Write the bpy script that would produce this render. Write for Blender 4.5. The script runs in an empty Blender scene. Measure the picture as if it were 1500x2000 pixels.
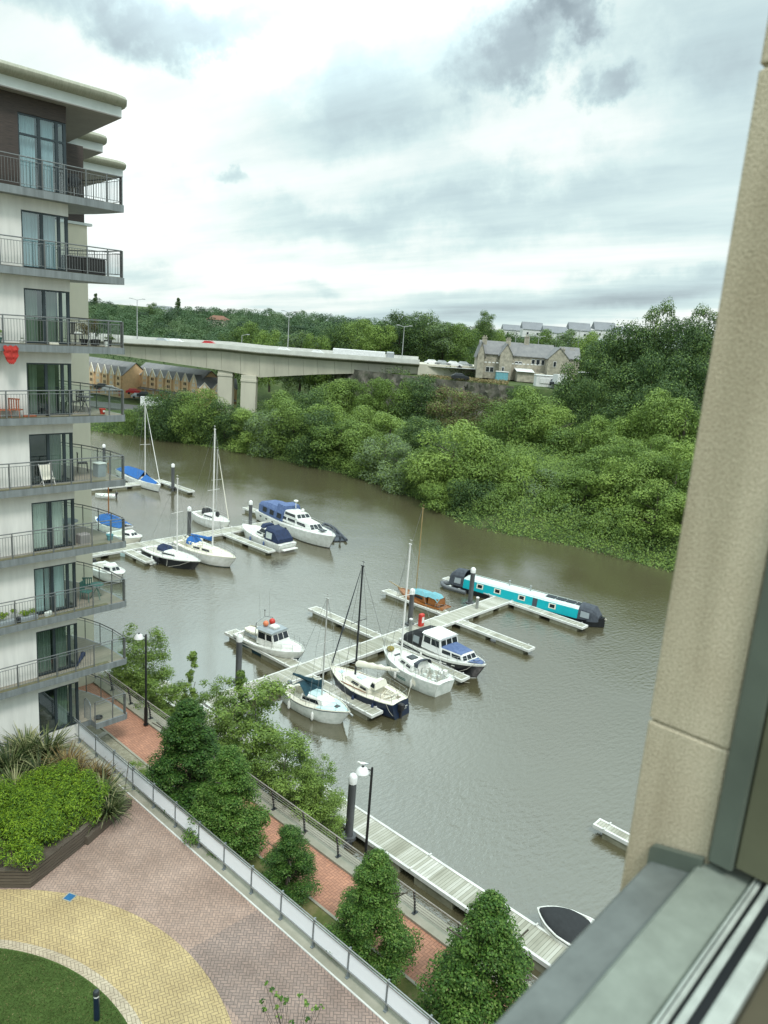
import bpy, math, random
import numpy as np
from mathutils import Vector, Matrix
R = math.radians
sc = bpy.context.scene
C = bpy.context.collection
random.seed(7)

# ---------------------------------------------------------------- camera
# world: X points across the river, Y upstream along the quay, water at z = 0
YAW, PITCH, ROLL, FOC, EYE = R(47.84), R(13.46), R(4.29), 1487.0, 24.0
fw = Vector((math.cos(PITCH)*math.sin(YAW), math.cos(PITCH)*math.cos(YAW), -math.sin(PITCH)))
rt0 = Vector((math.cos(YAW), -math.sin(YAW), 0)); up0 = rt0.cross(fw)
rt = rt0*math.cos(ROLL) + up0*math.sin(ROLL); up = -rt0*math.sin(ROLL) + up0*math.cos(ROLL)
cam = bpy.data.objects.new('camera', bpy.data.cameras.new('camera')); C.objects.link(cam)
cam.matrix_world = Matrix(((rt.x, up.x, -fw.x, 0), (rt.y, up.y, -fw.y, 0), (rt.z, up.z, -fw.z, EYE), (0, 0, 0, 1)))
cam.data.sensor_fit = 'VERTICAL'; cam.data.sensor_height = 24; cam.data.lens = FOC/2000*24
cam.data.dof.use_dof = True; cam.data.dof.focus_distance = 60; cam.data.dof.aperture_fstop = 3.0   # a phone lens: only the frame at arm's length goes soft
cam.data.clip_start = 0.02; cam.data.clip_end = 6000
sc.camera = cam
sc.render.resolution_x = 768; sc.render.resolution_y = 1024
sc.view_settings.view_transform = 'Standard'; sc.view_settings.look = 'None'
sc.view_settings.exposure = 0.46; sc.view_settings.gamma = 1

# ---------------------------------------------------------------- node helpers
def nd(nt, kind, **kw):
    n = nt.nodes.new(kind)
    for k, v in kw.items():
        if k[0] == '_': setattr(n, k[1:], v)
        else: n.inputs[int(k[1:]) if k[0] == 'i' and k[1:].isdigit() else k.replace('__', ' ')].default_value = v
    return n
def ln(nt, a, b): nt.links.new(a, b)
def mth(nt, op, a, b=None, c=None, clamp=False):
    n = nt.nodes.new('ShaderNodeMath'); n.operation = op; n.use_clamp = clamp
    for i, v in enumerate((a, b, c)):
        if v is None: continue
        if isinstance(v, (int, float)): n.inputs[i].default_value = v
        else: nt.links.new(v, n.inputs[i])
    return n.outputs[0]
def vmth(nt, op, a, b=None):
    n = nt.nodes.new('ShaderNodeVectorMath'); n.operation = op
    for i, v in enumerate((a, b)):
        if v is None: continue
        if isinstance(v, (tuple, list, Vector)): n.inputs[i].default_value = tuple(v)
        else: nt.links.new(v, n.inputs[i])
    return n.outputs['Value'] if op in ('LENGTH', 'DOT_PRODUCT', 'DISTANCE') else n.outputs[0]
def ramp(nt, fac, stops):
    n = nt.nodes.new('ShaderNodeValToRGB'); e = n.color_ramp.elements
    while len(e) < len(stops): e.new(0.5)
    for k, (p, c) in enumerate(stops):
        e[k].position = p; e[k].color = (*c, 1) if len(c) == 3 else c
    nt.links.new(fac, n.inputs[0]); return n.outputs[0]
def mixc(nt, fac, a, b, mode='MIX'):
    n = nt.nodes.new('ShaderNodeMix'); n.data_type = 'RGBA'; n.blend_type = mode
    for i, v in ((0, fac), (6, a), (7, b)):
        if isinstance(v, (int, float)): n.inputs[i].default_value = v
        elif isinstance(v, tuple): n.inputs[i].default_value = (*v, 1) if len(v) == 3 else v
        else: nt.links.new(v, n.inputs[i])
    return n.outputs[2]

# ---------------------------------------------------------------- sky and sun
def pixdir(px, py):
    v = fw*FOC + rt*(px-750) - up*(py-1000); return v.normalized()
w = bpy.data.worlds.new('World'); sc.world = w; w.use_nodes = True
nt = w.node_tree; nt.nodes.clear()
SUN_EL, SUN_AZ = R(56), R(205)
sky = nd(nt, 'ShaderNodeTexSky', _sky_type='NISHITA', _sun_disc=False, _sun_elevation=SUN_EL, _sun_rotation=SUN_AZ, _air_density=1.0, _dust_density=2.0)
bg1 = nd(nt, 'ShaderNodeBackground', Strength=0.1); ln(nt, sky.outputs[0], bg1.inputs[0])
tc = nt.nodes.new('ShaderNodeTexCoord'); d = tc.outputs['Generated']
sep = nt.nodes.new('ShaderNodeSeparateXYZ'); ln(nt, d, sep.inputs[0])
zz = mth(nt, 'ADD', mth(nt, 'MAXIMUM', sep.outputs[2], 0.0), 0.10)
cmb = nt.nodes.new('ShaderNodeCombineXYZ')
ln(nt, mth(nt, 'DIVIDE', sep.outputs[0], zz), cmb.inputs[0]); ln(nt, mth(nt, 'DIVIDE', sep.outputs[1], zz), cmb.inputs[1])
mp = nd(nt, 'ShaderNodeMapping', Rotation=(0, 0, R(-30)), Scale=(0.80, 0.26, 1), Location=(2.6, 1.3, 0)); ln(nt, cmb.outputs[0], mp.inputs[0])
n1 = nd(nt, 'ShaderNodeTexNoise', Scale=0.85, Detail=7.0, Roughness=0.5, Distortion=0.4); ln(nt, mp.outputs[0], n1.inputs['Vector'])
n2 = nd(nt, 'ShaderNodeTexNoise', Scale=3.2, Detail=6.0, Roughness=0.6); ln(nt, mp.outputs[0], n2.inputs['Vector'])
nf = nd(nt, 'ShaderNodeTexNoise', Scale=9.0, Detail=6.0, Roughness=0.6); ln(nt, d, nf.inputs['Vector'])
v = mth(nt, 'ADD', mth(nt, 'ADD', mth(nt, 'MULTIPLY', n1.outputs[0], 0.72), mth(nt, 'MULTIPLY', n2.outputs[0], 0.30)), -0.032)
def puff(px, py, wx, wy, amt, rough=0.035, soft=0.35):
    """a cloud round one sky direction, wx by wy wide, its edge broken by noise"""
    global v
    c = pixdir(px, py)
    off = vmth(nt, 'SUBTRACT', d, c)
    disp = vmth(nt, 'SCALE', vmth(nt, 'SUBTRACT', nf.outputs['Color'], (0.5, 0.5, 0.5))); disp.node.inputs['Scale'].default_value = rough*4
    off = vmth(nt, 'ADD', off, disp)
    a = mth(nt, 'DIVIDE', vmth(nt, 'DOT_PRODUCT', off, rt), wx/FOC)
    b = mth(nt, 'DIVIDE', vmth(nt, 'DOT_PRODUCT', off, up), wy/FOC)
    r = mth(nt, 'SQRT', mth(nt, 'ADD', mth(nt, 'MULTIPLY', a, a), mth(nt, 'MULTIPLY', b, b)))
    m = nt.nodes.new('ShaderNodeMapRange'); m.interpolation_type = 'SMOOTHSTEP'
    ln(nt, r, m.inputs[0]); m.inputs[1].default_value = 1+soft; m.inputs[2].default_value = 1-soft; m.inputs[3].default_value = 0; m.inputs[4].default_value = 1
    v = mth(nt, 'ADD', v, mth(nt, 'MULTIPLY', m.outputs[0], amt))
for a in [(1030, 90, 86, 44, -.26, .045, .55), (1178, 165, 40, 28, -.24, .04, .5), (1100, 52, 46, 26, -.16, .05, .6), (350, 40, 170, 34, -.26, .04, .7), (90, 10, 130, 26, -.12, .03, .6),
          (740, 175, 230, 55, -.12, .04, .7), (1400, 60, 130, 70, -.10, .04, .7), (1270, 560, 150, 26, -.20, .012, .5), (1100, 610, 330, 22, -.12, .012, .6), (900, 590, 160, 18, -.10, .012, .6),
          (620, 430, 380, 60, -.10, .04, .8), (452, 349, 22, 7, -.18, .02, .8), (620, 565, 40, 12, -.12, .02, .7), (330, 480, 230, 60, .12, .03, .8), (330, 550, 110, 20, -.10, .012, .6),
          (1060, 225, 190, 70, .16, .05, .7), (180, 130, 260, 110, .17, .04, .7), (520, 140, 70, 40, .12, .04, .7), (640, 360, 200, 35, .12, .03, .7), (330, 400, 140, 90, .10, .04, .8),
          (950, 510, 330, 40, .09, .03, .8), (430, 560, 260, 30, .05, .02, .8)]:
    puff(*a)
hz = nt.nodes.new('ShaderNodeMapRange'); ln(nt, sep.outputs[2], hz.inputs[0]); hz.inputs[1].default_value = .22; hz.inputs[2].default_value = .0; hz.inputs[3].default_value = 0.; hz.inputs[4].default_value = .10
v = mth(nt, 'ADD', v, hz.outputs[0])
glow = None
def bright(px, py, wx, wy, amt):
    """extra brightness added to the sky round one direction, wx by wy wide"""
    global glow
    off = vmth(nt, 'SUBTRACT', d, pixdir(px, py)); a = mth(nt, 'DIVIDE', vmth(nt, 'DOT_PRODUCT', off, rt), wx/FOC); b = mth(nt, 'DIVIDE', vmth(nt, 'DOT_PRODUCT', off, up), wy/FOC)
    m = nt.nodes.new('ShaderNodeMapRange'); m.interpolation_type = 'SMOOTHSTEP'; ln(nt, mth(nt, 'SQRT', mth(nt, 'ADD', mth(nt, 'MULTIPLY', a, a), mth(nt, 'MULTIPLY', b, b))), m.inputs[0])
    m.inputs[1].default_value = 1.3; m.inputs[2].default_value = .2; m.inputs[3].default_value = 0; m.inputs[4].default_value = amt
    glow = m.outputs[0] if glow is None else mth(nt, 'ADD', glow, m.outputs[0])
bright(180, 330, 200, 110, .15); bright(560, -290, 420, 240, 1.25)  # second patch, out of view, is added to silver the water's reflection
col = ramp(nt, v, [(0.10, (.29, .36, .395)), (0.30, (.45, .555, .59)), (0.42, (.58, .73, .75)), (0.51, (.71, .87, .86)), (0.60, (.89, .985, .955)), (0.72, (1.06, 1.1, 1.07))])
zen = nt.nodes.new('ShaderNodeMapRange'); ln(nt, sep.outputs[2], zen.inputs[0])
zen.inputs[1].default_value = 0.36; zen.inputs[2].default_value = 0.72; zen.inputs[3].default_value = 0.76; zen.inputs[4].default_value = 1.9
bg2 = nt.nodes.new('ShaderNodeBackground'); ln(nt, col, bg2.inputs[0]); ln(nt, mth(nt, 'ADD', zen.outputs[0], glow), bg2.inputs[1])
mx = nt.nodes.new('ShaderNodeMixShader'); mx.inputs[0].default_value = 0.93
ln(nt, bg1.outputs[0], mx.inputs[1]); ln(nt, bg2.outputs[0], mx.inputs[2])
ow = nt.nodes.new('ShaderNodeOutputWorld'); ln(nt, mx.outputs[0], ow.inputs[0])
sun = bpy.data.objects.new('sun', bpy.data.lights.new('sun', 'SUN')); C.objects.link(sun)
sun.data.energy = 1.5; sun.data.angle = R(12); sun.data.color = (1, .97, .92)
sd = Vector((math.sin(SUN_AZ)*math.cos(SUN_EL), math.cos(SUN_AZ)*math.cos(SUN_EL), math.sin(SUN_EL)))   # towards the sun
sun.rotation_euler = sd.to_track_quat('Z', 'Y').to_euler()

# ---------------------------------------------------------------- materials
M = {}
def mat(name, col, rough=.6, metal=0., var=.12, vs=3., bump=0., bs=20., spec=.5, col2=None, detail=5., streak=None):
    """principled surface whose colour wanders between two tones of one procedural noise"""
    if name in M: return M[name]
    m = bpy.data.materials.new(name); m.use_nodes = True; nt = m.node_tree; p = nt.nodes['Principled BSDF']
    tc = nt.nodes.new('ShaderNodeTexCoord'); vec = tc.outputs['Object']
    if streak: mp = nd(nt, 'ShaderNodeMapping', Scale=streak); ln(nt, vec, mp.inputs[0]); vec = mp.outputs[0]
    n = nd(nt, 'ShaderNodeTexNoise', Scale=vs, Detail=detail, Roughness=.6); ln(nt, vec, n.inputs['Vector'])
    c2 = col2 or tuple(c*(1-2*var) for c in col)
    f = ramp(nt, n.outputs[0], [(.3, (0, 0, 0)), (.7, (1, 1, 1))])
    ln(nt, mixc(nt, f, col, c2), p.inputs['Base Color'])
    p.inputs['Roughness'].default_value = rough; p.inputs['Metallic'].default_value = metal; p.inputs['Specular IOR Level'].default_value = spec
    if bump:
        b = nd(nt, 'ShaderNodeTexNoise', Scale=bs, Detail=4.); ln(nt, tc.outputs['Object'], b.inputs['Vector'])
        bp = nd(nt, 'ShaderNodeBump', Strength=min(1., bump), Distance=.02*bump); ln(nt, b.outputs[0], bp.inputs['Height']); ln(nt, bp.outputs[0], p.inputs['Normal'])
    M[name] = m; return m
def nodes_of(name):
    m = bpy.data.materials.new(name); m.use_nodes = True; M[name] = m
    nt = m.node_tree; p = nt.nodes['Principled BSDF']; tc = nt.nodes.new('ShaderNodeTexCoord'); return m, nt, p, tc

mat('white_render', (.76, .75, .71), .85, var=.1, vs=1.6, bump=.15, bs=60, streak=(1.6, 1, .22), detail=8.)
mat('cream_render', (.70, .66, .53), .85, var=.06, vs=1.2, bump=.15, bs=60, streak=(1, 1, .35))
mat('grey_metal', (.20, .225, .235), .45, .2, var=.1, vs=6)
mat('dark_metal', (.045, .052, .058), .4, .3, var=.15, vs=6)
mat('frame_grey', (.035, .05, .058), .4, .2, var=.12, vs=6)
mat('steel', (.42, .43, .42), .38, .7, var=.12, vs=8)
mat('rail_grey', (.21, .22, .22), .42, .5, var=.12, vs=8)
mat('fascia', (.235, .26, .265), .5, .1, var=.2, vs=3, streak=(2, 1, .2), detail=8.)
mat('roof_fascia', (.60, .64, .62), .5, .0, var=.06, vs=2)
mat('soffit', (.30, .285, .27), .8, var=.08, vs=1.5)
mat('zinc', (.37, .36, .28), .6, .15, var=.25, vs=5, streak=(6, 1, 1), col2=(.24, .245, .185))
mat('timber_clad', (.085, .062, .052), .75, var=.3, vs=4, streak=(.6, .6, 14), col2=(.028, .024, .023))
mat('deck', (.30, .27, .21), .8, var=.18, vs=4, streak=(.4, 9, 1))
mat('deck_moss', (.11, .115, .055), .95, var=.2, vs=9, col2=(.2, .18, .11))
mat('curtain_pale', (.62, .72, .72), .9, var=.14, vs=3, streak=(9, 1, .12))
mat('curtain_green', (.25, .30, .25), .9, var=.2, vs=3, streak=(9, 1, .12))
mat('curtain_white', (.74, .76, .70), .9, var=.1, vs=3, streak=(9, 1, .12))
mat('curtain_blue', (.40, .52, .58), .9, var=.12, vs=3, streak=(9, 1, .12))
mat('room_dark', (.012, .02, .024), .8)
mat('white_paint', (.78, .78, .76), .4, var=.04, vs=3)
mat('gelcoat', (.80, .80, .77), .3, var=.05, vs=2.6, col2=(.58, .585, .53), detail=8.)
mat('gelcoat_dirty', (.74, .76, .72), .4, var=.12, vs=3, col2=(.50, .55, .50))
mat('cream_deck', (.74, .71, .60), .5, var=.06, vs=5)
mat('ice_blue', (.55, .74, .74), .45, var=.06, vs=3)
mat('navy', (.012, .022, .048), .3, var=.15, vs=4)
mat('navy_canvas', (.014, .03, .085), .8, var=.25, vs=4)
mat('teal_canvas', (.012, .06, .085), .85, var=.25, vs=4)
mat('blue_canvas', (.015, .13, .42), .8, var=.2, vs=4)
mat('mid_blue_canvas', (.045, .08, .19), .8, var=.2, vs=4, col2=(.11, .16, .30))
mat('charcoal_canvas', (.035, .042, .055), .85, var=.2, vs=4, col2=(.065, .075, .09))
mat('black_canvas', (.02, .022, .024), .85, var=.2, vs=4)
mat('black_hull', (.010, .011, .014), .3, var=.1)
mat('turquoise', (.0, .40, .46), .4, var=.08, vs=1.5)
mat('pale_roof', (.60, .68, .66), .5, var=.06, vs=2)
mat('grey_roof', (.30, .34, .36), .5, var=.08, vs=3)
mat('solar', (.045, .055, .075), .2, var=.2, vs=8)
mat('varnish', (.34, .13, .035), .35, var=.25, vs=5, streak=(1, 6, 6))
mat('teal_cover', (.16, .40, .46), .8, var=.14, vs=3)
mat('spar', (.55, .55, .52), .35, .3, var=.06)
mat('spar_white', (.74, .73, .70), .4, var=.05)
mat('spar_black', (.02, .022, .026), .4, var=.1)
mat('spar_wood', (.40, .29, .13), .4, var=.2, streak=(8, 8, 1))
mat('rope', (.35, .33, .28), .9)
mat('wire', (.30, .31, .30), .5, .3)
mat('wire_dark', (.06, .06, .065), .5, .3)
mat('smoked', (.014, .020, .026), .12, var=.2)
mat('rubber', (.13, .14, .15), .7, var=.12, vs=5)
mat('black_rubber', (.02, .02, .022), .6)
mat('red_plastic', (.60, .045, .03), .45, var=.15)
mat('orange_plastic', (.72, .22, .10), .5, var=.1)
mat('red_cloth', (.52, .045, .035), .9, var=.2, vs=6)
mat('terracotta', (.40, .12, .055), .8, var=.2)
mat('pile_steel', (.115, .12, .125), .5, .2, var=.25, vs=1.4, streak=(2, 2, .5))
mat('pontoon_deck', (.33, .31, .26), .85, var=.22, vs=1.6, col2=(.46, .44, .385))
mat('pontoon_edge', (.66, .66, .62), .7, var=.12, vs=2)
mat('float', (.24, .235, .17), .9, var=.25, vs=2, col2=(.12, .12, .075))
mat('concrete', (.36, .345, .29), .85, var=.16, vs=.6, bump=.1, bs=10)
mat('concrete_kerb', (.33, .31, .25), .9, var=.14, vs=1.5, col2=(.24, .235, .18))
mat('slate', (.15, .15, .155), .8, var=.2, vs=.8, col2=(.22, .215, .21))
mat('stone', (.46, .42, .33), .9, var=.25, vs=1.2, bump=.3, bs=3, col2=(.22, .205, .165))
mat('window_white', (.72, .72, .70), .6)
mat('window_dark', (.03, .035, .04), .2)
mat('asphalt', (.10, .10, .098), .9, var=.1)
mat('road_pale', (.40, .40, .385), .85, var=.1, vs=.5)
mat('planter_wood', (.06, .045, .032), .85, var=.3, vs=3, streak=(.5, .5, 14), col2=(.12, .10, .075))
mat('soil', (.05, .04, .025), .95, var=.3)
mat('bark', (.09, .075, .055), .9, var=.3, vs=5)
mat('lamp_black', (.012, .012, .013), .4, .2)
mat('lamp_white', (.80, .80, .78), .35)
mat('blue_plate', (.015, .12, .27), .6)
mat('car_red', (.45, .02, .02), .3); mat('car_silver', (.42, .44, .45), .3, .3); mat('car_dark', (.03, .035, .04), .3); mat('car_white', (.75, .75, .74), .35)
mat('tyre', (.02, .02, .02), .8)
mat('brown_roof', (.20, .095, .06), .9)
mat('cushion_grey', (.16, .165, .17), .9, var=.2)
mat('chair_green', (.05, .17, .14), .6)
mat('wicker', (.03, .03, .03), .8, var=.3, vs=30)

# clear railing glass: see-through with a faint tint and a reflection
m, nt, p, tc = nodes_of('clear_glass')
tr = nd(nt, 'ShaderNodeBsdfTransparent', Color=(.90, .95, .93, 1)); gl = nd(nt, 'ShaderNodeBsdfGlossy', Roughness=.04)
lw = nd(nt, 'ShaderNodeLayerWeight', Blend=.5); ms = nt.nodes.new('ShaderNodeMixShader')
ln(nt, mth(nt, 'ADD', mth(nt, 'MULTIPLY', mth(nt, 'POWER', lw.outputs['Facing'], 4.), .6), .05), ms.inputs[0]); ln(nt, tr.outputs[0], ms.inputs[1]); ln(nt, gl.outputs[0], ms.inputs[2])
ln(nt, ms.outputs[0], nt.nodes['Material Output'].inputs[0])
# window glass of the flats
m, nt, p, tc = nodes_of('window_glass')
tr = nd(nt, 'ShaderNodeBsdfTransparent', Color=(.80, .90, .88, 1)); gl = nd(nt, 'ShaderNodeBsdfGlossy', Roughness=.02, Color=(.85, .97, 1, 1))
lw = nd(nt, 'ShaderNodeLayerWeight', Blend=.5); ms = nt.nodes.new('ShaderNodeMixShader')
ln(nt, mth(nt, 'ADD', mth(nt, 'MULTIPLY', mth(nt, 'POWER', lw.outputs['Facing'], 4.), .7), .16), ms.inputs[0]); ln(nt, tr.outputs[0], ms.inputs[1]); ln(nt, gl.outputs[0], ms.inputs[2])
ln(nt, ms.outputs[0], nt.nodes['Material Output'].inputs[0])
# white mesh infill of the podium fence
m, nt, p, tc = nodes_of('fence_mesh')
p.inputs['Base Color'].default_value = (.80, .82, .86, 1); p.inputs['Roughness'].default_value = .6
wv = nd(nt, 'ShaderNodeTexWave', Scale=8.0, _bands_direction='Y'); ln(nt, tc.outputs['Object'], wv.inputs['Vector'])
ln(nt, ramp(nt, wv.outputs[1], [(.15, (.74, .77, .82)), (.45, (.92, .93, .95))]), p.inputs['Base Color'])

# stucco of the pier beside our window
m, nt, p, tc = nodes_of('stucco')
a = nd(nt, 'ShaderNodeTexNoise', Scale=4., Detail=6.); b = nd(nt, 'ShaderNodeTexNoise', Scale=290., Detail=3., Roughness=.7); c = nd(nt, 'ShaderNodeTexVoronoi', Scale=260.)
for q in (a, b, c): ln(nt, tc.outputs['Object'], q.inputs['Vector'])
base = ramp(nt, a.outputs[0], [(.3, (.47, .395, .29)), (.7, (.57, .50, .38))])
grain = ramp(nt, b.outputs[0], [(.36, (.66, .64, .60)), (.60, (1.06, 1.06, 1.05))])
ms_ = nd(nt, 'ShaderNodeMapping', Scale=(16, 16, 1.1)); ln(nt, tc.outputs['Object'], ms_.inputs[0]); sn = nd(nt, 'ShaderNodeTexNoise', Scale=1., Detail=5.); ln(nt, ms_.outputs[0], sn.inputs['Vector'])
base = mixc(nt, 1., base, ramp(nt, sn.outputs[0], [(.35, (.86, .86, .84)), (.6, (1.03, 1.03, 1.03))]), 'MULTIPLY')
ln(nt, mixc(nt, 1., base, grain, 'MULTIPLY'), p.inputs['Base Color']); p.inputs['Roughness'].default_value = .95; p.inputs['Specular IOR Level'].default_value = .2
h = mth(nt, 'ADD', b.outputs[0], c.outputs['Distance'])
bp = nd(nt, 'ShaderNodeBump', Strength=.7, Distance=.0016); ln(nt, h, bp.inputs['Height']); ln(nt, bp.outputs[0], p.inputs['Normal'])

# block paving: running pairs set at 45 degrees
def paving(name, c1, c2, mortar, rot=45, sx=.21, stain=(.75, .72, .70), rough=.85):
    m, nt, p, tc = nodes_of(name)
    mp = nd(nt, 'ShaderNodeMapping', Rotation=(0, 0, R(rot))); ln(nt, tc.outputs['Object'], mp.inputs[0])
    # herringbone: even and odd cells carry the bricks turned by 90 degrees
    s = nt.nodes.new('ShaderNodeSeparateXYZ'); ln(nt, mp.outputs[0], s.inputs[0])
    br = nd(nt, 'ShaderNodeTexBrick', Scale=1., _offset=.5, Mortar__Size=.009, Bias=0., Brick__Width=sx, Row__Height=sx/2, Color1=(*c1, 1), Color2=(*c2, 1), Mortar=(*mortar, 1)); ln(nt, mp.outputs[0], br.inputs['Vector'])
    mp2 = nd(nt, 'ShaderNodeMapping', Rotation=(0, 0, R(rot+90))); ln(nt, tc.outputs['Object'], mp2.inputs[0])
    b2 = nd(nt, 'ShaderNodeTexBrick', Scale=1., _offset=.5, Mortar__Size=.009, Bias=0., Brick__Width=sx, Row__Height=sx/2, Color1=(*c1, 1), Color2=(*c2, 1), Mortar=(*mortar, 1)); ln(nt, mp2.outputs[0], b2.inputs['Vector'])
    st = mth(nt, 'FRACT', mth(nt, 'DIVIDE', mth(nt, 'ADD', s.outputs[0], s.outputs[1]), sx*2))
    br_ = mixc(nt, mth(nt, 'GREATER_THAN', st, .5), br.outputs[0], b2.outputs[0])
    n = nd(nt, 'ShaderNodeTexNoise', Scale=.45, Detail=7., Roughness=.65); ln(nt, tc.outputs['Object'], n.inputs['Vector'])
    ln(nt, mixc(nt, 1., br_, ramp(nt, n.outputs[0], [(.35, stain), (.65, (1.06, 1.06, 1.06))]), 'MULTIPLY'), p.inputs['Base Color'])
    p.inputs['Roughness'].default_value = rough
paving('pink_paving', (.40, .28, .225), (.315, .225, .185), (.18, .14, .115))
paving('brown_paving', (.32, .232, .195), (.245, .183, .158), (.11, .09, .08))
paving('yellow_paving', (.50, .38, .19), (.42, .32, .165), (.20, .15, .085), rot=20)
paving('pale_paving', (.52, .44, .32), (.44, .37, .27), (.22, .18, .13), rot=20)
paving('brick_paving', (.47, .23, .145), (.36, .18, .12), (.20, .10, .07), rot=0, sx=.24)
M['pale_paving'].name = 'pale_paving'

def ground_mat(name, stops, scale, bump=.3):
    m, nt, p, tc = nodes_of(name)
    n = nd(nt, 'ShaderNodeTexNoise', Scale=scale, Detail=9., Roughness=.7); ln(nt, tc.outputs['Object'], n.inputs['Vector'])
    ln(nt, ramp(nt, n.outputs[0], stops), p.inputs['Base Color']); p.inputs['Roughness'].default_value = .95; p.inputs['Specular IOR Level'].default_value = .2
    bp = nd(nt, 'ShaderNodeBump', Strength=bump, Distance=.1); ln(nt, n.outputs[0], bp.inputs['Height']); ln(nt, bp.outputs[0], p.inputs['Normal'])
ground_mat('land', [(.3, (.035, .05, .018)), (.5, (.06, .09, .028)), (.7, (.10, .11, .05))], .35)
ground_mat('lawn', [(.35, (.045, .075, .018)), (.6, (.06, .10, .024)), (.75, (.09, .125, .04))], 1.2, .1)
ground_mat('verge', [(.3, (.06, .085, .022)), (.5, (.11, .12, .04)), (.7, (.20, .17, .085))], 1.4)
ground_mat('gravel', [(.3, (.17, .155, .11)), (.5, (.24, .225, .165)), (.7, (.33, .31, .235))], 6.)
ground_mat('dry_grass', [(.3, (.10, .11, .04)), (.5, (.26, .21, .09)), (.7, (.36, .28, .14))], .5)
ground_mat('rock', [(.3, (.035, .055, .02)), (.45, (.08, .08, .06)), (.58, (.13, .12, .10)), (.72, (.19, .175, .15))], .5, .8)
ground_mat('mud', [(.3, (.04, .036, .025)), (.5, (.07, .062, .045)), (.7, (.12, .11, .085))], 1.5)

# foliage: every leaf its own tone, whole clumps leaning light or dark by kind
def leaf_mat(name, dark, mid, light, trans=.25, cs=.35, rough=.55, rnd=.24):
    m, nt, p, tc = nodes_of(name)
    g = nt.nodes.new('ShaderNodeNewGeometry')
    n = nd(nt, 'ShaderNodeTexNoise', Scale=cs, Detail=3., Roughness=.6); ln(nt, tc.outputs['Object'], n.inputs['Vector'])
    oi = nt.nodes.new('ShaderNodeObjectInfo')
    f = mth(nt, 'ADD', mth(nt, 'MULTIPLY_ADD', g.outputs['Random Per Island'], rnd, .25-rnd/2), mth(nt, 'MULTIPLY', n.outputs[0], .6))
    f = mth(nt, 'ADD', f, mth(nt, 'MULTIPLY', mth(nt, 'SUBTRACT', oi.outputs['Random'], .5), .28))
    c = ramp(nt, f, [(.25, dark), (.55, mid), (.9, light)])
    ln(nt, c, p.inputs['Base Color']); p.inputs['Roughness'].default_value = rough; p.inputs['Specular IOR Level'].default_value = .25
    t = nt.nodes.new('ShaderNodeBsdfTranslucent'); ln(nt, c, t.inputs[0]); ms = nt.nodes.new('ShaderNodeMixShader'); ms.inputs[0].default_value = trans
    ln(nt, p.outputs[0], ms.inputs[1]); ln(nt, t.outputs[0], ms.inputs[2]); ln(nt, ms.outputs[0], nt.nodes['Material Output'].inputs[0])
leaf_mat('leaf_mid', (.05, .095, .024), (.135, .21, .048), (.25, .345, .088))
leaf_mat('leaf_bright', (.08, .14, .026), (.18, .27, .05), (.29, .39, .09))
leaf_mat('leaf_dark', (.026, .052, .018), (.056, .105, .032), (.115, .175, .055))
leaf_mat('leaf_grey', (.06, .10, .05), (.13, .185, .09), (.21, .275, .145))
leaf_mat('leaf_hill', (.03, .062, .028), (.055, .105, .042), (.085, .15, .06), cs=.05, rnd=.12)
leaf_mat('leaf_hill_dark', (.02, .042, .022), (.034, .068, .032), (.055, .10, .045), cs=.05, rnd=.12)
leaf_mat('leaf_hill_pale', (.05, .09, .04), (.09, .15, .06), (.13, .20, .09), cs=.05, rnd=.12)
leaf_mat('leaf_hornbeam', (.022, .062, .012), (.055, .125, .02), (.12, .215, .035), cs=.9, rnd=.5)
leaf_mat('leaf_bamboo', (.06, .12, .010), (.18, .295, .018), (.34, .45, .04), cs=1.6, rnd=.5)
leaf_mat('leaf_strap', (.03, .05, .018), (.085, .12, .035), (.36, .35, .18), cs=2.5, rnd=.8)
leaf_mat('leaf_rust', (.05, .04, .02), (.15, .095, .035), (.32, .25, .10), cs=2.5, rnd=.8)
leaf_mat('leaf_straw', (.16, .12, .05), (.32, .25, .12), (.46, .37, .2))
leaf_mat('leaf_autumn', (.07, .07, .03), (.14, .12, .05), (.22, .17, .09))

# brown river: murky body with wind ripples mirroring the sky
m, nt, p, tc = nodes_of('river_water')
p.inputs['Base Color'].default_value = (.074, .066, .036, 1); p.inputs['Roughness'].default_value = .04; p.inputs['IOR'].default_value = 1.95
p.inputs['Specular IOR Level'].default_value = .8
mp = nd(nt, 'ShaderNodeMapping', Rotation=(0, 0, R(35)), Scale=(1.0, 2.2, 1)); ln(nt, tc.outputs['Object'], mp.inputs[0])
a = nd(nt, 'ShaderNodeTexNoise', Scale=1.9, Detail=4., Roughness=.55); b = nd(nt, 'ShaderNodeTexNoise', Scale=.04, Detail=4., Roughness=.6)
ln(nt, mp.outputs[0], a.inputs['Vector']); ln(nt, tc.outputs['Object'], b.inputs['Vector'])
amp = ramp(nt, b.outputs[0], [(.38, (.25, .25, .25)), (.58, (1, 1, 1))])
h = mth(nt, 'MULTIPLY', a.outputs[0], amp)
bp = nd(nt, 'ShaderNodeBump', Strength=.6, Distance=.085); ln(nt, h, bp.inputs['Height']); ln(nt, bp.outputs[0], p.inputs['Normal'])
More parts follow.
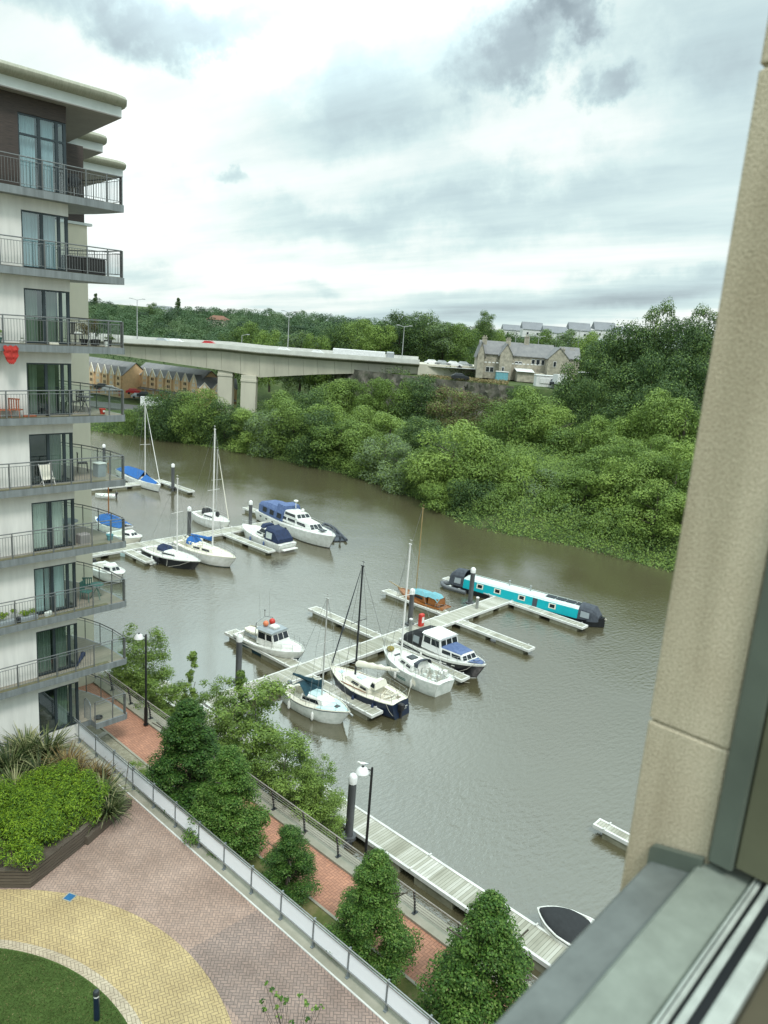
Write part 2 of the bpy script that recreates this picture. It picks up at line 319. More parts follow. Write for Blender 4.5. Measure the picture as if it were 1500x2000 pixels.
# ---------------------------------------------------------------- mesh helpers
class MB:
    """collects shapes into ONE mesh; each face carries a material index"""
    def __init__(s): s.v = []; s.f = []; s.m = []
    def add(s, vs, fs, m=0):
        o = len(s.v); s.v += [tuple(q) for q in vs]; s.f += [tuple(o+i for i in f) for f in fs]; s.m += [m]*len(fs); return s
    def box(s, x0, x1, y0, y1, z0, z1, m=0):
        return s.add([(x, y, z) for z in (z0, z1) for y in (y0, y1) for x in (x0, x1)],
                     [(0, 2, 3, 1), (4, 5, 7, 6), (0, 1, 5, 4), (2, 6, 7, 3), (0, 4, 6, 2), (1, 3, 7, 5)], m)
    def bevbox(s, x0, x1, y0, y1, z0, z1, b=.05, m=0):
        """box with its upper edges and upright corners chamfered"""
        lo = [(x0+b, y0), (x1-b, y0), (x1, y0+b), (x1, y1-b), (x1-b, y1), (x0+b, y1), (x0, y1-b), (x0, y0+b)]
        cx, cy = (x0+x1)/2, (y0+y1)/2
        hi = [(x+(b if x < cx else -b), y+(b if y < cy else -b)) for x, y in lo]
        return s.loft([[(x, y, z0) for x, y in lo], [(x, y, z1-b) for x, y in lo], [(x, y, z1) for x, y in hi]], m, cap=True)
    def loft(s, rings, m=0, cap=False, closed=True, mats=None):
        n = len(rings[0]); o = len(s.v)
        for r in rings: s.v += [tuple(q) for q in r]
        for i in range(len(rings)-1):
            for j in range(n if closed else n-1):
                k = (j+1) % n
                s.f.append((o+i*n+j, o+i*n+k, o+(i+1)*n+k, o+(i+1)*n+j)); s.m.append(mats(i, j) if mats else m)
        if cap:
            s.f.append(tuple(o+j for j in range(n))[::-1]); s.m.append(mats(0, 0) if mats else m)
            s.f.append(tuple(o+(len(rings)-1)*n+j for j in range(n))); s.m.append(mats(len(rings)-2, 0) if mats else m)
        return s
    def prism(s, poly, z0, z1, m=0, mt=None):
        n = len(poly)
        s.add([(x, y, z0) for x, y in poly]+[(x, y, z1) for x, y in poly], [tuple(range(n))[::-1]]+[(i, (i+1) % n, n+(i+1) % n, n+i) for i in range(n)], m)
        s.f.append(tuple(len(s.v)-n+i for i in range(n))); s.m.append(m if mt is None else mt); return s
    def tube(s, p0, p1, r, n=6, r1=None, m=0):
        p0, p1 = Vector(p0), Vector(p1); d = (p1-p0)
        if d.length < 1e-6: return s
        a = d.normalized(); u = a.cross(Vector((0, 0, 1)) if abs(a.z) < .9 else Vector((1, 0, 0))).normalized(); v_ = a.cross(u)
        r1 = r if r1 is None else r1
        rg = lambda p, q: [tuple(p+(u*math.cos(t)+v_*math.sin(t))*q) for t in [2*math.pi*i/n for i in range(n)]]
        return s.loft([rg(p0, r), rg(p1, r1)], m, cap=True)
    def pipe(s, pts, r, n=6, m=0):
        for a, b in zip(pts[:-1], pts[1:]): s.tube(a, b, r, n, m=m)
        return s
    def lathe(s, prof, x=0, y=0, n=12, m=0, mats=None):
        return s.loft([[(x+r*math.cos(2*math.pi*i/n), y+r*math.sin(2*math.pi*i/n), z) for i in range(n)] for r, z in prof], m, cap=True, mats=mats)
    def ball(s, c, rx, ry=None, rz=None, n=10, k=6, m=0):
        ry = ry or rx; rz = rz or rx
        pr = [(math.sin(math.pi*(i+.02)/(k+.04)), -math.cos(math.pi*(i+.02)/(k+.04))) for i in range(k+1)]
        return s.loft([[(c[0]+rx*a*math.cos(2*math.pi*j/n), c[1]+ry*a*math.sin(2*math.pi*j/n), c[2]+rz*b) for j in range(n)] for a, b in pr], m, cap=True)
    def obox(s, c, dx, dy, dz, rz=0, m=0):
        o = len(s.v); s.box(-dx/2, dx/2, -dy/2, dy/2, 0, dz, m); ca, sa = math.cos(rz), math.sin(rz)
        for i in range(o, len(s.v)):
            x, y, z = s.v[i]; s.v[i] = (c[0]+x*ca-y*sa, c[1]+x*sa+y*ca, c[2]+z)
        return s
    def mir(s, other):
        """add another MB and its mirror across y = 0"""
        s.add(other.v, other.f); s.m[-len(other.m):] = other.m
        s.add([(x, -y, z) for x, y, z in other.v], [f[::-1] for f in other.f]); s.m[-len(other.m):] = other.m; return s
    def join(s, other):
        s.add(other.v, other.f); s.m[-len(other.m):] = other.m; return s

def root_of(o):
    while o.parent: o = o.parent
    return o
def build(name, mb, mats, parent=None, world=False, smooth=False, label=None):
    me = bpy.data.meshes.new(name)
    vs = mb.v
    if world and parent is not None:
        l = root_of(parent).location; vs = [(x-l.x, y-l.y, z-l.z) for x, y, z in vs]
    me.from_pydata(vs, [], mb.f)
    for q in (mats if isinstance(mats, (list, tuple)) else [mats]): me.materials.append(M[q])
    me.polygons.foreach_set('material_index', mb.m)
    if smooth: me.polygons.foreach_set('use_smooth', [True]*len(mb.f))
    me.update()
    if smooth: me.set_sharp_from_angle(angle=R(38))
    o = bpy.data.objects.new(name, me); C.objects.link(o)
    if parent is not None: o.parent = parent
    if label: o['label'] = label
    return o
def build_each(name, mb, mats, parent=None, world=False, label=None):
    """one object for every face: each pane or window a part of its own"""
    out = []
    for f, k in zip(mb.f, mb.m):
        q = MB(); q.add([mb.v[i] for i in f], [tuple(range(len(f)))], k); out.append(build(name, q, mats, parent, world, label=label))
    return out
def tag(o, label=None, cat=None, group=None, kind=None):
    for k, q in (('label', label), ('category', cat), ('group', group), ('kind', kind)):
        if q: o[k] = q
    return o
def thing(name, label, cat, loc=(0, 0, 0), rz=0, group=None):
    o = bpy.data.objects.new(name, None); C.objects.link(o); o.location = loc; o.rotation_euler = (0, 0, rz); o.empty_display_size = .3
    return tag(o, label, cat, group)
def struct(name, mb, mats, **k): return tag(build(name, mb, mats, **k), kind='structure')
def dup(root, loc, rz=None, label=None, group=None, scale=None):
    r = root.copy(); C.objects.link(r); r.location = loc
    if rz is not None: r.rotation_euler = (0, 0, rz)
    if scale is not None: r.scale = scale
    if label: r['label'] = label
    if group: r['group'] = group
    for ch in list(root.children):
        c = ch.copy(); C.objects.link(c); c.parent = r
        for g in list(ch.children):
            e = g.copy(); C.objects.link(e); e.parent = c
    return r
def at(px, py, z):
    """point of the place seen at a photo pixel, at height z"""
    v_ = fw*FOC + rt*(px-750) - up*(py-1000); t = (z-EYE)/v_.z; return Vector((v_.x*t, v_.y*t, z))
def atD(px, py, D):
    """point at horizontal depth D along the view axis"""
    v_ = fw*FOC + rt*(px-750) - up*(py-1000); h = v_.x*math.sin(YAW)+v_.y*math.cos(YAW); return Vector((v_.x*D/h, v_.y*D/h, EYE+v_.z*D/h))
def atX(px, py, X):
    v_ = fw*FOC + rt*(px-750) - up*(py-1000); return Vector((X, v_.y*X/v_.x, EYE+v_.z*X/v_.x))

# ---------------------------------------------------------------- foliage helpers
def leaf_mesh(name, pos, nrm, size, mats, mi=None, aspect=.62, rng=None, droop=0.):
    """one kite-shaped leaf face per row of pos"""
    n = len(pos); rng = rng or np.random.default_rng(1)
    nrm = nrm/np.maximum(np.linalg.norm(nrm, axis=1, keepdims=True), 1e-6)
    t = rng.normal(size=(n, 3)); t[:, 2] -= droop; t -= nrm*(t*nrm).sum(1, keepdims=True); t /= np.maximum(np.linalg.norm(t, axis=1, keepdims=True), 1e-6)
    b = np.cross(nrm, t); s = (size*rng.uniform(.6, 1.25, n))[:, None]
    v_ = np.stack([pos-t*s*.5, pos+b*s*aspect*.5-t*s*.05, pos+t*s*.5, pos-b*s*aspect*.5-t*s*.05], 1).reshape(-1, 3)
    me = bpy.data.meshes.new(name); me.vertices.add(4*n); me.vertices.foreach_set('co', v_.astype(np.float32).ravel())
    me.loops.add(4*n); me.loops.foreach_set('vertex_index', np.arange(4*n, dtype=np.int32))
    me.polygons.add(n); me.polygons.foreach_set('loop_start', np.arange(0, 4*n, 4, dtype=np.int32)); 
    try: me.polygons.foreach_set('loop_total', np.full(n, 4, dtype=np.int32))
    except Exception: pass
    for q in mats: me.materials.append(M[q])
    if mi is not None: me.polygons.foreach_set('material_index', mi.astype(np.int32))
    me.update(calc_edges=True); me.validate(); return me
def cloud(blobs, n, rng, fill=.35, lift=.35, jit=.4):
    """leaf positions and normals over the shells of many small lobes (x, y, z, rx, ry, rz)"""
    B = np.array(blobs, float); wgt = (B[:, 3]*B[:, 4]*B[:, 5])**(2/3); wgt /= wgt.sum()
    k = rng.choice(len(B), n, p=wgt); dv = rng.normal(size=(n, 3)); dv /= np.linalg.norm(dv, axis=1, keepdims=True)
    dv[:, 2] = np.where((dv[:, 2] < -.3) & (rng.random(n) < .6), -dv[:, 2], dv[:, 2])
    r = 1-np.abs(rng.normal(0, fill, n)); r = np.clip(r, .05, 1.0)+rng.normal(0, .05, n)
    pos = B[k, :3]+dv*B[k, 3:]*r[:, None]
    nr = dv/B[k, 3:]*B[k, 3:].mean(1, keepdims=True)+rng.normal(0, jit, (n, 3)); nr[:, 2] += lift
    return pos, nr
def crown_blobs(rng, H, W, nb, shape='round', base=.18, big=1.):
    """lobes spread unevenly through the envelope of a crown H tall, W wide, standing on z = 0"""
    out = []
    for i in range(nb):
        t = rng.uniform(base, 1)**.85
        if shape == 'round': env = math.sqrt(max(0, 1-((t-.52)/.56)**2))
        elif shape == 'cone': env = min(1, .5+(t-base*.5)*3.)*(1.03-t)**.8*1.15
        elif shape == 'tall': env = math.sqrt(max(0, 1-((t-.5)/.56)**2))*.62
        else: env = min(1., 1.25-t)
        a = rng.uniform(0, 2*math.pi); rr = math.sqrt(rng.uniform(.12, 1))*env*W/2*.86
        s = W*rng.uniform(.11, .2)*(1.15-.35*t) if shape != 'cone' else W*rng.uniform(.10, .17)*(1.2-.6*t)
        s *= big
        out.append((rr*math.cos(a), rr*math.sin(a), t*H*.93, s, s, s*rng.uniform(.65, 1.0)))
    return out
def trunk_mb(rng, H, W, r, nl=6, lean=.03):
    mb = MB(); p = Vector((0, 0, -.4)); top = H*.82; pts = [(p, r)]
    for i in range(1, 6): pts.append((Vector((rng.normal(0, lean*H*.3), rng.normal(0, lean*H*.3), top*i/5)), r*(1-.17*i)))
    for (a, ra), (b, rb) in zip(pts[:-1], pts[1:]): mb.tube(a, b, ra, 7, rb)
    for i in range(nl):
        z = top*rng.uniform(.25, .8); a = rng.uniform(0, 6.283); k = min(4, int(z/top*5)); q = pts[k][0].lerp(pts[k+1][0], z/top*5-k)
        e = q+Vector((math.cos(a)*W*.33, math.sin(a)*W*.33, H*rng.uniform(.08, .2))); mb.tube(q, e, pts[k][1]*.45, 5, .02)
    return mb
class TreeKind:
    def __init__(s, seed, H, W, nb, nl, leaf, mats, shape='round', base=.18, tr=.18, fill=.35, droop=0., mix=.5, lift=.35, big=1.):
        rng = np.random.default_rng(seed); s.H, s.W = H, W
        bl = crown_blobs(rng, H, W, nb, shape, base, big); pos, nr = cloud(bl, nl, rng, fill, lift)
        s.crown = leaf_mesh('crown', pos, nr, leaf, mats, (rng.random(nl) < mix).astype(int) if len(mats) > 1 else None, rng=rng, droop=droop)
        tb = trunk_mb(rng, H, W, tr); me = bpy.data.meshes.new('trunk'); me.from_pydata(tb.v, [], tb.f); me.materials.append(M['bark']); s.trunk = me
    def place(s, name, loc, H, W, rz, label, cat='tree', group=None):
        t = thing(name, label, cat, loc, rz, group)
        for nm, me in (('trunk', s.trunk), ('crown', s.crown)):
            o = bpy.data.objects.new(nm, me); C.objects.link(o); o.parent = t
        t.scale = (W/s.W, W/s.W, H/s.H); return t
# ================================================================ SETTING
# ---- river and land
SHORE = [(82, -200), (82.5, 0), (83, 31), (82.5, 43.6), (79.5, 52), (79, 57), (83.5, 66), (87.5, 76), (88.5, 88), (87.5, 100), (85, 114), (80, 130), (73.5, 144), (55, 165), (20, 185), (-60, 205), (-400, 230)]
def far_side(X, Y):
    """signed distance inland from the far shore (positive on land)"""
    best = np.full(X.shape, 1e9); sgn = np.ones(X.shape)
    for (ax, ay), (bx, by) in zip(SHORE[:-1], SHORE[1:]):
        dx, dy = bx-ax, by-ay; L = dx*dx+dy*dy; t = np.clip(((X-ax)*dx+(Y-ay)*dy)/L, 0, 1)
        d_ = np.hypot(X-ax-t*dx, Y-ay-t*dy); side = (X-ax)*dy-(Y-ay)*dx
        k = d_ < best-1e-6; best = np.where(k, d_, best); sgn = np.where(k, np.sign(side), sgn)
    return best*sgn
def sm(x, a, b): t = np.clip((x-a)/(b-a), 0, 1); return t*t*(3-2*t)
def land_z(X, Y):
    X = np.asarray(X, float); Y = np.asarray(Y, float)
    D = X*math.sin(YAW)+Y*math.cos(YAW); u = X*math.cos(YAW)-Y*math.sin(YAW); px = 750+FOC*u/np.maximum(D, 5)
    fs = far_side(X, Y)
    low = np.clip(fs*.35, -2, .9+4.6*sm(px, 480, 760))
    cl = np.interp(px, [-500, 600, 640, 700, 850, 1000, 1150, 1400, 2500], [600, 600, 196, 184, 172, 166, 150, 132, 100])
    top = 14+sm(px, 1120, 1300)*1.5
    z = low+(top-low)*sm(D, cl, cl+5)*(fs > 4)
    z = z+sm(D, 235, 620)*10*(px < 4000)+sm(D, 230, 250)*4*(px < 700)
    z = np.where(fs < 0, np.clip(fs*.4, -2, 0)-.1, z)
    near = np.where(X < 19.3, 3.3, 3.3-(X-19.3)*1.35)
    return np.where((X < 26), np.maximum(near, -2.2), z)
def axis(parts):
    out = []
    for a, b, st in parts: out += list(np.arange(a, b, st))
    return np.array(out+[parts[-1][1]])
xs = axis([(-1500, -100, 140), (-100, 10, 22), (10, 26, 1.0), (26, 66, 10), (66, 190, 2.5), (190, 330, 10), (330, 2200, 110)])
ys = axis([(-900, -60, 60), (-60, 10, 5), (10, 220, 2.5), (220, 400, 12), (400, 2200, 120)])
GX, GY = np.meshgrid(xs, ys); GZ = land_z(GX, GY)
rn = np.random.default_rng(3); GZ = GZ+rn.normal(0, .12, GZ.shape)*(GX > 60)
mb = MB(); mb.v = [tuple(q) for q in np.stack([GX, GY, GZ], -1).reshape(-1, 3).tolist()]; nx = len(xs)
for j in range(len(ys)-1):
    for i in range(nx-1):
        a = j*nx+i; mb.f.append((a, a+1, a+1+nx, a+nx)); mb.m.append(1 if 18.5 < xs[i] < 26 else 0)
struct('ground', mb, ['land', 'mud'], smooth=True)
mb = MB(); mb.box(-1500, 2200, -900, 2200, -.02, 0); struct('water', mb, 'river_water')

# rock cliff under the road plateau: a rough wall of stone with ledges
def rock_face():
    rn = np.random.default_rng(11); cols = 90; rows = 16; mb = MB(); P = []
    for j in range(rows+1):
        for i in range(cols+1):
            px = 655+(1010-655)*i/cols; D = float(np.interp(px, [640, 700, 850, 1000, 1150], [196, 184, 172, 166, 150]))
            z = 4.5+(14.1-4.5)*j/rows+rn.normal(0, .18)*(0 < j < rows); p_ = atD(px, 700, D+2.2*j/rows+rn.normal(0, .2)+.35*math.sin(i*.9+j*.4)-1.0); P.append((p_.x, p_.y, z))
    n = cols+1; mb.v = P
    for j in range(rows):
        for i in range(cols): mb.f.append((j*n+i, j*n+i+1, (j+1)*n+i+1, (j+1)*n+i)); mb.m.append(0)
    return mb
struct('cliff', rock_face(), ['rock', 'dry_grass'], smooth=True)

# ---- podium court in front of our block and the promenade below it
PZ, QZ = 4.4, 3.4
mb = MB(); mb.box(-25, 14.25, -6, 31.4, 2.9, PZ); struct('podium_court', mb, 'pink_paving')
mb = MB(); mb.prism([(14.25, -6), (14.75, -6), (14.75, 31.4), (14.25, 31.4)], 2.9, PZ+.03); struct('podium_kerb', mb, 'concrete_kerb')
mb = MB(); mb.box(14.19, 14.245, -6, 27, PZ-.02, PZ+.035); struct('drain_strip', mb, 'pontoon_edge')
mb = MB(); mb.add([(11.2, -6, PZ+.004), (14.19, -6, PZ+.004), (14.19, 17.3, PZ+.004), (11.2, 17.38, PZ+.004)], [(0, 1, 2, 3)]); struct('brown_paving_panel', mb, 'brown_paving')
def ring(cx, cy, r0, r1, z, m=0, n=96, mb=None):
    mb = mb or MB()
    a = [2*math.pi*i/n for i in range(n)]
    vs = [(cx+r0*math.cos(t), cy+r0*math.sin(t), z) for t in a]+[(cx+r1*math.cos(t), cy+r1*math.sin(t), z) for t in a]
    return mb.add(vs, [(i, n+i, n+(i+1) % n, (i+1) % n) for i in range(n)], m)
mb = MB(); a_ = [2*math.pi*i/96 for i in range(96)]
mb.add([(2.79+8.62*math.cos(t), 17.18+8.62*math.sin(t), PZ+.008) for t in a_], [tuple(range(96))]); struct('yellow_paving_circle', mb, 'yellow_paving')
mb = MB(); ring(1.9, 16.95, 6.95, 7.28, PZ+.012, mb=mb); struct('paving_border', mb, 'pale_paving')
mb = MB(); ring(2.79, 17.18, 8.42, 8.66, PZ+.013, mb=mb); struct('paving_edge', mb, 'yellow_paving')
mb = MB(); mb.add([(1.9+6.95*math.cos(t), 16.95+6.95*math.sin(t), PZ+.022) for t in a_], [tuple(range(96))]); struct('lawn', mb, 'lawn')
mb = MB(); mb.add([(9.0, 25.4, PZ+.004), (13.9, 25.75, PZ+.004), (14.25, 26.2, PZ+.004), (14.25, 31.4, PZ+.004), (9, 31.4, PZ+.004)], [(0, 1, 2, 3, 4)]); struct('gravel_bed', mb, 'gravel')
mb = MB(); mb.box(14.75, 16.62, -6, 27, 2.9, QZ+.02); struct('grass_verge', mb, 'verge')
mb = MB(); mb.box(14.75, 16.62, 27, 34, 2.9, QZ+.01); struct('gravel_verge', mb, 'gravel')
mb = MB(); mb.box(16.62, 16.72, -6, 60, 3.2, QZ+.05); struct('edging_kerb', mb, 'concrete_kerb')
mb = MB(); mb.box(16.72, 18.6, -6, 80, 3.1, QZ+.03); struct('promenade', mb, 'brick_paving')
mb = MB(); mb.box(18.6, 19.4, -6, 80, 2.6, QZ+.13); struct('quay_kerb', mb, 'concrete_kerb')

# ---- the opening we look out of: rendered wall, metal sill, window frame
wl = thing('building_wall', 'sandy roughcast wall beside the open window, nearest thing on the right', 'wall', (2.6, .4, 10))
mb = MB()
for z0, z1 in ((10, 21.2), (21.207, 23.336), (23.343, 24.425), (24.432, 26.6), (26.607, 30)):
    mb.bevbox(1.3, 4.2, .335, .482, z0, z1, .004)
mb.box(1.306, 4.2, .34, .476, 10, 30)
build('rendered_face', mb, 'stucco', wl, world=True)
mb = MB(); mb.box(-2.4, 1.299, .30, .385, 10, 23.0); build('wall_below_window', mb, 'stucco', wl, world=True)
mat('sill_metal', (.15, .165, .155), .5, .15, var=.16, vs=16, bump=.05, bs=90)
mat('frame_sage', (.24, .27, .23), .5, .05, var=.16, vs=14, bump=.05, bs=120)
mat('frame_deep', (.11, .13, .105), .5, .1, var=.15, vs=5)
mat('frame_olive', (.125, .125, .075), .6, .1, var=.15, vs=5)
mat('frame_shine', (.56, .60, .55), .3, .2, var=.2, vs=12)
mat('gasket', (.008, .010, .013), .5)
mat('inner_brown', (.10, .085, .05), .6, var=.2)
sl = thing('window_sill', 'dark grey metal window sill with turned-up end at the wall', 'window sill', (0, .39, 23.05))
mb = MB(); pr_ = [(.432, 23.03), (.432, 23.068), (.426, 23.074), (.352, 23.092), (.352, 23.082), (.420, 23.062), (.424, 23.058), (.424, 23.03)]
mb.loft([[(x, y, z) for y, z in pr_] for x in (-1.6, 1.284)], 0, cap=True); build('sill_plate', mb, 'sill_metal', sl, world=True)
mb = MB(); e_ = [(.434, 23.03), (.434, 23.098), (.428, 23.106), (.340, 23.128), (.340, 23.03)]
mb.loft([[(x, y, z) for y, z in e_] for x in (1.284, 1.297)], 0, cap=True); build('end_cap', mb, 'frame_deep', sl, world=True)
wf = thing('window_frame', 'aluminium frame of the window we look through, bottom right corner', 'window frame', (0, .28, 23.1))
mb = MB(); mb.bevbox(-1.6, 1.36, .262, .351, 23.02, 23.112, .006); build('bottom_rail', mb, 'frame_sage', wf, world=True)
mb = MB(); mb.bevbox(-1.6, 1.36, .247, .261, 23.02, 23.124, .004); mb.bevbox(-1.6, 1.36, .226, .238, 23.02, 23.134, .003); build('bead', mb, 'frame_shine', wf, world=True)
mb = MB(); mb.box(-1.6, 1.36, .2385, .2465, 23.02, 23.118); mb.box(-1.6, 1.36, .212, .2255, 23.02, 23.128); build('gasket', mb, 'gasket', wf, world=True)
mb = MB(); mb.bevbox(-1.6, 1.36, .184, .2115, 23.02, 23.136, .004); build('opening_sash', mb, 'frame_shine', wf, world=True)
mb = MB(); mb.bevbox(-1.6, 1.36, .02, .1835, 23.02, 23.12, .006); build('inner_ledge', mb, 'inner_brown', wf, world=True)
mb = MB(); mb.bevbox(1.288, 1.36, .292, .334, 23.13, 26, .004); build('jamb', mb, 'frame_deep', wf, world=True)
mb = MB(); mb.bevbox(1.296, 1.37, .02, .2915, 23.137, 26, .004); build('jamb_lining', mb, 'frame_olive', wf, world=True)

# ================================================================ APARTMENT BLOCK
DK = [28.2-2.885*k for k in range(9)]; DK[8] = 5.12
BX, BY = 14.75, 31.5
ab = thing('apartment_block', 'tall white riverside apartment block with curved balconies on the left', 'building', (12, 34, 4))
mb = MB()
mb.box(-6, 12.9, BY, 38, 2.9, 28.2-.3)
for k in range(1, 9): mb.box(12.9, BX, BY, 38, DK[k]+2.12, DK[k-1]-.3)
for k in range(1, 9): mb.box(12.9, BX-.02, BY+1.3, 38, DK[k]-.35, DK[k]+2.12)
mb.box(12.9, BX-.005, BY+.06, 38, 2.9, DK[8]-.05)
build('wall', mb, 'white_render', ab, world=True)
mb = MB(); mb.box(-6, 18.72, 38.0, 44, 2.9, 27.85); mb.box(-6, 21.2, 44, 56, 2.9, 27.85); build('rear_wall', mb, 'cream_render', ab, world=True, label='cream rendered wing set back behind the front wall')
mb = MB(); mb.box(15, 18.95, 37.9, 38.3, 27.86, 27.98); build('ledge', mb, 'roof_fascia', ab, world=True)
mb = MB(); mb.box(-6, 12.9, BY, 38, 28.2-.28, 31.45); mb.box(12.9, BX, BY, 38, 30.86, 31.45); mb.box(12.9, BX-.02, BY+1.3, 38, 27.9, 30.86); mb.box(-6, 18.6, 38.02, 44, 27.99, 31.45); mb.box(-6, 21.1, 44, 56, 27.86, 31.45)
build('timber_cladding', mb, 'timber_clad', ab, world=True)
# roofs: soffit slab, pale fascia, rolled zinc edge
def canopy(poly, front):
    mb = MB(); mb.prism(poly, 31.46, 31.5, 0); b = [(x, y) for x, y in poly]
    mb.prism(b, 31.501, 31.86, 1)
    ins = b
    o = build('roof', mb, ['soffit', 'roof_fascia'], ab, world=True)
    # roll along front and river side
    z0 = 31.86; rr = .24; ed = MB(); path = front
    rings = []
    for i, (x, y) in enumerate(path):
        if i == 0: dx, dy = path[1][0]-x, path[1][1]-y
        elif i == len(path)-1: dx, dy = x-path[i-1][0], y-path[i-1][1]
        else: dx, dy = path[i+1][0]-path[i-1][0], path[i+1][1]-path[i-1][1]
        l = math.hypot(dx, dy); nx_, ny_ = dy/l, -dx/l
        rings.append([(x+nx_*a, y+ny_*a, z0+b_) for a, b_ in [(-1.5, .02), (.06, .0), (.24, .05), (.33, .16), (.34, .27), (.27, .37), (.12, .43), (-.2, .46), (-1.5, .5)]])
    ed.loft(rings, 0, cap=True); e = build('roof_edge', ed, 'zinc', o, world=True, smooth=True)
    tp = MB(); tp.prism([(x-.0, y) for x, y in poly], 31.87, 32.05, 0)
canopy([(-6, 31.0), (16.8, 31.0), (17.9, 38.4), (-6, 38.4)], [(-6, 31.0), (2, 31), (10, 31), (16.45, 31.0), (16.72, 31.08), (16.86, 31.35), (17.35, 34.8), (17.9, 38.4)])
canopy([(10, 38.5), (19.85, 38.5), (20.65, 43.9), (10, 43.9)], [(8, 38.5), (14, 38.5), (19.5, 38.5), (19.77, 38.58), (19.9, 38.85), (20.65, 43.9)])
canopy([(10, 44.0), (23.9, 44.0), (24.8, 52), (10, 52)], [(8, 44.0), (18, 44), (23.5, 44.0), (23.8, 44.08), (23.95, 44.4), (24.8, 52)])

# windows
def window(k, z0, z1, curtain, transom=False, closed=True):
    x0, x1, y = 12.9, BX, BY+.04; w_ = .055; fr_ = MB()
    mul = [x0, x0+.80, x0+1.47, x1-.06]
    fr_.box(x0, x1, y, y+.09, z1-w_, z1); fr_.box(x0, x1, y, y+.09, z0, z0+w_)
    for q in (x0, x0+.74, x0+1.42, x1-.12): fr_.box(q, q+(.115 if q > x0 else .06), y-.002, y+.092, z0+w_, z1-w_)
    if transom: fr_.box(x0+.06, x1-.12, y-.001, y+.088, z0+1.88, z0+1.96)
    # return pane frame round the corner
    fr_.box(x1-.06, x1, y+.092, BY+1.25, z1-w_, z1); fr_.box(x1-.06, x1, y+.092, BY+1.25, z0, z0+w_); fr_.box(x1-.06, x1, BY+1.2, BY+1.3, z0, z1)
    f = build('window', fr_, 'frame_grey', ab, world=True)
    g = MB(); 
    for a, b in ((x0+.06, x0+.74), (x0+.855, x0+1.42), (x0+1.535, x1-.12)): g.add([(a, y+.035, z0+w_), (b, y+.035, z0+w_), (b, y+.035, z1-w_), (a, y+.035, z1-w_)], [(0, 1, 2, 3)])
    build_each('pane', g, 'window_glass', f, world=True)
    s = MB(); rn = random.Random(k); spans = {'full': [(x0+.07, x0+.73), (x0+.87, x0+1.42)], 'part': [(x0+.10, x0+.62), (x0+.98, x0+1.36)], 'left': [(x0+.2, x0+.5), (x0+.9, x0+1.25)], 'mid': [(x0+.9, x0+1.4)], 'wide': [(x0+.07, x0+.5), (x0+.56, x0+.73), (x0+.87, x0+1.4)]}[curtain[1]]
    for a, b in spans:
        n = 26; pts = [(a+(b-a)*i/n, y+.22+.028*math.sin(i*1.7+rn.random())) for i in range(n+1)]
        s.loft([[(px_, py_, z0+.04) for px_, py_ in pts], [(px_, py_, z1-.03) for px_, py_ in pts]], 0, closed=False)
    build('curtain', s, curtain[0], f, world=True, smooth=True)
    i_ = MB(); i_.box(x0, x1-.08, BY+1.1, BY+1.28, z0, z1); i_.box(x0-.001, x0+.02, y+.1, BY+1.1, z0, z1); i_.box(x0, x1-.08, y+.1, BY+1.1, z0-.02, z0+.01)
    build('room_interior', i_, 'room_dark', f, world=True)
cur = [('curtain_blue', 'full'), ('curtain_blue', 'full'), ('curtain_green', 'part'), ('curtain_green', 'left'), ('curtain_green', 'mid'), ('curtain_white', 'full'), ('curtain_pale', 'wide'), ('curtain_green', 'full'), ('curtain_green', 'mid')]
for k in range(9): window(k, DK[k]+.01, (30.85 if k == 0 else DK[k]+2.11), cur[k], transom=(k == 0))

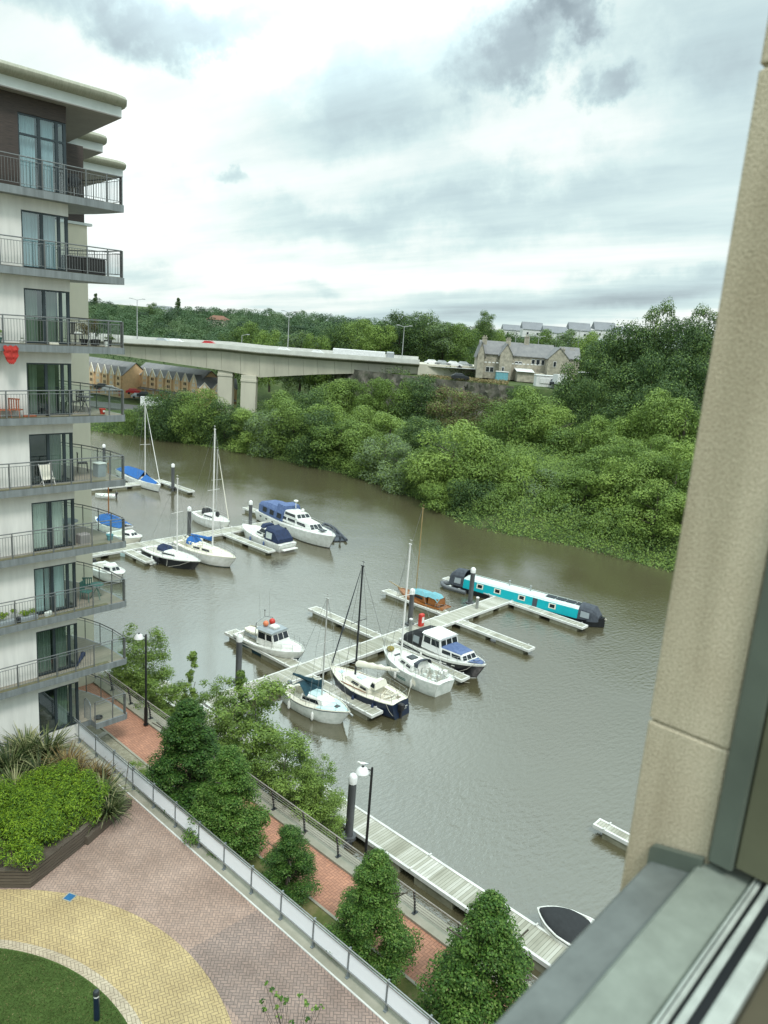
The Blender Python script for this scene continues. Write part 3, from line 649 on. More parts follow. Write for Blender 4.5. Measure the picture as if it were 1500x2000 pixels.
# balconies
CURVE = [(16.86, 31.12), (16.84, 32.2), (16.72, 33.2), (16.45, 34.2), (16.0, 35.1), (15.4, 35.8), (14.8, 36.3)]
def lerp_(a, b, t): return a+(b-a)*t
def balcony(k):
    z = DK[k]; x0 = -6. if k < 8 else 15.3; yb = BY-.005 if k < 8 else BY-.005
    poly = [(x0, 30.95), (16.80, 30.95), (16.90, 31.05)]+CURVE[1:]+[(BX+.004, 36.3), (BX+.004, BY-.004), (x0, BY-.004)]
    sl_ = MB(); sl_.prism(poly, z-.30, z-.02, 0); ins = [(x0, 31.02), (16.74, 31.02)]+[(x-.10, y-.02) for x, y in CURVE[1:]]+[(BX+.01, 36.15), (BX+.01, BY-.01), (x0, BY-.01)]
    sl_.prism(ins, z-.019, z, 1)
    if k < 8: sl_.add([(x0, 30.99, z+.004), (16.0, 30.99, z+.004), (16.0, 31.22, z+.004), (x0, 31.22, z+.004)], [(0, 1, 2, 3)], 2)
    b = build('balcony', sl_, ['fascia', 'deck', 'deck_moss'], ab, world=True)
    r = MB(); H = 1.06; xr = max(x0, 3.)
    r.pipe([(xr, 31.02, z+H), (16.76, 31.02, z+H)], .024, 8); r.pipe([(xr, 31.03, z+H-.13), (16.76, 31.03, z+H-.13)], .013, 6); r.pipe([(xr, 31.03, z+.10), (15.3, 31.03, z+.10)], .012, 6)
    posts = [x for x in (11.88-.86*5, 11.88-.86*4, 11.88-.86*3, 11.88-.86*2, 11.88-.86, 11.88, 12.72, 13.56, 14.4, 15.27, 16.14) if x > x0-.1]
    for x in posts: r.box(x-.022, x+.022, 31.0, 31.035, z-.22, z+H)
    x = xr
    while x < 15.2:
        r.box(x-.006, x+.006, 31.024, 31.036, z+.10, z+H-.13); x += .112
    r.box(16.76, 16.80, 30.96, 31.16, z-.26, z+H)                       # broad fin at the tip
    cp = [(16.80, 31.12)]+[(x_-.05, y_) for x_, y_ in CURVE[1:]]
    r.pipe([(x_, y_, z+H) for x_, y_ in cp], .024, 8, ); r.pipe([(x_, y_, z+H-.13) for x_, y_ in cp], .012, 6)
    for x_, y_ in cp[1:-1]: r.tube((x_, y_, z-.2), (x_, y_, z+H), .024, 4)
    q = build('railing', r, 'rail_grey', b, world=True)
    if k < 3:                                                                        # the upper flats have bars all the way round
        r = MB(); x = 15.25
        while x < 16.75: r.box(x-.006, x+.006, 31.024, 31.036, z+.10, z+H-.13); x += .112
        for (ax, ay), (bx, by) in zip(cp[:-1], cp[1:]):
            n = int(math.hypot(bx-ax, by-ay)/.112)
            for i in range(n): r.box(lerp_(ax, bx, i/n)-.006, lerp_(ax, bx, i/n)+.006, lerp_(ay, by, i/n)-.006, lerp_(ay, by, i/n)+.006, z+.10, z+H-.13)
        r.pipe([(x_, y_, z+.10) for x_, y_ in [(15.3, 31.03), (16.75, 31.03)]+cp], .012, 5); build('baluster', r, 'rail_grey', b, world=True)
    else:
        g = MB(); q = [(x, 31.026) for x in (15.32, 16.10)]; g.add([(15.32, 31.026, z+.06), (16.10, 31.026, z+.06), (16.10, 31.026, z+H-.14), (15.32, 31.026, z+H-.14)], [(0, 1, 2, 3)]); g.add([(16.18, 31.026, z+.06), (16.74, 31.026, z+.06), (16.74, 31.026, z+H-.14), (16.18, 31.026, z+H-.14)], [(0, 1, 2, 3)])
        for (ax, ay), (bx, by) in zip(cp[:-1], cp[1:]): g.add([(ax, ay, z+.06), (bx, by, z+.06), (bx, by, z+H-.14), (ax, ay, z+H-.14)], [(0, 1, 2, 3)])
        build_each('glass_panel', g, 'clear_glass', b, world=True)
for k in range(9): balcony(k)

# ---- podium fence: posts, white mesh infill, handrail
fc = thing('podium_fence', 'long grey steel fence with white mesh panels along the podium edge', 'fence', (14.5, 20, PZ))
mb = MB(); mb.tube((14.46, -4, PZ+1.12), (14.46, 31.4, PZ+1.12), .022, 8); mb.box(14.44, 14.48, -4, 31.4, PZ+.99, PZ+1.03); mb.box(14.44, 14.48, -4, 31.4, PZ+.30, PZ+.34); build('handrail', mb, 'steel', fc, world=True)
pp = MB(); pp.box(-.045, .045, -.028, .028, -.3, 1.10); pp.box(-.09, .02, -.05, .05, -.0, .03)
p0 = build('post', pp, 'grey_metal', fc); pm = MB(); pm.box(-.006, .006, -.78, .78, .345, .985); q0 = build('mesh_panel', pm, 'fence_mesh', fc)
ypos = [31.0-1.62*i for i in range(22)]
for i, y in enumerate(ypos):
    o = p0 if i == 0 else p0.copy(); o.location = (0, y-20, .03)
    if i: C.objects.link(o)
    o.parent = fc
    if i < 21:
        o = q0 if i == 0 else q0.copy(); o.location = (-.02, y-20-.81, 0)
        if i: C.objects.link(o)
        o.parent = fc
# ---- river railing: leaning posts and six horizontal bars
rr_ = thing('promenade_railing', 'brown metal railing of many horizontal bars along the promenade quay', 'railing', (18.9, 20, QZ+.13))
mat('rail_brown', (.36, .32, .28), .5, .3, var=.15, vs=5)
mb = MB()
for i in range(7): z = .18+.145*i; mb.tube((-.03*i, -24, z), (-.03*i, 50, z), .013 if i < 6 else .028, 6)
build('rails', mb, 'rail_brown', rr_)
pp = MB(); pp.loft([[(x, y, z) for x, y in ((-.04+dx, -.02), (.04+dx, -.02), (.04+dx, .02), (-.04+dx, .02))] for z, dx in ((0, .0), (.5, -.06), (1.06, -.17))], 0, cap=True); pp.box(-.12, .12, -.07, .07, 0, .02)
p0 = build('post', pp, 'dark_metal', rr_)
for i in range(30):
    o = p0 if i == 0 else p0.copy(); o.location = (.02, -22+2.02*i, 0)
    if i: C.objects.link(o)
    o.parent = rr_
# ================================================================ PONTOONS AND PILES
# plank deck material: boards across the walkway with joints and weathered tones
def plank_mat(name, horiz):
    m, nt, p, tc = nodes_of(name)
    s = nt.nodes.new('ShaderNodeSeparateXYZ'); ln(nt, tc.outputs['Object'], s.inputs[0])
    ax = s.outputs[0 if horiz else 1]
    bd = mth(nt, 'FRACT', mth(nt, 'MULTIPLY', ax, 1/.15)); idx = mth(nt, 'FLOOR', mth(nt, 'MULTIPLY', ax, 1/.15)); pan = mth(nt, 'FLOOR', mth(nt, 'MULTIPLY', ax, 1/.95))
    wn = nd(nt, 'ShaderNodeTexWhiteNoise', _noise_dimensions='1D'); ln(nt, idx, wn.inputs['W']); wp = nd(nt, 'ShaderNodeTexWhiteNoise', _noise_dimensions='1D'); ln(nt, pan, wp.inputs['W'])
    n = nd(nt, 'ShaderNodeTexNoise', Scale=1.3, Detail=6.); ln(nt, tc.outputs['Object'], n.inputs['Vector'])
    f = mth(nt, 'ADD', mth(nt, 'MULTIPLY', wn.outputs[0], .35), mth(nt, 'ADD', mth(nt, 'MULTIPLY', wp.outputs[0], .35), mth(nt, 'MULTIPLY', n.outputs[0], .4)))
    c = ramp(nt, f, [(.25, (.25, .245, .19)), (.55, (.36, .355, .29)), (.85, (.52, .51, .455))])
    ln(nt, mixc(nt, mth(nt, 'LESS_THAN', bd, .10), c, (.10, .095, .075)), p.inputs['Base Color']); p.inputs['Roughness'].default_value = .85
plank_mat('planks_across', True); plank_mat('planks_along', False)
def pontoon(name, label, x0, x1, y0, y1, z=.5, group=None, cleat=True, nf=None):
    along_x = (x1-x0) > (y1-y0); L = max(x1-x0, y1-y0); cx, cy = (x0+x1)/2, (y0+y1)/2
    t = thing(name, label, 'pontoon', (cx, cy, 0), 0, group); a, b = (x1-x0)/2, (y1-y0)/2
    d = MB(); d.box(-a+.1, a-.1, -b+.1, b-.1, z-.08, z); build('deck', d, 'planks_across' if along_x else 'planks_along', t)
    e = MB()
    if along_x:
        for s in (-1, 1): e.box(-a, a, min(s*b, s*(b-.13)), max(s*b, s*(b-.13)), z-.16, z+.03)
        for s in (-1, 1): e.box(min(s*a, s*(a-.1)), max(s*a, s*(a-.1)), -b+.131, b-.131, z-.16, z+.025)
    else:
        for s in (-1, 1): e.box(min(s*a, s*(a-.13)), max(s*a, s*(a-.13)), -b, b, z-.16, z+.03)
        for s in (-1, 1): e.box(-a+.131, a-.131, min(s*b, s*(b-.1)), max(s*b, s*(b-.1)), z-.16, z+.025)
    if cleat:
        n = max(2, int(L/4))
        for i in range(n):
            q = -L/2+.6+(L-1.2)*i/(n-1)
            for s in (-1, 1):
                x, y = (q, s*(b-.06)) if along_x else (s*(a-.06), q)
                e.box(x-.09, x+.09, y-.03, y+.03, z+.06, z+.10); e.box(x-.03, x+.03, y-.02, y+.02, z+.03, z+.06)
    build('edge_beam', e, 'pontoon_edge', t)
    f = MB(); n = nf or max(2, int(L/2.9)); st = L/n
    for i in range(n):
        q = -L/2+st*(i+.5); h = st*.36
        if along_x: f.bevbox(q-h, q+h, -b+.06, b-.06, -.5, z-.161, .05)
        else: f.bevbox(-a+.04, a-.04, q-h, q+h, -.5, z-.161, .05)
    build('float', f, 'float', t); return t
pontoon('pontoon_walkway', 'long main walkway pontoon running from the quay to the turquoise narrowboat', 25.2, 58.4, 35.55, 37.35)
G1 = 'finger pontoons of the marina'
pontoon('finger_pontoon', 'finger pontoon beside the white fishing boat with the red buoys', 32.7, 33.8, 37.37, 45.2, group=G1)
pontoon('finger_pontoon', 'empty finger pontoon left of the tall dark pile, no boat beside it', 41.2, 42.2, 37.37, 45.2, group=G1)
pontoon('finger_pontoon', 'finger pontoon beside the small varnished boat with teal cover', 49.7, 50.7, 37.37, 44.6, group=G1)
pontoon('finger_pontoon', 'short finger pontoon at the stern of the turquoise narrowboat', 57.4, 58.4, 37.37, 43.6, group=G1)
pontoon('finger_pontoon', 'finger pontoon between the pale blue sloop and the navy yacht', 32.2, 33.25, 28.9, 35.53, group=G1)
pontoon('finger_pontoon', 'finger pontoon between the weathered white yacht and the cabin cruiser', 40.75, 41.75, 28.4, 35.53, group=G1)
pontoon('finger_pontoon', 'long bare finger pontoon right of the cabin cruiser with nothing moored', 49.2, 50.2, 28.3, 35.53, group=G1)
pontoon('finger_pontoon', 'finger pontoon along the front half of the turquoise narrowboat', 57.2, 58.2, 28.0, 35.53, group=G1)
pontoon('quay_pontoon', 'wide pontoon with white edges lying along the near quay', 23.45, 24.95, 6, 24.4, z=.55)
pontoon('quay_pontoon', 'upstream length of quay pontoon half hidden by the riverside trees', 23.45, 24.95, 24.55, 41, z=.55)
pontoon('pontoon_end', 'short pale pontoon end poking out from behind the sandy wall', 33.0, 33.75, 3, 14.1)
pontoon('pontoon_walkway', 'second walkway pontoon farther upstream between the two groups of boats', 20, 58.6, 68.1, 70.0)
G2 = 'finger pontoons of the upstream marina'
pontoon('finger_pontoon', 'upstream finger pontoon beside the white yacht with grey sail bag', 50.4, 51.5, 70.02, 76.8, group=G2)
pontoon('finger_pontoon', 'upstream finger pontoon beside the blue-canopied cruiser', 58.0, 59.1, 70.02, 77.0, group=G2)
pontoon('finger_pontoon', 'upstream finger pontoon beside the motor cruiser with navy canopy', 48.7, 49.7, 60.0, 68.08, group=G2)
pontoon('finger_pontoon', 'upstream finger pontoon near the black yacht and small dinghy', 36.7, 37.7, 63.8, 68.08, group=G2)
pontoon('finger_pontoon', 'farthest finger pontoon at the bow of the blue-covered sloop', 57.2, 58.2, 88, 95, group=G2)
pontoon('pontoon_walkway', 'farthest walkway pontoon seen between the balconies', 20, 58.2, 95.02, 96.6)

def pile(px, py, zt, label, r=.20, cap=True, foot=None):
    p_ = at(px, py, zt); t = thing('mooring_pile', label, 'mooring pile', (p_.x, p_.y, 0), 0, 'tubular mooring piles with pale caps')
    mb = MB(); mb.tube((0, 0, -2), (0, 0, zt-.42), r, 14); build('tube', mb, 'pile_steel', t, smooth=True)
    mb = MB(); mb.lathe([(r+.02, zt-.45), (r+.025, zt-.12), (r*.8, zt-.02), (.03, zt+.06)], n=14); build('cap', mb, 'lamp_white', t, smooth=True)
    mb = MB(); mb.lathe([(r+.03, .45), (r+.16, .45), (r+.16, .62), (r+.03, .62)], n=12); mb.box(-r-.45, -r, -.3, -.24, .48, .56); mb.box(-r-.45, -r, .24, .3, .48, .56); build('collar', mb, 'pile_steel', t)
pile(468, 1240, 3.85, 'mooring pile standing beside the pontoon of the fishing boat')
pile(690, 1512, 3.85, 'mooring pile beside the quay pontoon next to the near street lamp', .19)
pile(925, 1109, 3.85, 'mooring pile with white cap in front of the turquoise narrowboat', .21)
pile(806, 1150, 3.6, 'dark mooring pile just behind the mast of the weathered white yacht', .20)
pile(370, 990, 3.85, 'mooring pile behind the yacht with the bright blue sail cover')
pile(490, 978, 3.9, 'mooring pile at the motor cruiser with navy canopy')
pile(338, 906, 3.85, 'tall mooring pile in the bright water behind the black yacht', .22)
pile(203, 868, 3.85, 'farthest mooring pile, seen through the balcony railing', .22)

# ================================================================ BOATS
def lerp(a, b, t): return a+(b-a)*t
def ip(x, xs_, ys_): return float(np.interp(x, xs_, ys_))
FORM = {'sail': ([0, .12, .3, .5, .7, .84, .94, 1], [.62, .80, .96, 1, .82, .52, .24, .02]),
        'motor': ([0, .12, .3, .5, .7, .84, .94, 1], [.90, .95, 1, 1, .90, .66, .34, .03]),
        'double': ([0, .06, .15, .3, .5, .7, .84, .94, 1], [.10, .38, .66, .92, 1, .85, .56, .26, .02])}
HULLS = []
def hull(t, L, B, zs, zm, zb, mats, form='sail', rake=.9, srake=.25, stripe=.07, cock=None, sole=.25, rail=.05, N=22, deckmat='gelcoat', solemat='cream_deck', boot=.09):
    """mats = (topside, sheer stripe, boot band); cock = (t0, t1, half width share)"""
    fx, fy = FORM[form]; st = [i/N for i in range(N+1)]; rings = []
    W_ = lambda q: ip(q, fx, fy)*B/2; Z = lambda q: ip(q, [0, .15, .4, .7, 1], [zs, lerp(zs, zm, .6), zm, lerp(zm, zb, .42), zb])
    for q in st:
        w_, z = W_(q), Z(q); prof = [(1, z), (1.0-.004, z-stripe), (.975, max(z*.5, boot+.06)), (.93, boot), (.86, -.03), (.5, -.35), (0, -.55)]
        half = []
        for k, h in prof:
            x = -L/2+L*q; s = max(0, (q-.72)/.28); x -= rake*s*s*(1-h/z)*.75; s2 = max(0, (.15-q)/.15); x += -srake*s2*(1-h/z)*-1
            kk = k*(1-.35*s*(1-max(h, 0)/z)) if k < 1 else k
            half.append((x, w_*kk, h))
        rings.append(half+[(x, -y, z_) for x, y, z_ in half[-2::-1]])
    n = len(rings[0]); mb = MB(); band = {0: 1, n-2: 1, 3: 2, n-5: 2}
    mb.loft(rings, 0, closed=False, mats=lambda i, j: band.get(j, 0))
    mb.add(rings[0], [tuple(range(n))], 0)
    HULLS.append((t, L, B, zs, zb)); h = build('hull', mb, list(mats), t, smooth=True)
    # deck, with the cockpit sunk into it
    d = MB(); rg = []
    st2 = sorted(st+([cock[0]-.001, cock[0], cock[1], cock[1]+.001] if cock else []))
    for q in st2:
        w_, z = W_(q), Z(q); x = -L/2+L*q; inn = max(0, w_-.07)
        if cock and cock[0] <= q <= cock[1]: c_ = min(inn*.97, W_(q)*cock[2]); zz_ = sole
        else: c_ = inn*.6; zz_ = z-.01+.04
        half = [(x, w_, z), (x, w_-.01, z+rail), (x, inn, z+rail), (x, inn-.005, z-.01), (x, c_, z+.02), (x, c_-.01, zz_), (x, 0, zz_+.015)]
        rg.append(half+[(a, -b, c) for a, b, c in half[-2::-1]])
    m_ = len(rg[0]); d.loft(rg, 0, closed=False, mats=lambda i, j: 1 if (cock and cock[0] <= st2[i] < cock[1] and j in (5, 6)) else 0)
    build('deck', d, [deckmat, solemat], t)
    return W_, Z
def cabin(t, name, x0, x1, w0, w1, z0, h, mats, r0=.1, r1=.25, ins=.1, side=(), front=0, back=0, camber=.06, glass='smoked', fv=(.35, .88), roofmat=None, over=0., parent=None):
    """a cabin or wheelhouse: raked box with cambered top; side = windows (u0, u1, v0, v1)"""
    mb = MB(); P = parent or t
    b = [(x0, w0, z0), (x1, w1, z0)]; tp = [(x0+r0, w0-ins, z0+h), (x1-r1, w1-ins, z0+h)]
    def ring(u, roof=True):
        x = lerp(x0, x1, u); w_ = lerp(w0, w1, u); xt = lerp(tp[0][0], tp[1][0], u); wt = lerp(tp[0][1], tp[1][1], u)
        half = [(x, w_, z0), (xt, wt, z0+h*.96), (xt, wt*.82, z0+h+camber*.6), (xt, 0, z0+h+camber)]
        return half+[(a, -c, d) for a, c, d in half[-2::-1]]
    rs = [ring(u) for u in (0, .2, .4, .6, .8, 1)]; mb.loft(rs, 0, closed=True, cap=True, mats=lambda i, j: 1 if (j in (1, 2, 3, 4) and roofmat) else 0)
    o = build(name, mb, [mats, roofmat or mats], P)
    g = MB()
    def sp(u, v_, s, e=.012):
        x = lerp(lerp(x0, x1, u), lerp(tp[0][0], tp[1][0], u), v_*.96); w_ = lerp(lerp(w0, w1, u), lerp(tp[0][1], tp[1][1], u), v_*.96); return (x, s*(w_+e), z0+h*v_*.96)
    for u0, u1, v0, v1 in side:
        for s in (-1, 1):
            q = [sp(u0, v0, s), sp(u1, v0, s), sp(u1, v1, s), sp(u0, v1, s)]; g.add(q, [(0, 1, 2, 3) if s < 0 else (3, 2, 1, 0)])
    def ends(k, end):
        xb, wb, xt, wt, e = (x1, w1, tp[1][0], tp[1][1], .012) if end else (x0, w0, tp[0][0], tp[0][1], -.012)
        for i in range(k):
            ya, yb = -1+2*(i+.07)/k, -1+2*(i+.93)/k; pt = lambda yy, v_: (lerp(xb, xt, v_)+e, yy*lerp(wb, wt, v_)*.96, z0+h*v_)
            g.add([pt(ya, fv[0]), pt(yb, fv[0]), pt(yb, fv[1]), pt(ya, fv[1])], [(0, 1, 2, 3)])
    if front: ends(front, 1)
    if back: ends(back, 0)
    if g.f: build_each('window', g, glass, o)
    if over:
        rf = MB(); rf.loft([[(lerp(x0, x1, 0)+r0-over, y, z) for y, z in ((-w0, z0+h+.0), (w0, z0+h+.0), (w0*.8, z0+h+camber+.05), (-w0*.8, z0+h+camber+.05))],
                            [(x1-r1+over, y, z) for y, z in ((-w1, z0+h), (w1, z0+h), (w1*.8, z0+h+camber+.05), (-w1*.8, z0+h+camber+.05))]], 0, cap=True); build('roof', rf, roofmat or mats, o)
    return o
def rails(t, L, W_, Z, pts, h=.55, r=.014, ends=(True, True), mats='steel', mid=True):
    mb = MB()
    for s in (-1, 1):
        P = [(-L/2+L*q, s*max(.03, W_(q)-.08), Z(q)+.03) for q in pts]
        for p_ in P: mb.tube(p_, (p_[0], p_[1], p_[2]+h), r, 5)
        for a, b in zip(P[:-1], P[1:]):
            mb.tube((a[0], a[1], a[2]+h), (b[0], b[1], b[2]+h), r*.8, 4)
            if mid: mb.tube((a[0], a[1], a[2]+h*.5), (b[0], b[1], b[2]+h*.5), r*.6, 4)
    for k, on in ((0, ends[0]), (-1, ends[1])):
        if on:
            q = pts[k]; x = -L/2+L*q; w_ = max(.03, W_(q)-.08); z = Z(q)+.03+h; xx = x+(.22 if k else -.12)
            mb.pipe([(x, w_, z), (xx, w_*.4, z+.03), (xx, -w_*.4, z+.03), (x, -w_, z)], r, 5)
    build('guard_rail', mb, mats, t)
def fenders(t, L, W_, qs, side, z=.35, m='gelcoat', r=.10, h=.5):
    for q in qs:
        f = MB(); f.lathe([(.02, z+h/2+.06), (r*.6, z+h/2), (r, z+h/2-.1), (r, z-h/2+.1), (r*.6, z-h/2), (.02, z-h/2-.04)], -L/2+L*q, side*(W_(q)+r+.01), 8); f.tube((-L/2+L*q, side*(W_(q)+r), z+h/2), (-L/2+L*q, side*(W_(q)-.03), z+h/2+.5), .012, 4)
        build('fender', f, m, t, smooth=True)
def outboard(t, x, y, z, m='black_rubber', s=1.):
    o = MB(); o.bevbox(x-.28*s, x+.10*s, y-.15*s, y+.15*s, z+.15*s, z+.55*s, .06*s); o.box(x-.14*s, x+.0, y-.06*s, y+.06*s, z-.55*s, z+.16*s); o.box(x-.0, x+.14*s, y-.12*s, y+.12*s, z-.05*s, z+.12*s); o.tube((x+.05, y, z+.35*s), (x+.5*s, y, z+.42*s), .02*s, 5)
    build('outboard_motor', o, m, t)
def rig(t, L, W_, Z, mx_, h, mat_='spar', base=None, boom=None, cover=None, boomz=.9, spread=(.55,), fore=True, back=True, wire='wire', r=.055, genoa=None, sag=.0, cw=.16):
    z0 = base if base is not None else 1.2
    mb = MB(); mb.tube((mx_, 0, z0-.1), (mx_, 0, h), r, 8, r*.8); mb.box(mx_-.13, mx_+.13, -.03, .03, h, h+.06); mb.tube((mx_-.05, 0, h+.05), (mx_-.05, 0, h+.38), .012, 4); mb.box(mx_-.16, mx_+.08, -.012, .012, h+.30, h+.33)
    for k in spread: z = lerp(z0, h, k); mb.tube((mx_, -.75, z+.05), (mx_, .75, z+.05), .022, 5)
    m_ = build('mast', mb, mat_, t, smooth=False)
    wr = MB()
    bow, stn = (L/2-.1, 0, Z(1)), (-L/2+.1, 0, Z(0))
    if fore: wr.tube((mx_+.05, 0, h), bow, .014, 4)
    if back: wr.tube((mx_-.05, 0, h), stn, .012, 4)
    for s in (-1, 1):
        q = (mx_+L/2)/L; ch = (mx_-.1, s*(W_(q)-.06), Z(q)+.05)
        if spread: k = lerp(z0, h, spread[-1])+.05; wr.pipe([(mx_, s*.05, h-.1), (mx_, s*.75, k), ch], .011, 4)
        wr.tube((mx_, s*.05, lerp(z0, h, .5)), (mx_+.4, s*(W_(q)-.06), Z(q)+.05), .010, 4)
    build('rigging', wr, wire, m_)
    if genoa:
        g = MB(); a, b = Vector(bow), Vector((mx_+.05, 0, h)); g.tube(a.lerp(b, .04), a.lerp(b, .55), .05, 7, .045); g.tube(a.lerp(b, .55), a.lerp(b, .95), .045, 7, .02); build('furled_sail', g, genoa, t)
    if boom:
        b = MB(); b.tube((mx_-.08, 0, z0+boomz), (mx_-boom, 0, z0+boomz-.05), .045, 7); bo = build('boom', b, mat_, t)
        if cover:
            c = MB(); rg = []
            for i in range(9):
                u = i/8; x = mx_-.02-(boom-.1)*u; hh = lerp(.46, .16, u**.7)+.02*math.sin(i*2.3); ww = lerp(cw, .09, u)
                rg.append([(x, ww*math.cos(a)*(1-.35*max(0, math.sin(a))), z0+boomz-.03-.05*u+hh*.5*(1+math.sin(a))) for a in [2*math.pi*k/10 for k in range(10)]])
            rg[0] = [(x, y*.8, z+.18*(z > z0+boomz+.2)) for x, y, z in rg[0]]
            c.loft(rg, 0, cap=True); build('sail_cover', c, cover, bo, smooth=True)
    return m_
def pose(bow, stern, z, bowz=None):
    a = at(*bow, bowz or z); b = at(*stern, z); d_ = a-b; d_.z = 0; c = (a+b)/2; return (c.x, c.y, 0), math.atan2(d_.y, d_.x), d_.length
def sprayhood(t, x, w_, z, h=.55, l=.9, m='navy_canvas', win='smoked'):
    mb = MB(); rg = []
    for u, hh, xx in ((0, .05, x+l), (.45, .8, x+l*.55), (1, 1, x)):
        rg.append([(xx, w_*math.cos(a)*(1 if u else .9), z+h*hh*math.sin(a)**.6 if math.sin(a) > 0 else z) for a in [math.pi*k/8 for k in range(9)]])
    mb.loft(rg, 0, closed=False); o = build('sprayhood', mb, m, t, smooth=True); return o
GB = 'boats moored in the marina'
# --- pale blue sloop
loc, rz, L = pose((684, 1392), (562, 1337), .85, 1.0)
t = thing('sailing_yacht', 'white sloop with pale blue deck and dark teal boom cover, nearest the trees', 'sailing boat', loc, rz, GB)
W_, Z = hull(t, L, 2.35, .78, .74, 1.02, ('gelcoat_dirty', 'teal_canvas', 'gelcoat_dirty'), stripe=.06, cock=(.08, .34, .62), deckmat='cream_deck')
mb = MB(); rg = []
for q in [.62+.36*i/8 for i in range(9)]: x = -L/2+L*q; w_ = max(.02, W_(q)-.14); z = Z(q)+.035; rg.append([(x, w_, z), (x, w_*.5, z+.03), (x, 0, z+.045), (x, -w_*.5, z+.03), (x, -w_, z)])
mb.loft(rg, 0, closed=False); build('foredeck', mb, 'ice_blue', t)
cabin(t, 'coachroof', -.15*L, .20*L, .78, .55, .82, .38, 'gelcoat', .05, .45, .08, side=((.08, .80, .25, .80),), front=0, roofmat='gelcoat', glass='smoked')
mb = MB(); mb.bevbox(-.10*L, .05*L, -.42, .42, 1.23, 1.30, .04); build('hatch_cover', mb, 'ice_blue', t); mb = MB(); mb.bevbox(.28*L, .33*L, -.16, .16, 1.0, 1.06, .02); build('hatch', mb, 'smoked', t)
rig(t, L, W_, Z, .06*L, 7.7, 'spar', 1.25, boom=2.7, cover='teal_canvas', boomz=.55, wire='wire', cw=.2)
mb = MB(); mb.loft([[(-.06*L, s*.78, 1.2) for s in (-1, 1)], [(-.20*L, s*.62, 1.75) for s in (-1, 1)], [(-.34*L, s*.6, 1.35) for s in (-1, 1)]], 0, closed=False); build('cockpit_tent', mb, 'teal_canvas', t)
rails(t, L, W_, Z, (.02, .12, .3, .5, .7, .86, .97)); fenders(t, L, W_, (.25, .62), -1); mb = MB(); mb.tube((L/2-.05, 0, .95), (L/2+.22, 0, .85), .08, 8); build('anchor', mb, 'steel', t)
outboard(t, -L/2-.05, .3, .55, 'grey_metal', .8)
# --- navy yacht, bow to the walkway
loc, rz, L = pose((645, 1301), (782, 1369), 1.0, 1.15)
t = thing('sailing_yacht', 'navy hulled yacht with cream deck and tall black mast', 'sailing boat', loc, rz, GB)
W_, Z = hull(t, L, 2.6, .95, .92, 1.18, ('navy', 'navy', 'black_hull'), rake=1.1, srake=-.25, cock=(.05, .32, .6), deckmat='cream_deck', boot=.12)
cabin(t, 'coachroof', -.18*L, .25*L, .85, .5, .98, .36, 'cream_deck', .05, .5, .08, side=((.10, .34, .3, .78), (.42, .70, .3, .75)), roofmat='gelcoat')
mb = MB(); 
for s in (-1, 1): mb.box(-.16*L, .2*L, s*.93-.03, s*.93+.03, 1.02, 1.07)
build('teak_grab_rail', mb, 'varnish', t); cabin(t, 'windscreen', -.24*L, -.14*L, .62, .55, 1.30, .42, 'cream_deck', .1, .2, .1, side=((.15, .85, .2, .85),), front=2)
mb = MB(); mb.bevbox(.0, .08*L, -.25, .25, 1.40, 1.45, .02); build('hatch', mb, 'ice_blue', t); mb = MB(); mb.bevbox(.30*L, .36*L, -.2, .2, 1.1, 1.16, .02); build('hatch', mb, 'ice_blue', t)
m_ = rig(t, L, W_, Z, .13*L, 9.0, 'spar_black', 1.3, wire='wire_dark', spread=(.5,), r=.07, genoa='charcoal_canvas')
# boom swung out over the far side with a bundled cream sail
mb = MB(); a, b = Vector((.12*L, .0, 2.0)), Vector((-.22*L, -2.0, 1.75)); mb.tube(a, b, .05, 7); bo = build('boom', mb, 'spar', t)
mb = MB(); rg = []
for i in range(10):
    u = i/9; c_ = a.lerp(b, .04+u*.9); rr = lerp(.24, .10, u)*(1+.18*math.sin(i*2.9)); rg.append([(c_.x+.3*rr*math.cos(k), c_.y+rr*math.cos(k), c_.z+.02+rr*(.8+math.sin(k))) for k in [2*math.pi*q/9 for q in range(9)]])
mb.loft(rg, 0, cap=True); build('bundled_sail', mb, 'cream_deck', bo, smooth=True)
rails(t, L, W_, Z, (.02, .14, .3, .48, .66, .84, .97), mats='steel'); outboard(t, -L/2-.22, .25, .45, 'black_rubber', 1.05)
mb = MB(); mb.tube((-L/2+.1, -.9, 1.0), (-L/2-.1, -1.0, 2.4), .02, 5); mb.loft([[(-L/2-.04, -1.0, 2.0), (-L/2-.3, -1.02, 1.75)], [(-L/2-.06, -1.0, 2.35), (-L/2-.34, -1.02, 2.05)]], 0, closed=False); build('flagstaff', mb, 'cream_deck', t)
mb = MB()
for i in range(7): mb.box(-L/2-.265, -L/2-.255, -.42+i*.12, -.42+i*.12+.07, .62, .70); mb.box(-L/2-.245, -L/2-.235, -.36+i*.12, -.36+i*.12+.05, .46, .53) if i < 5 else None
build('name_lettering', mb, 'gelcoat', t); fenders(t, L, W_, (.2, .45), 1, .45, 'navy_canvas')
mb = MB()
for i in range(26):
    a_1 = random.uniform(-.44, -.28)*L; mb.box(a_1, a_1+random.uniform(.08, .3), *sorted((random.uniform(-.6, .6), random.uniform(-.6, .6)+.05))[:2], .5, .56+random.uniform(.0, .45)) if i < 7 else mb.tube((a_1, random.uniform(-.7, .7), 1.0), (a_1+random.uniform(-.3, .3), random.uniform(-.7, .7), 1.08), .02, 4)
build('cockpit_gear', mb, 'cream_deck', t)
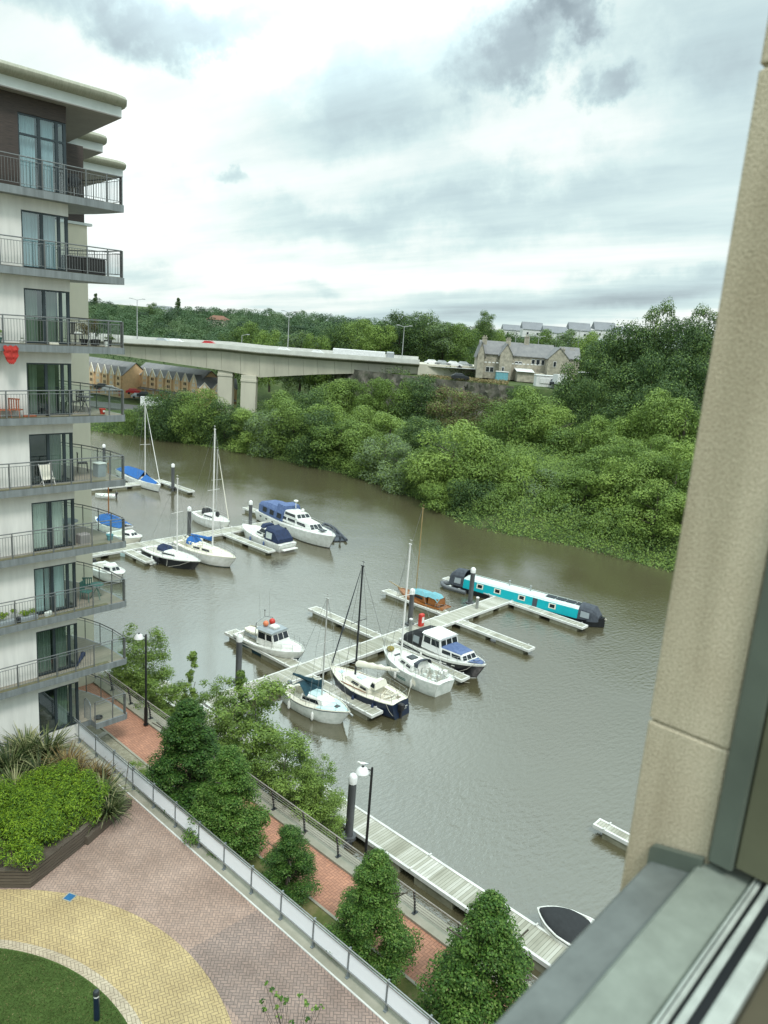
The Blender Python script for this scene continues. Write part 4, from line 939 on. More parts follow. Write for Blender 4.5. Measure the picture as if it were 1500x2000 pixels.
# --- weathered white yacht
loc, rz, L = pose((748, 1262), (872, 1333), 1.0, 1.25)
t = thing('sailing_yacht', 'weathered white yacht with green stripes and cluttered cockpit next to the cabin cruiser', 'sailing boat', loc, rz, GB)
W_, Z = hull(t, L, 2.75, 1.0, .98, 1.28, ('gelcoat_dirty', 'gelcoat_dirty', 'gelcoat_dirty'), rake=1.2, cock=(.06, .36, .62), deckmat='gelcoat')
cabin(t, 'coachroof', -.12*L, .18*L, .95, .62, 1.05, .42, 'gelcoat', .05, .4, .1, side=((.12, .40, .3, .75), (.52, .80, .3, .75)))
mb = MB()
for q0, q1, zz_ in ((.40, .58, .42), (.40, .58, .52), (.66, .76, .62), (.66, .76, .70)):
    for s in (-1, 1):
        P = [(-L/2+L*q, s*(W_(q)*.985+.012), zz_) for q in (q0, (q0+q1)/2, q1)]; mb.loft([[(x, y, z-.025) for x, y, z in P], [(x, y, z+.025) for x, y, z in P]], 0, closed=False)
build('hull_stripe', mb, 'chair_green', t)
mb = MB(); mb.bevbox(.24*L, .27*L, -.3, .3, 1.15, 1.22, .02); build('hatch', mb, 'smoked', t); mb = MB(); mb.bevbox(-.02*L, .07*L, -.33, .33, 1.53, 1.60, .02); build('hatch', mb, 'smoked', t)
rig(t, L, W_, Z, .20*L, 9.6, 'spar_white', 1.15, wire='wire', spread=(.55,), r=.075)
rails(t, L, W_, Z, (.02, .12, .28, .45, .62, .8, .96)); fenders(t, L, W_, (.3, .55), 1, .5); fenders(t, L, W_, (.58,), -1, .5)
mb = MB(); rn = random.Random(5)
for i in range(22): x, y = rn.uniform(-.46, -.16)*L, rn.uniform(-.85, .85); mb = MB(); mb.bevbox(x, x+rn.uniform(.08, .26), y, y+rn.uniform(.06, .22), .9, 1.0+rn.uniform(.02, .2), .02); build('gear_bag', mb, 'gelcoat_dirty', t)
for i in range(6): x, y = rn.uniform(-.46, -.2)*L, rn.uniform(-.8, .8); mb = MB(); mb.tube((x, y, 1.0), (x+rn.uniform(-.5, .5), y+rn.uniform(-.3, .3), rn.uniform(1.2, 1.8)), .02, 5); build('loose_spar', mb, 'steel', t); mb = MB(); mb.ball((.36*L, .1, 1.42), .28, .32, .2); build('yellow_bag', mb, mat('yellow_canvas', (.50, .42, .12), .8) and 'yellow_canvas', t)
sprayhood(t, -.17*L, .7, 1.35, .5, .7, 'charcoal_canvas'); mb = MB(); mb.lathe([(.17, 1.2), (.17, 1.5), (.05, 1.55)], -.40*L, -.5, 8); build('gas_bottle', mb, 'gelcoat', t)
# --- cabin cruiser
loc, rz, L = pose((949, 1299), (800, 1237), 1.0, 1.3)
t = thing('cabin_cruiser', 'black hulled cabin cruiser with white wheelhouse and black stern canopy', 'motor boat', loc, rz, GB)
W_, Z = hull(t, L, 2.7, .85, .82, 1.30, ('black_hull', 'gelcoat', 'gelcoat'), 'motor', rake=1.0, stripe=.14, cock=(.04, .30, .7), deckmat='gelcoat', boot=.06)
cabin(t, 'wheelhouse', -.20*L, .06*L, 1.08, 1.02, 1.0, 1.12, 'white_paint', .05, .30, .10, side=((.50, .92, .45, .88), (.08, .44, .45, .88)), front=3, fv=(.48, .9), roofmat='white_paint', over=.08)
cabin(t, 'fore_cabin', .04*L, .32*L, 1.02, .80, 1.02, .56, 'white_paint', 0, .35, .1, side=((.08, .46, .35, .82), (.52, .92, .35, .82)), front=3, fv=(.3, .82), roofmat='mid_blue_canvas')
mb = MB(); mb.add([(.34*L, .62, 1.26), (.34*L, -.62, 1.26), (.47*L, -.2, 1.34), (.47*L, .2, 1.34)], [(0, 1, 2, 3)]); mb.bevbox(.37*L, .41*L, -.25, .25, 1.28, 1.40, .03); build('foredeck_mat', mb, 'mid_blue_canvas', t)
mb = MB(); mb.loft([[(-.20*L, y, z) for y, z in ((1.12, .95), (1.08, 1.75), (.85, 2.12), (-.85, 2.12), (-1.08, 1.75), (-1.12, .95))], [(-.32*L, y, z) for y, z in ((1.14, .92), (1.08, 1.7), (.8, 2.0), (-.8, 2.0), (-1.08, 1.7), (-1.14, .92))], [(-.46*L, y, z) for y, z in ((1.12, .9), (1.0, 1.2), (.7, 1.35), (-.7, 1.35), (-1.0, 1.2), (-1.12, .9))]], 0, cap=True)
cn = build('stern_canopy', mb, 'black_canvas', t); mb = MB()
for s in (-1, 1): mb.add([(-.23*L, s*1.135, 1.15), (-.31*L, s*1.145, 1.15), (-.31*L, s*1.09, 1.68), (-.23*L, s*1.09, 1.7)], [(0, 1, 2, 3)])
build_each('window', mb, 'grey_roof', cn)
mb = MB()
for s in (-1, 1): P = [(-L/2+L*q, s*(W_(q)+.015), Z(q)-.30) for q in (0, .2, .4, .6, .75)]; mb.loft([[(x, y, z-.03) for x, y, z in P], [(x, y, z+.03) for x, y, z in P]], 0, closed=False)
build('rubbing_strake', mb, 'gelcoat', t); rails(t, L, W_, Z, (.66, .76, .87, .98), .35, ends=(False, True)); fenders(t, L, W_, (.35, .6), -1, .5)
# --- fishing boat
loc, rz, L = pose((594, 1273), (478, 1228), .9, 1.15)
t = thing('fishing_boat', 'white fishing boat with grey wheelhouse roof and red buoys', 'motor boat', loc, rz, GB)
W_, Z = hull(t, L, 2.65, .78, .75, 1.15, ('gelcoat', 'gelcoat', 'teal_canvas'), 'motor', rake=1.1, cock=(.03, .42, .78), sole=.35, stripe=.1, boot=.52, deckmat='gelcoat', solemat='grey_roof')
cabin(t, 'wheelhouse', -.12*L, .16*L, .98, .86, .85, 1.05, 'gelcoat', .0, .42, .12, side=((.06, .50, .42, .88), (.58, .92, .45, .86)), front=3, fv=(.45, .88), roofmat='grey_roof', over=.12)
cabin(t, 'fore_cabin', .14*L, .40*L, .86, .34, .9, .32, 'gelcoat', 0, .4, .12, front=0)
mb = MB(); mb.bevbox(.24*L, .30*L, -.22, .22, 1.22, 1.28, .02); build('hatch', mb, 'gelcoat_dirty', t)
mb = MB(); mb.ball((-.09*L, .35, 2.22), .24); build('red_buoy', mb, 'red_plastic', t, smooth=True); mb = MB(); mb.ball((-.09*L, -.28, 2.22), .22); build('orange_buoy', mb, 'orange_plastic', t, smooth=True)
mb = MB(); mb.bevbox(-.04*L, .06*L, -.3, .3, 2.03, 2.22, .07); build('life_raft', mb, 'gelcoat', t)
mb = MB()
for s in (-1, 1): mb.pipe([(-.16*L, s*.9, 1.0), (-.16*L, s*.8, 2.3), (-.16*L, 0, 2.6)], .03, 6); mb.tube((-.16*L, s*.45, 2.4), (-.18*L, s*.5, 4.6), .014, 4, .006)
mb.tube((-.16*L, 0, 2.6), (-.16*L, 0, 3.1), .03, 5); mb.ball((-.16*L, 0, 3.1), .09); build('aerial_frame', mb, 'steel', t)
mb = MB(); rg = []
for u, w_, zz_ in ((0, .3, .0), (.15, .5, .0), (.5, .55, .0), (.85, .42, .02), (1, .1, .08)):
    x = -.46*L+2.1*u; rg.append([(x, w_*math.cos(a), 1.12+zz_-.26*math.sin(a)) for a in [math.pi*(-.12+1.24*k/10) for k in range(11)]])
mb.loft(rg, 0, closed=False); mb.add([(-.46*L, .3, 1.14), (-.46*L+1.0, .56, 1.14), (-.46*L+2.1, .1, 1.2), (-.46*L+2.1, -.1, 1.2), (-.46*L+1.0, -.56, 1.14), (-.46*L, -.3, 1.14)], [(0, 1, 2, 3, 4, 5)]); build('tender_on_deck', mb, 'cream_deck', t, smooth=False)
rails(t, L, W_, Z, (.55, .66, .78, .9, .98), .5, ends=(False, True)); rails(t, L, W_, Z, (.0, .1, .2, .3), .25, ends=(False, False), mid=False)
# --- small varnished gaffer under a teal cover
loc, rz, L = pose((777, 1147), (874, 1187), .7, .95)
t = thing('wooden_boat', 'small varnished wooden sailing boat under a teal cover', 'sailing boat', loc, rz, GB)
W_, Z = hull(t, L, 2.0, .62, .58, .95, ('cream_deck', 'varnish', 'gelcoat'), 'sail', rake=.7, stripe=.22, cock=(.1, .4, .65), deckmat='varnish', solemat='varnish')
cabin(t, 'cabin', -.16*L, .16*L, .68, .5, .68, .5, 'varnish', .05, .15, .05, side=((.2, .8, .4, .8),)); mb = MB(); mb.tube((L/2-.5, 0, .95), (L/2+1.1, 0, 1.25), .05, 6, .03); build('bowsprit', mb, 'spar_wood', t)
mb = MB(); mb.loft([[(x, y, z) for y, z in ((.62, h-.28), (.3, h), (-.3, h), (-.62, h-.28))] for x, h in ((.18*L, 1.35), (.0, 1.5), (-.16*L, 1.5), (-.2*L, 1.62), (-.33*L, 1.58), (-.38*L, 1.35))], 0, closed=False); build('cover', mb, 'teal_cover', t)
mb = MB(); mb.loft([[(x, y, .7) for x, y in ((-.2*L, .62), (-.2*L, -.62), (-.38*L, -.6), (-.38*L, .6))], [(x, y, 1.34) for x, y in ((-.2*L, .58), (-.2*L, -.58), (-.37*L, -.55), (-.37*L, .55))]], 0, cap=True); build('deckhouse', mb, 'varnish', t)
rig(t, L, W_, Z, .13*L, 8.9, 'spar_wood', 1.0, wire='wire', spread=(), r=.05, back=False); rails(t, L, W_, Z, (.0, .07, .14), .4, ends=(True, False))
# --- turquoise narrowboat
loc, rz, L = pose((1182, 1209), (886, 1136), .45, .8)
t = thing('narrowboat', 'long turquoise narrowboat with white roof and dark canopies at both ends', 'narrowboat', loc, rz)
bw = 1.08; mb = MB(); rg = []
for q, w_, z in ((0, .45, .55), (.01, .75, .52), (.03, .98, .48), (.06, bw, .46), (.5, bw, .44), (.86, bw, .5), (.91, bw*.92, .6), (.95, bw*.66, .72), (.98, bw*.35, .82), (1, .05, .92)):
    x = -L/2+L*q; rg.append([(x, w_, z), (x, w_*.99, .05), (x-.4*(q > .9), w_*.85, -.4), (x-.4*(q > .9), -w_*.85, -.4), (x, -w_*.99, .05), (x, -w_, z)])
mb.loft(rg, 0, cap=True); build('hull', mb, 'black_hull', t)
x0, x1 = -.40*L, .355*L; mb = MB()
def nb_ring(x): return [(x, .97, .44), (x, .84, 1.30), (x, .74, 1.40), (x, 0, 1.47), (x, -.74, 1.40), (x, -.84, 1.30), (x, -.97, .44)]
mb.loft([nb_ring(x) for x in (x0, -.2*L, 0, .2*L, x1)], 0, closed=True, cap=True, mats=lambda i, j: 1 if j in (1, 2, 3, 4) else 0); cb = build('cabin', mb, ['turquoise', 'pale_roof'], t)
def nb_quad(g, u0, u1, v0, v1, s, e=.012): 
    pt = lambda u, v_: (lerp(x0, x1, u), s*(lerp(.97, .84, v_)+e), lerp(.44, 1.30, v_)); g.add([pt(u0, v0), pt(u1, v0), pt(u1, v1), pt(u0, v1)], [(0, 1, 2, 3)])
for u in (.155, .315, .53, .79):
    for s in (-1, 1):
        f = MB(); g = MB(); nb_quad(f, u-.030, u+.030, .38, .92, s, .012); nb_quad(g, u-.020, u+.020, .48, .83, s, .02); w_ = build('window', f, 'cream_deck', cb)
        o = build('window_pane', g, 'smoked', cb)
g = MB(); nb_quad(g, .625, .665, .12, .98, -1); nb_quad(g, .625, .665, .12, .98, 1); build_each('side_hatch', g, 'charcoal_canvas', cb)
mb = MB(); 
for i in range(4): a = .13*L+i*.95; mb.add([(a, .62, 1.475), (a+.9, .62, 1.475), (a+.9, -.2, 1.52), (a, -.2, 1.52)], [(0, 1, 2, 3)])
build_each('solar_panel', mb, 'solar', cb)
for xx in (.02*L, -.12*L):
    mb = MB(); mb.lathe([(.07, 1.42), (.07, 1.85), (.11, 1.86), (.11, 1.94), (.02, 1.98)], xx, .3, 8); build('chimney', mb, 'steel', cb)
mb = MB(); 
for s in (-1, 1): mb.tube((x0+.3, s*.78, 1.47), (x1-.3, s*.78, 1.47), .018, 5)
build('grab_rail', mb, 'pale_roof', cb)
def nb_canopy(x, sgn, l, h, lab):
    mb = MB(); rg = []
    for u, k, w_ in ((0, 1, 1.0), (.35, 1.0, 1.0), (.7, .95, .95), (1, .12 if sgn > 0 else .55, .55 if sgn > 0 else .8)):
        xx = x+sgn*l*u; rg.append([(xx, w_, .5)]+[(xx, w_*.92*math.cos(a), .9+(h-.9)*k*math.sin(a)**.75) for a in [math.pi*(.02+.96*i/8) for i in range(9)]]+[(xx, -w_, .5)])
    mb.loft(rg, 0, closed=False); mb.add(rg[-1], [tuple(range(11))]); o = build('canopy', mb, 'charcoal_canvas', t, smooth=False, label=lab)
    g = MB()
    for s in (-1, 1): g.add([(x+sgn*.25, s*1.01, .75), (x+sgn*l*.6, s*1.0, .75), (x+sgn*l*.58, s*.91, 1.25), (x+sgn*.25, s*.93, 1.3)], [(0, 1, 2, 3)])
    build_each('window', g, 'grey_roof', o)
nb_canopy(x1+.01, 1, 1.75, 1.75, 'blue-grey canvas canopy over the bow'); nb_canopy(x0-.01, -1, 1.6, 2.0, 'dark blue-black canvas canopy over the stern')
mb = MB(); mb.tube((L/2-.1, 0, .8), (L/2+.15, 0, .72), .10, 8); build('bow_fender', mb, 'rope', t)
# --- little craft
def dinghy(label, a, b, W0=1.3, m='rubber', inner='gelcoat_dirty', z=.3, motor=None, rigid=False, seats=2, cat='dinghy', name='dinghy'):
    loc, rz, L = pose(a, b, z); t = thing(name, label, cat, loc, rz); mb = MB(); w_ = W0/2
    if rigid:
        rg = []
        for q, k, zz_ in ((0, .82, .36), (.3, 1, .34), (.6, .96, .36), (.85, .6, .42), (1, .08, .5)):
            x = -L/2+L*q; rg.append([(x, k*w_, zz_), (x, k*w_*.8, .0), (x, 0, -.12), (x, -k*w_*.8, 0), (x, -k*w_, zz_)])
        mb.loft(rg, 0, closed=False); mb.add(rg[0], [(0, 1, 2, 3, 4)]); build('hull', mb, m, t)
        i_ = MB(); i_.loft([[(x, y*.94, .14+.02) for x, y, zz_ in (r[0], r[4])] for r in rg], 0, closed=False); build('floor', i_, inner, t)
    else:
        r = .17; pts = [(-L/2, w_-r, .22), (L*.22, w_-r, .24), (L*.40, (w_-r)*.6, .30), (L/2-.05, 0, .36), (L*.40, -(w_-r)*.6, .30), (L*.22, -w_+r, .24), (-L/2, -w_+r, .22)]
        mb.pipe(pts, r, 9)
        for q in pts[1:-1]: mb.ball(q, r*1.01, n=9, k=5)
        build('tube', mb, m, t, smooth=True); i_ = MB(); i_.prism([(-L/2+.15, w_-r), (L*.22, w_-r), (L*.42, 0), (L*.22, -w_+r), (-L/2+.15, -w_+r)], .02, .12); build('floor', i_, inner, t)
    s = MB()
    for k in range(seats): x = -L*.25+k*L*.35; s.box(x, x+.22, -w_+.12, w_-.12, .28, .32)
    build('seat', s, inner, t)
    if motor: outboard(t, -L/2-.05, 0, .35, motor, .8)
    return t
dinghy('grey inflatable dinghy behind the stern of the turquoise narrowboat', (862, 1138), (915, 1153), 1.5, z=.3)
dinghy('small white dinghy with black outboard beside the black yacht', (269, 1079), (306, 1097), 1.5, 'gelcoat', z=.3, motor='black_rubber')
dinghy('white tender with black outboard seen below the balcony far upstream', (186, 966), (226, 968), 1.7, 'gelcoat', z=.3, motor='black_rubber', rigid=True)
dinghy('slim pale blue canoe lying at the upstream walkway', (228, 1079), (268, 1081), .8, 'ice_blue', 'mid_blue_canvas', z=.3, rigid=True, seats=1, cat='canoe', name='canoe')
dinghy('dark grey covered tender moored beyond the bow of the big blue-canopied cruiser', (634, 1022), (664, 1052), 1.9, 'charcoal_canvas', 'charcoal_canvas', z=.4, motor='charcoal_canvas')
# --- upstream yachts
loc, rz, L = pose((392, 1097), (287, 1068), .85, 1.0)
t = thing('sailing_yacht', 'black hulled yacht with white deck and short navy sprayhood, upstream', 'sailing boat', loc, rz, GB)
W_, Z = hull(t, L, 2.6, .85, .82, 1.02, ('black_hull', 'gelcoat', 'black_hull'), rake=1.2, cock=(.05, .33, .62), deckmat='gelcoat', solemat='cream_deck')
cabin(t, 'coachroof', -.14*L, .2*L, .8, .5, .88, .3, 'gelcoat', .05, .6, .1, side=((.1, .8, .3, .75),)); sprayhood(t, -.2*L, .75, 1.15, .55, .9)
rig(t, L, W_, Z, .07*L, 8.6, 'spar_white', 1.1, boom=2.8, r=.07, boomz=.7); rails(t, L, W_, Z, (.02, .14, .3, .48, .66, .84, .97)); fenders(t, L, W_, (.3,), -1, .4)
loc, rz, L = pose((461, 1091), (350, 1056), .95, 1.15)
t = thing('sailing_yacht', 'cream white yacht with bright blue sail cover beside the black yacht', 'sailing boat', loc, rz, GB)
W_, Z = hull(t, L, 2.9, 1.0, .95, 1.2, ('gelcoat', 'cream_deck', 'teal_canvas'), rake=1.3, cock=(.05, .32, .62), deckmat='cream_deck')
cabin(t, 'coachroof', -.16*L, .2*L, .9, .6, 1.02, .4, 'cream_deck', .05, .4, .1, side=((.1, .4, .3, .75), (.5, .85, .3, .75))); rig(t, L, W_, Z, .10*L, 13.4, 'spar_white', 1.3, boom=3.4, cover='blue_canvas', boomz=.8, spread=(.5,), r=.085, cw=.2)
rails(t, L, W_, Z, (.02, .14, .3, .48, .66, .84, .97)); sprayhood(t, -.26*L, .8, 1.3, .7, .8, 'blue_canvas')
mb = MB(); rn = random.Random(9)
for i in range(16): x, y = rn.uniform(-.45, .0)*L, rn.uniform(-.8, .8); mb.bevbox(x, x+.3, y, y+.2, 1.35, 1.5+rn.uniform(0, .2), .03)
build('deck_gear', mb, 'cream_deck', t)
loc, rz, L = pose((448, 1021), (385, 999), .9, 1.1)
t = thing('sailing_yacht', 'small white yacht with dark sail bags on deck, beyond the blue-covered yacht', 'sailing boat', loc, rz, GB)
W_, Z = hull(t, L, 2.6, .95, .9, 1.15, ('gelcoat', 'gelcoat', 'gelcoat'), rake=.9, cock=(.05, .33, .62)); cabin(t, 'coachroof', -.12*L, .2*L, .85, .55, 1.0, .35, 'gelcoat', .05, .4, .1, side=((.1, .8, .3, .75),))
rig(t, L, W_, Z, .1*L, 9.1, 'spar', 1.3, boom=2.4, boomz=.7, genoa='cream_deck', r=.06); sprayhood(t, -.2*L, .7, 1.2, .6, .8, 'black_canvas'); rails(t, L, W_, Z, (.02, .14, .3, .5, .7, .9)); mb = MB(); mb.ball((.14*L, 0, 1.55), .3, .25, .35); mb.ball((-.38*L, .4, 1.2), .25, .2, .3); build('sail_bag', mb, 'black_canvas', t)
loc, rz, L = pose((314, 948), (236, 915), .9, 1.1)
t = thing('sailing_yacht', 'white sloop covered in bright blue canvas far upstream in the glare', 'sailing boat', loc, rz, GB)
W_, Z = hull(t, L, 2.7, .85, .82, 1.1, ('gelcoat', 'gelcoat', 'navy'), rake=1.0, cock=(.05, .33, .62)); cabin(t, 'coachroof', -.12*L, .22*L, .85, .5, .92, .32, 'gelcoat', .05, .4, .1)
rig(t, L, W_, Z, .13*L, 11.6, 'spar_white', 1.2, spread=(.45,), r=.07, genoa='spar_white')
mb = MB(); mb.loft([[(x, y, z) for y, z in ((1.0, .98), (0, h), (-1.0, .98))] for x, h in ((.12*L, 2.1), (-.1*L, 2.0), (-.3*L, 1.8), (-.46*L, 1.3))], 0, closed=False); mb.loft([[(x, y*w_, z) for y, z in ((1, 1.0), (0, h), (-1, 1.0))] for x, h, w_ in ((.15*L, 1.7, .85), (.3*L, 1.5, .6), (.42*L, 1.3, .3))], 0, closed=False); build('canvas_cover', mb, 'blue_canvas', t)
# --- motor cruiser with navy canopy (stern towards us)
loc, rz, L = pose((474, 1024), (563, 1064), .75, 1.25)
t = thing('motor_cruiser', 'white motor cruiser with navy cockpit canopy, its stern towards us', 'motor boat', loc, rz, GB)
W_, Z = hull(t, L, 2.7, .8, .9, 1.3, ('gelcoat', 'gelcoat', 'gelcoat'), 'motor', rake=1.3, cock=(.06, .35, .75), stripe=.1)
cabin(t, 'fore_cabin', -.1*L, .36*L, 1.0, .45, 1.05, .5, 'gelcoat', .05, .9, .2, side=((.1, .4, .35, .7),)); cabin(t, 'windscreen', -.16*L, .02*L, .98, .85, 1.45, .5, 'gelcoat', .0, .4, .15, side=((.1, .9, .1, .9),), front=3, fv=(.1, .9))
mb = MB(); mb.loft([[(-.16*L, y, z) for y, z in ((1.1, 1.0), (1.02, 2.0), (.7, 2.3), (-.7, 2.3), (-1.02, 2.0), (-1.1, 1.0))], [(-.34*L, y, z) for y, z in ((1.12, .95), (1.0, 1.95), (.7, 2.15), (-.7, 2.15), (-1.0, 1.95), (-1.12, .95))], [(-.44*L, y, z) for y, z in ((1.12, .9), (1.06, 1.2), (.8, 1.3), (-.8, 1.3), (-1.06, 1.2), (-1.12, .9))]], 0, cap=True); cn = build('canopy', mb, 'navy_canvas', t)
mb = MB(); mb.add([(-.357*L-.02, .85, 1.82), (-.357*L-.02, -.85, 1.82), (-.425*L-.03, -.9, 1.33), (-.425*L-.03, .9, 1.33)], [(0, 1, 2, 3)])
for s in (-1, 1): mb.add([(-.19*L, s*1.125, 1.15), (-.31*L, s*1.135, 1.15), (-.31*L, s*1.045, 1.8), (-.19*L, s*1.06, 1.85)], [(0, 1, 2, 3)])
build_each('window', mb, mat('clear_vinyl', (.55, .60, .58), .25) and 'clear_vinyl', cn); rails(t, L, W_, Z, (.6, .7, .8, .9, .98), .45, ends=(False, True)); mb = MB(); mb.box(-L/2-.5, -L/2, -1.0, 1.0, .28, .36); build('bathing_platform', mb, 'gelcoat', t)
mb = MB(); mb.loft([[(x, y, z) for y, z in ((.8, 2.0), (.5, 2.35), (-.5, 2.35), (-.8, 2.0))] for x in (-.1*L, -.02*L)], 0, cap=True); build('folded_hood', mb, 'navy_canvas', t); fenders(t, L, W_, (.3, .6), 1, .5, 'mid_blue_canvas')
# --- big cruiser with blue canopies
loc, rz, L = pose((655, 1050), (520, 997), 1.0, 1.5)
t = thing('motor_cruiser', 'large white cruiser with long faded blue aft canopy', 'motor boat', loc, rz, GB)
W_, Z = hull(t, L, 3.5, 1.15, 1.12, 1.6, ('gelcoat', 'gelcoat', 'navy'), 'motor', rake=1.4, cock=(.05, .3, .7), stripe=.1)
cabin(t, 'saloon', -.18*L, .28*L, 1.35, .9, 1.3, .75, 'gelcoat', .1, 1.0, .18, side=((.05, .28, .35, .8), (.32, .55, .35, .8), (.6, .85, .35, .75)), front=3, fv=(.3, .85)); cabin(t, 'flybridge', -.16*L, .08*L, 1.15, .95, 2.05, .5, 'gelcoat', .1, .5, .15, side=((.3, .9, .2, .8),), front=3, fv=(.2, .9))
mb = MB(); mb.loft([[(x, y*w_, z) for y, z in ((1.5, 1.2), (1.42, 2.1), (1.05, h), (-1.05, h), (-1.42, 2.1), (-1.5, 1.2))] for x, h, w_ in ((-.10*L, 3.0, .92), (-.2*L, 3.05, .95), (-.201*L, 2.65, .95), (-.36*L, 2.6, .95), (-.47*L, 2.4, .9))], 0, cap=True); cn = build('aft_canopy', mb, 'mid_blue_canvas', t)
mb = MB()
for a in (-.14, -.25, -.36):
    for s in (-1, 1): mb.add([(a*L+.4, s*1.46, 1.5), (a*L-.5, s*1.46, 1.5), (a*L-.5, s*1.37, 2.05), (a*L+.4, s*1.37, 2.05)], [(0, 1, 2, 3)])
build_each('window', mb, 'smoked', cn); rails(t, L, W_, Z, (.5, .6, .7, .8, .9, .98), .6, ends=(False, True))
mb = MB(); mb.tube((-.05*L, 0, 2.9), (-.05*L, 0, 3.7), .05, 6); mb.ball((-.05*L, 0, 3.75), .28, .28, .14); build('radar_mast', mb, 'gelcoat', t); mb = MB(); mb.ball((.0, .5, 2.75), .2, .2, .22); build('radar_dome', mb, 'gelcoat', t); mb = MB(); mb.bevbox(.3*L, .36*L, -.35, .35, 1.65, 1.74, .03); build('hatch', mb, 'smoked', t)
mb = MB()
for q in (.1, .2, .3, .4, .5): mb.box(-L/2+L*q-.2, -L/2+L*q+.2, -W_(q)-.012, -W_(q)+.01, .75, .9)
build('porthole', mb, 'smoked', t)
# --- craft mostly behind the balconies
loc, rz, L = pose((186, 1012), (250, 1030), .9)
t = thing('sailing_yacht', 'sailing boat under a royal blue cover seen through the glass balcony', 'sailing boat', loc, rz, GB)
W_, Z = hull(t, L, 2.5, .8, .78, 1.05, ('gelcoat', 'gelcoat', 'navy'), rake=.9); mb = MB(); mb.loft([[(x, y*w_, z) for y, z in ((1, .9), (0, h), (-1, .9))] for x, h, w_ in ((.35*L, 1.5, .6), (.1*L, 1.9, 1), (-.2*L, 1.8, 1), (-.45*L, 1.3, .9))], 0, closed=False); build('canvas_cover', mb, 'blue_canvas', t); rig(t, L, W_, Z, .08*L, 7.5, 'varnish', 1.2, spread=(), r=.07)
loc, rz, L = pose((276, 1052), (222, 1036), .8)
t = thing('motor_launch', 'cream open launch behind the lower balconies at the upstream walkway', 'motor boat', loc, rz, GB)
W_, Z = hull(t, L, 2.2, .7, .66, .95, ('cream_deck', 'gelcoat', 'teal_canvas'), 'motor', rake=.7, cock=(.08, .5, .75)); cabin(t, 'cuddy', .0, .3*L, .75, .45, .8, .45, 'gelcoat', .1, .4, .12, front=2, side=((.2, .8, .3, .8),))
loc, rz, L = pose((240, 1125), (186, 1098), .8)
t = thing('motor_launch', 'white launch with dark outboard half hidden behind the lower balconies', 'motor boat', loc, rz, GB)
W_, Z = hull(t, L, 2.2, .75, .7, 1.0, ('gelcoat', 'gelcoat', 'navy'), 'motor', rake=.7, cock=(.08, .45, .75)); cabin(t, 'cuddy', .0, .3*L, .75, .45, .85, .5, 'gelcoat', .1, .4, .12, front=2, side=((.2, .8, .3, .8),)); outboard(t, -L/2-.1, 0, .5)
# --- near speedboat under black covers
loc, rz, L = pose((1042, 1775), (1165, 1835), .75)
t = thing('speedboat', 'white speedboat under two black covers at the quay pontoon', 'motor boat', loc, rz, GB)
t.location = Vector(t.location)-Vector((math.cos(rz), math.sin(rz), 0))*.75
W_, Z = hull(t, L+1.2, 2.05, .7, .7, .85, ('gelcoat', 'black_hull', 'gelcoat'), 'motor', rake=.5, stripe=.05, N=26, deckmat='gelcoat'); L_ = L+1.2
for q0, q1 in ((.44, .972), (.05, .425)):
    mb = MB(); rg = []
    for i in range(11):
        u = i/10; q = lerp(q0, q1, u); x = -L_/2+L_*q; w_ = max(.04, (W_(q)-.07)*math.sin(math.pi*min(.985, max(.015, u)))**.14); h = .20*math.sin(math.pi*u)**.6+.02; z = Z(q)+.05
        rg.append([(x, w_*math.cos(a), z+h*math.sin(a)) for a in [math.pi*k/8 for k in range(9)]])
    mb.loft(rg, 0, closed=False); build('cover', mb, 'black_canvas', t, smooth=True)
# mooring lines from each hull to the finger pontoon at its side
FING = [(33.8, 37, 45.5), (32.2, 29, 35.6), (33.25, 28.5, 35.6), (40.75, 28, 35.6), (41.75, 28, 35.6), (50.7, 37, 45), (51.5, 70, 77), (49.7, 60, 68), (58.0, 70, 77), (36.7, 63, 68), (37.7, 63, 68)]
for t, L, B, zs, zb in HULLS:
    c_ = t.location; k = [f for f in FING if f[1]-1 < c_.y < f[2]+1 and abs(abs(f[0]-c_.x)-B/2) < 1.6]
    if not k: continue
    fx = min(k, key=lambda f: abs(abs(f[0]-c_.x)-B/2))[0]; mb = MB(); mw = Matrix.Rotation(-t.rotation_euler.z, 4, 'Z')
    for s, zz in ((.42, zb), (-.44, zs), (.05, zs)):
        p_ = Vector((math.cos(t.rotation_euler.z), math.sin(t.rotation_euler.z), 0))*L*s; side = 1 if fx > c_.x else -1
        a = Vector((p_.x+side*B*(.2 if s > .4 else .36), p_.y, zz)); b = Vector((fx-c_.x+side*.08, p_.y+(1.0 if s < .1 else -1.0)*(.9 if abs(s) > .1 else 1.6)*math.copysign(1, p_.y), .56)); m_ = (a+b)/2-Vector((0, 0, .12))
        mb.pipe([mw @ a, mw @ m_, mw @ b], .016, 4)
    build('mooring_line', mb, 'rope', t)
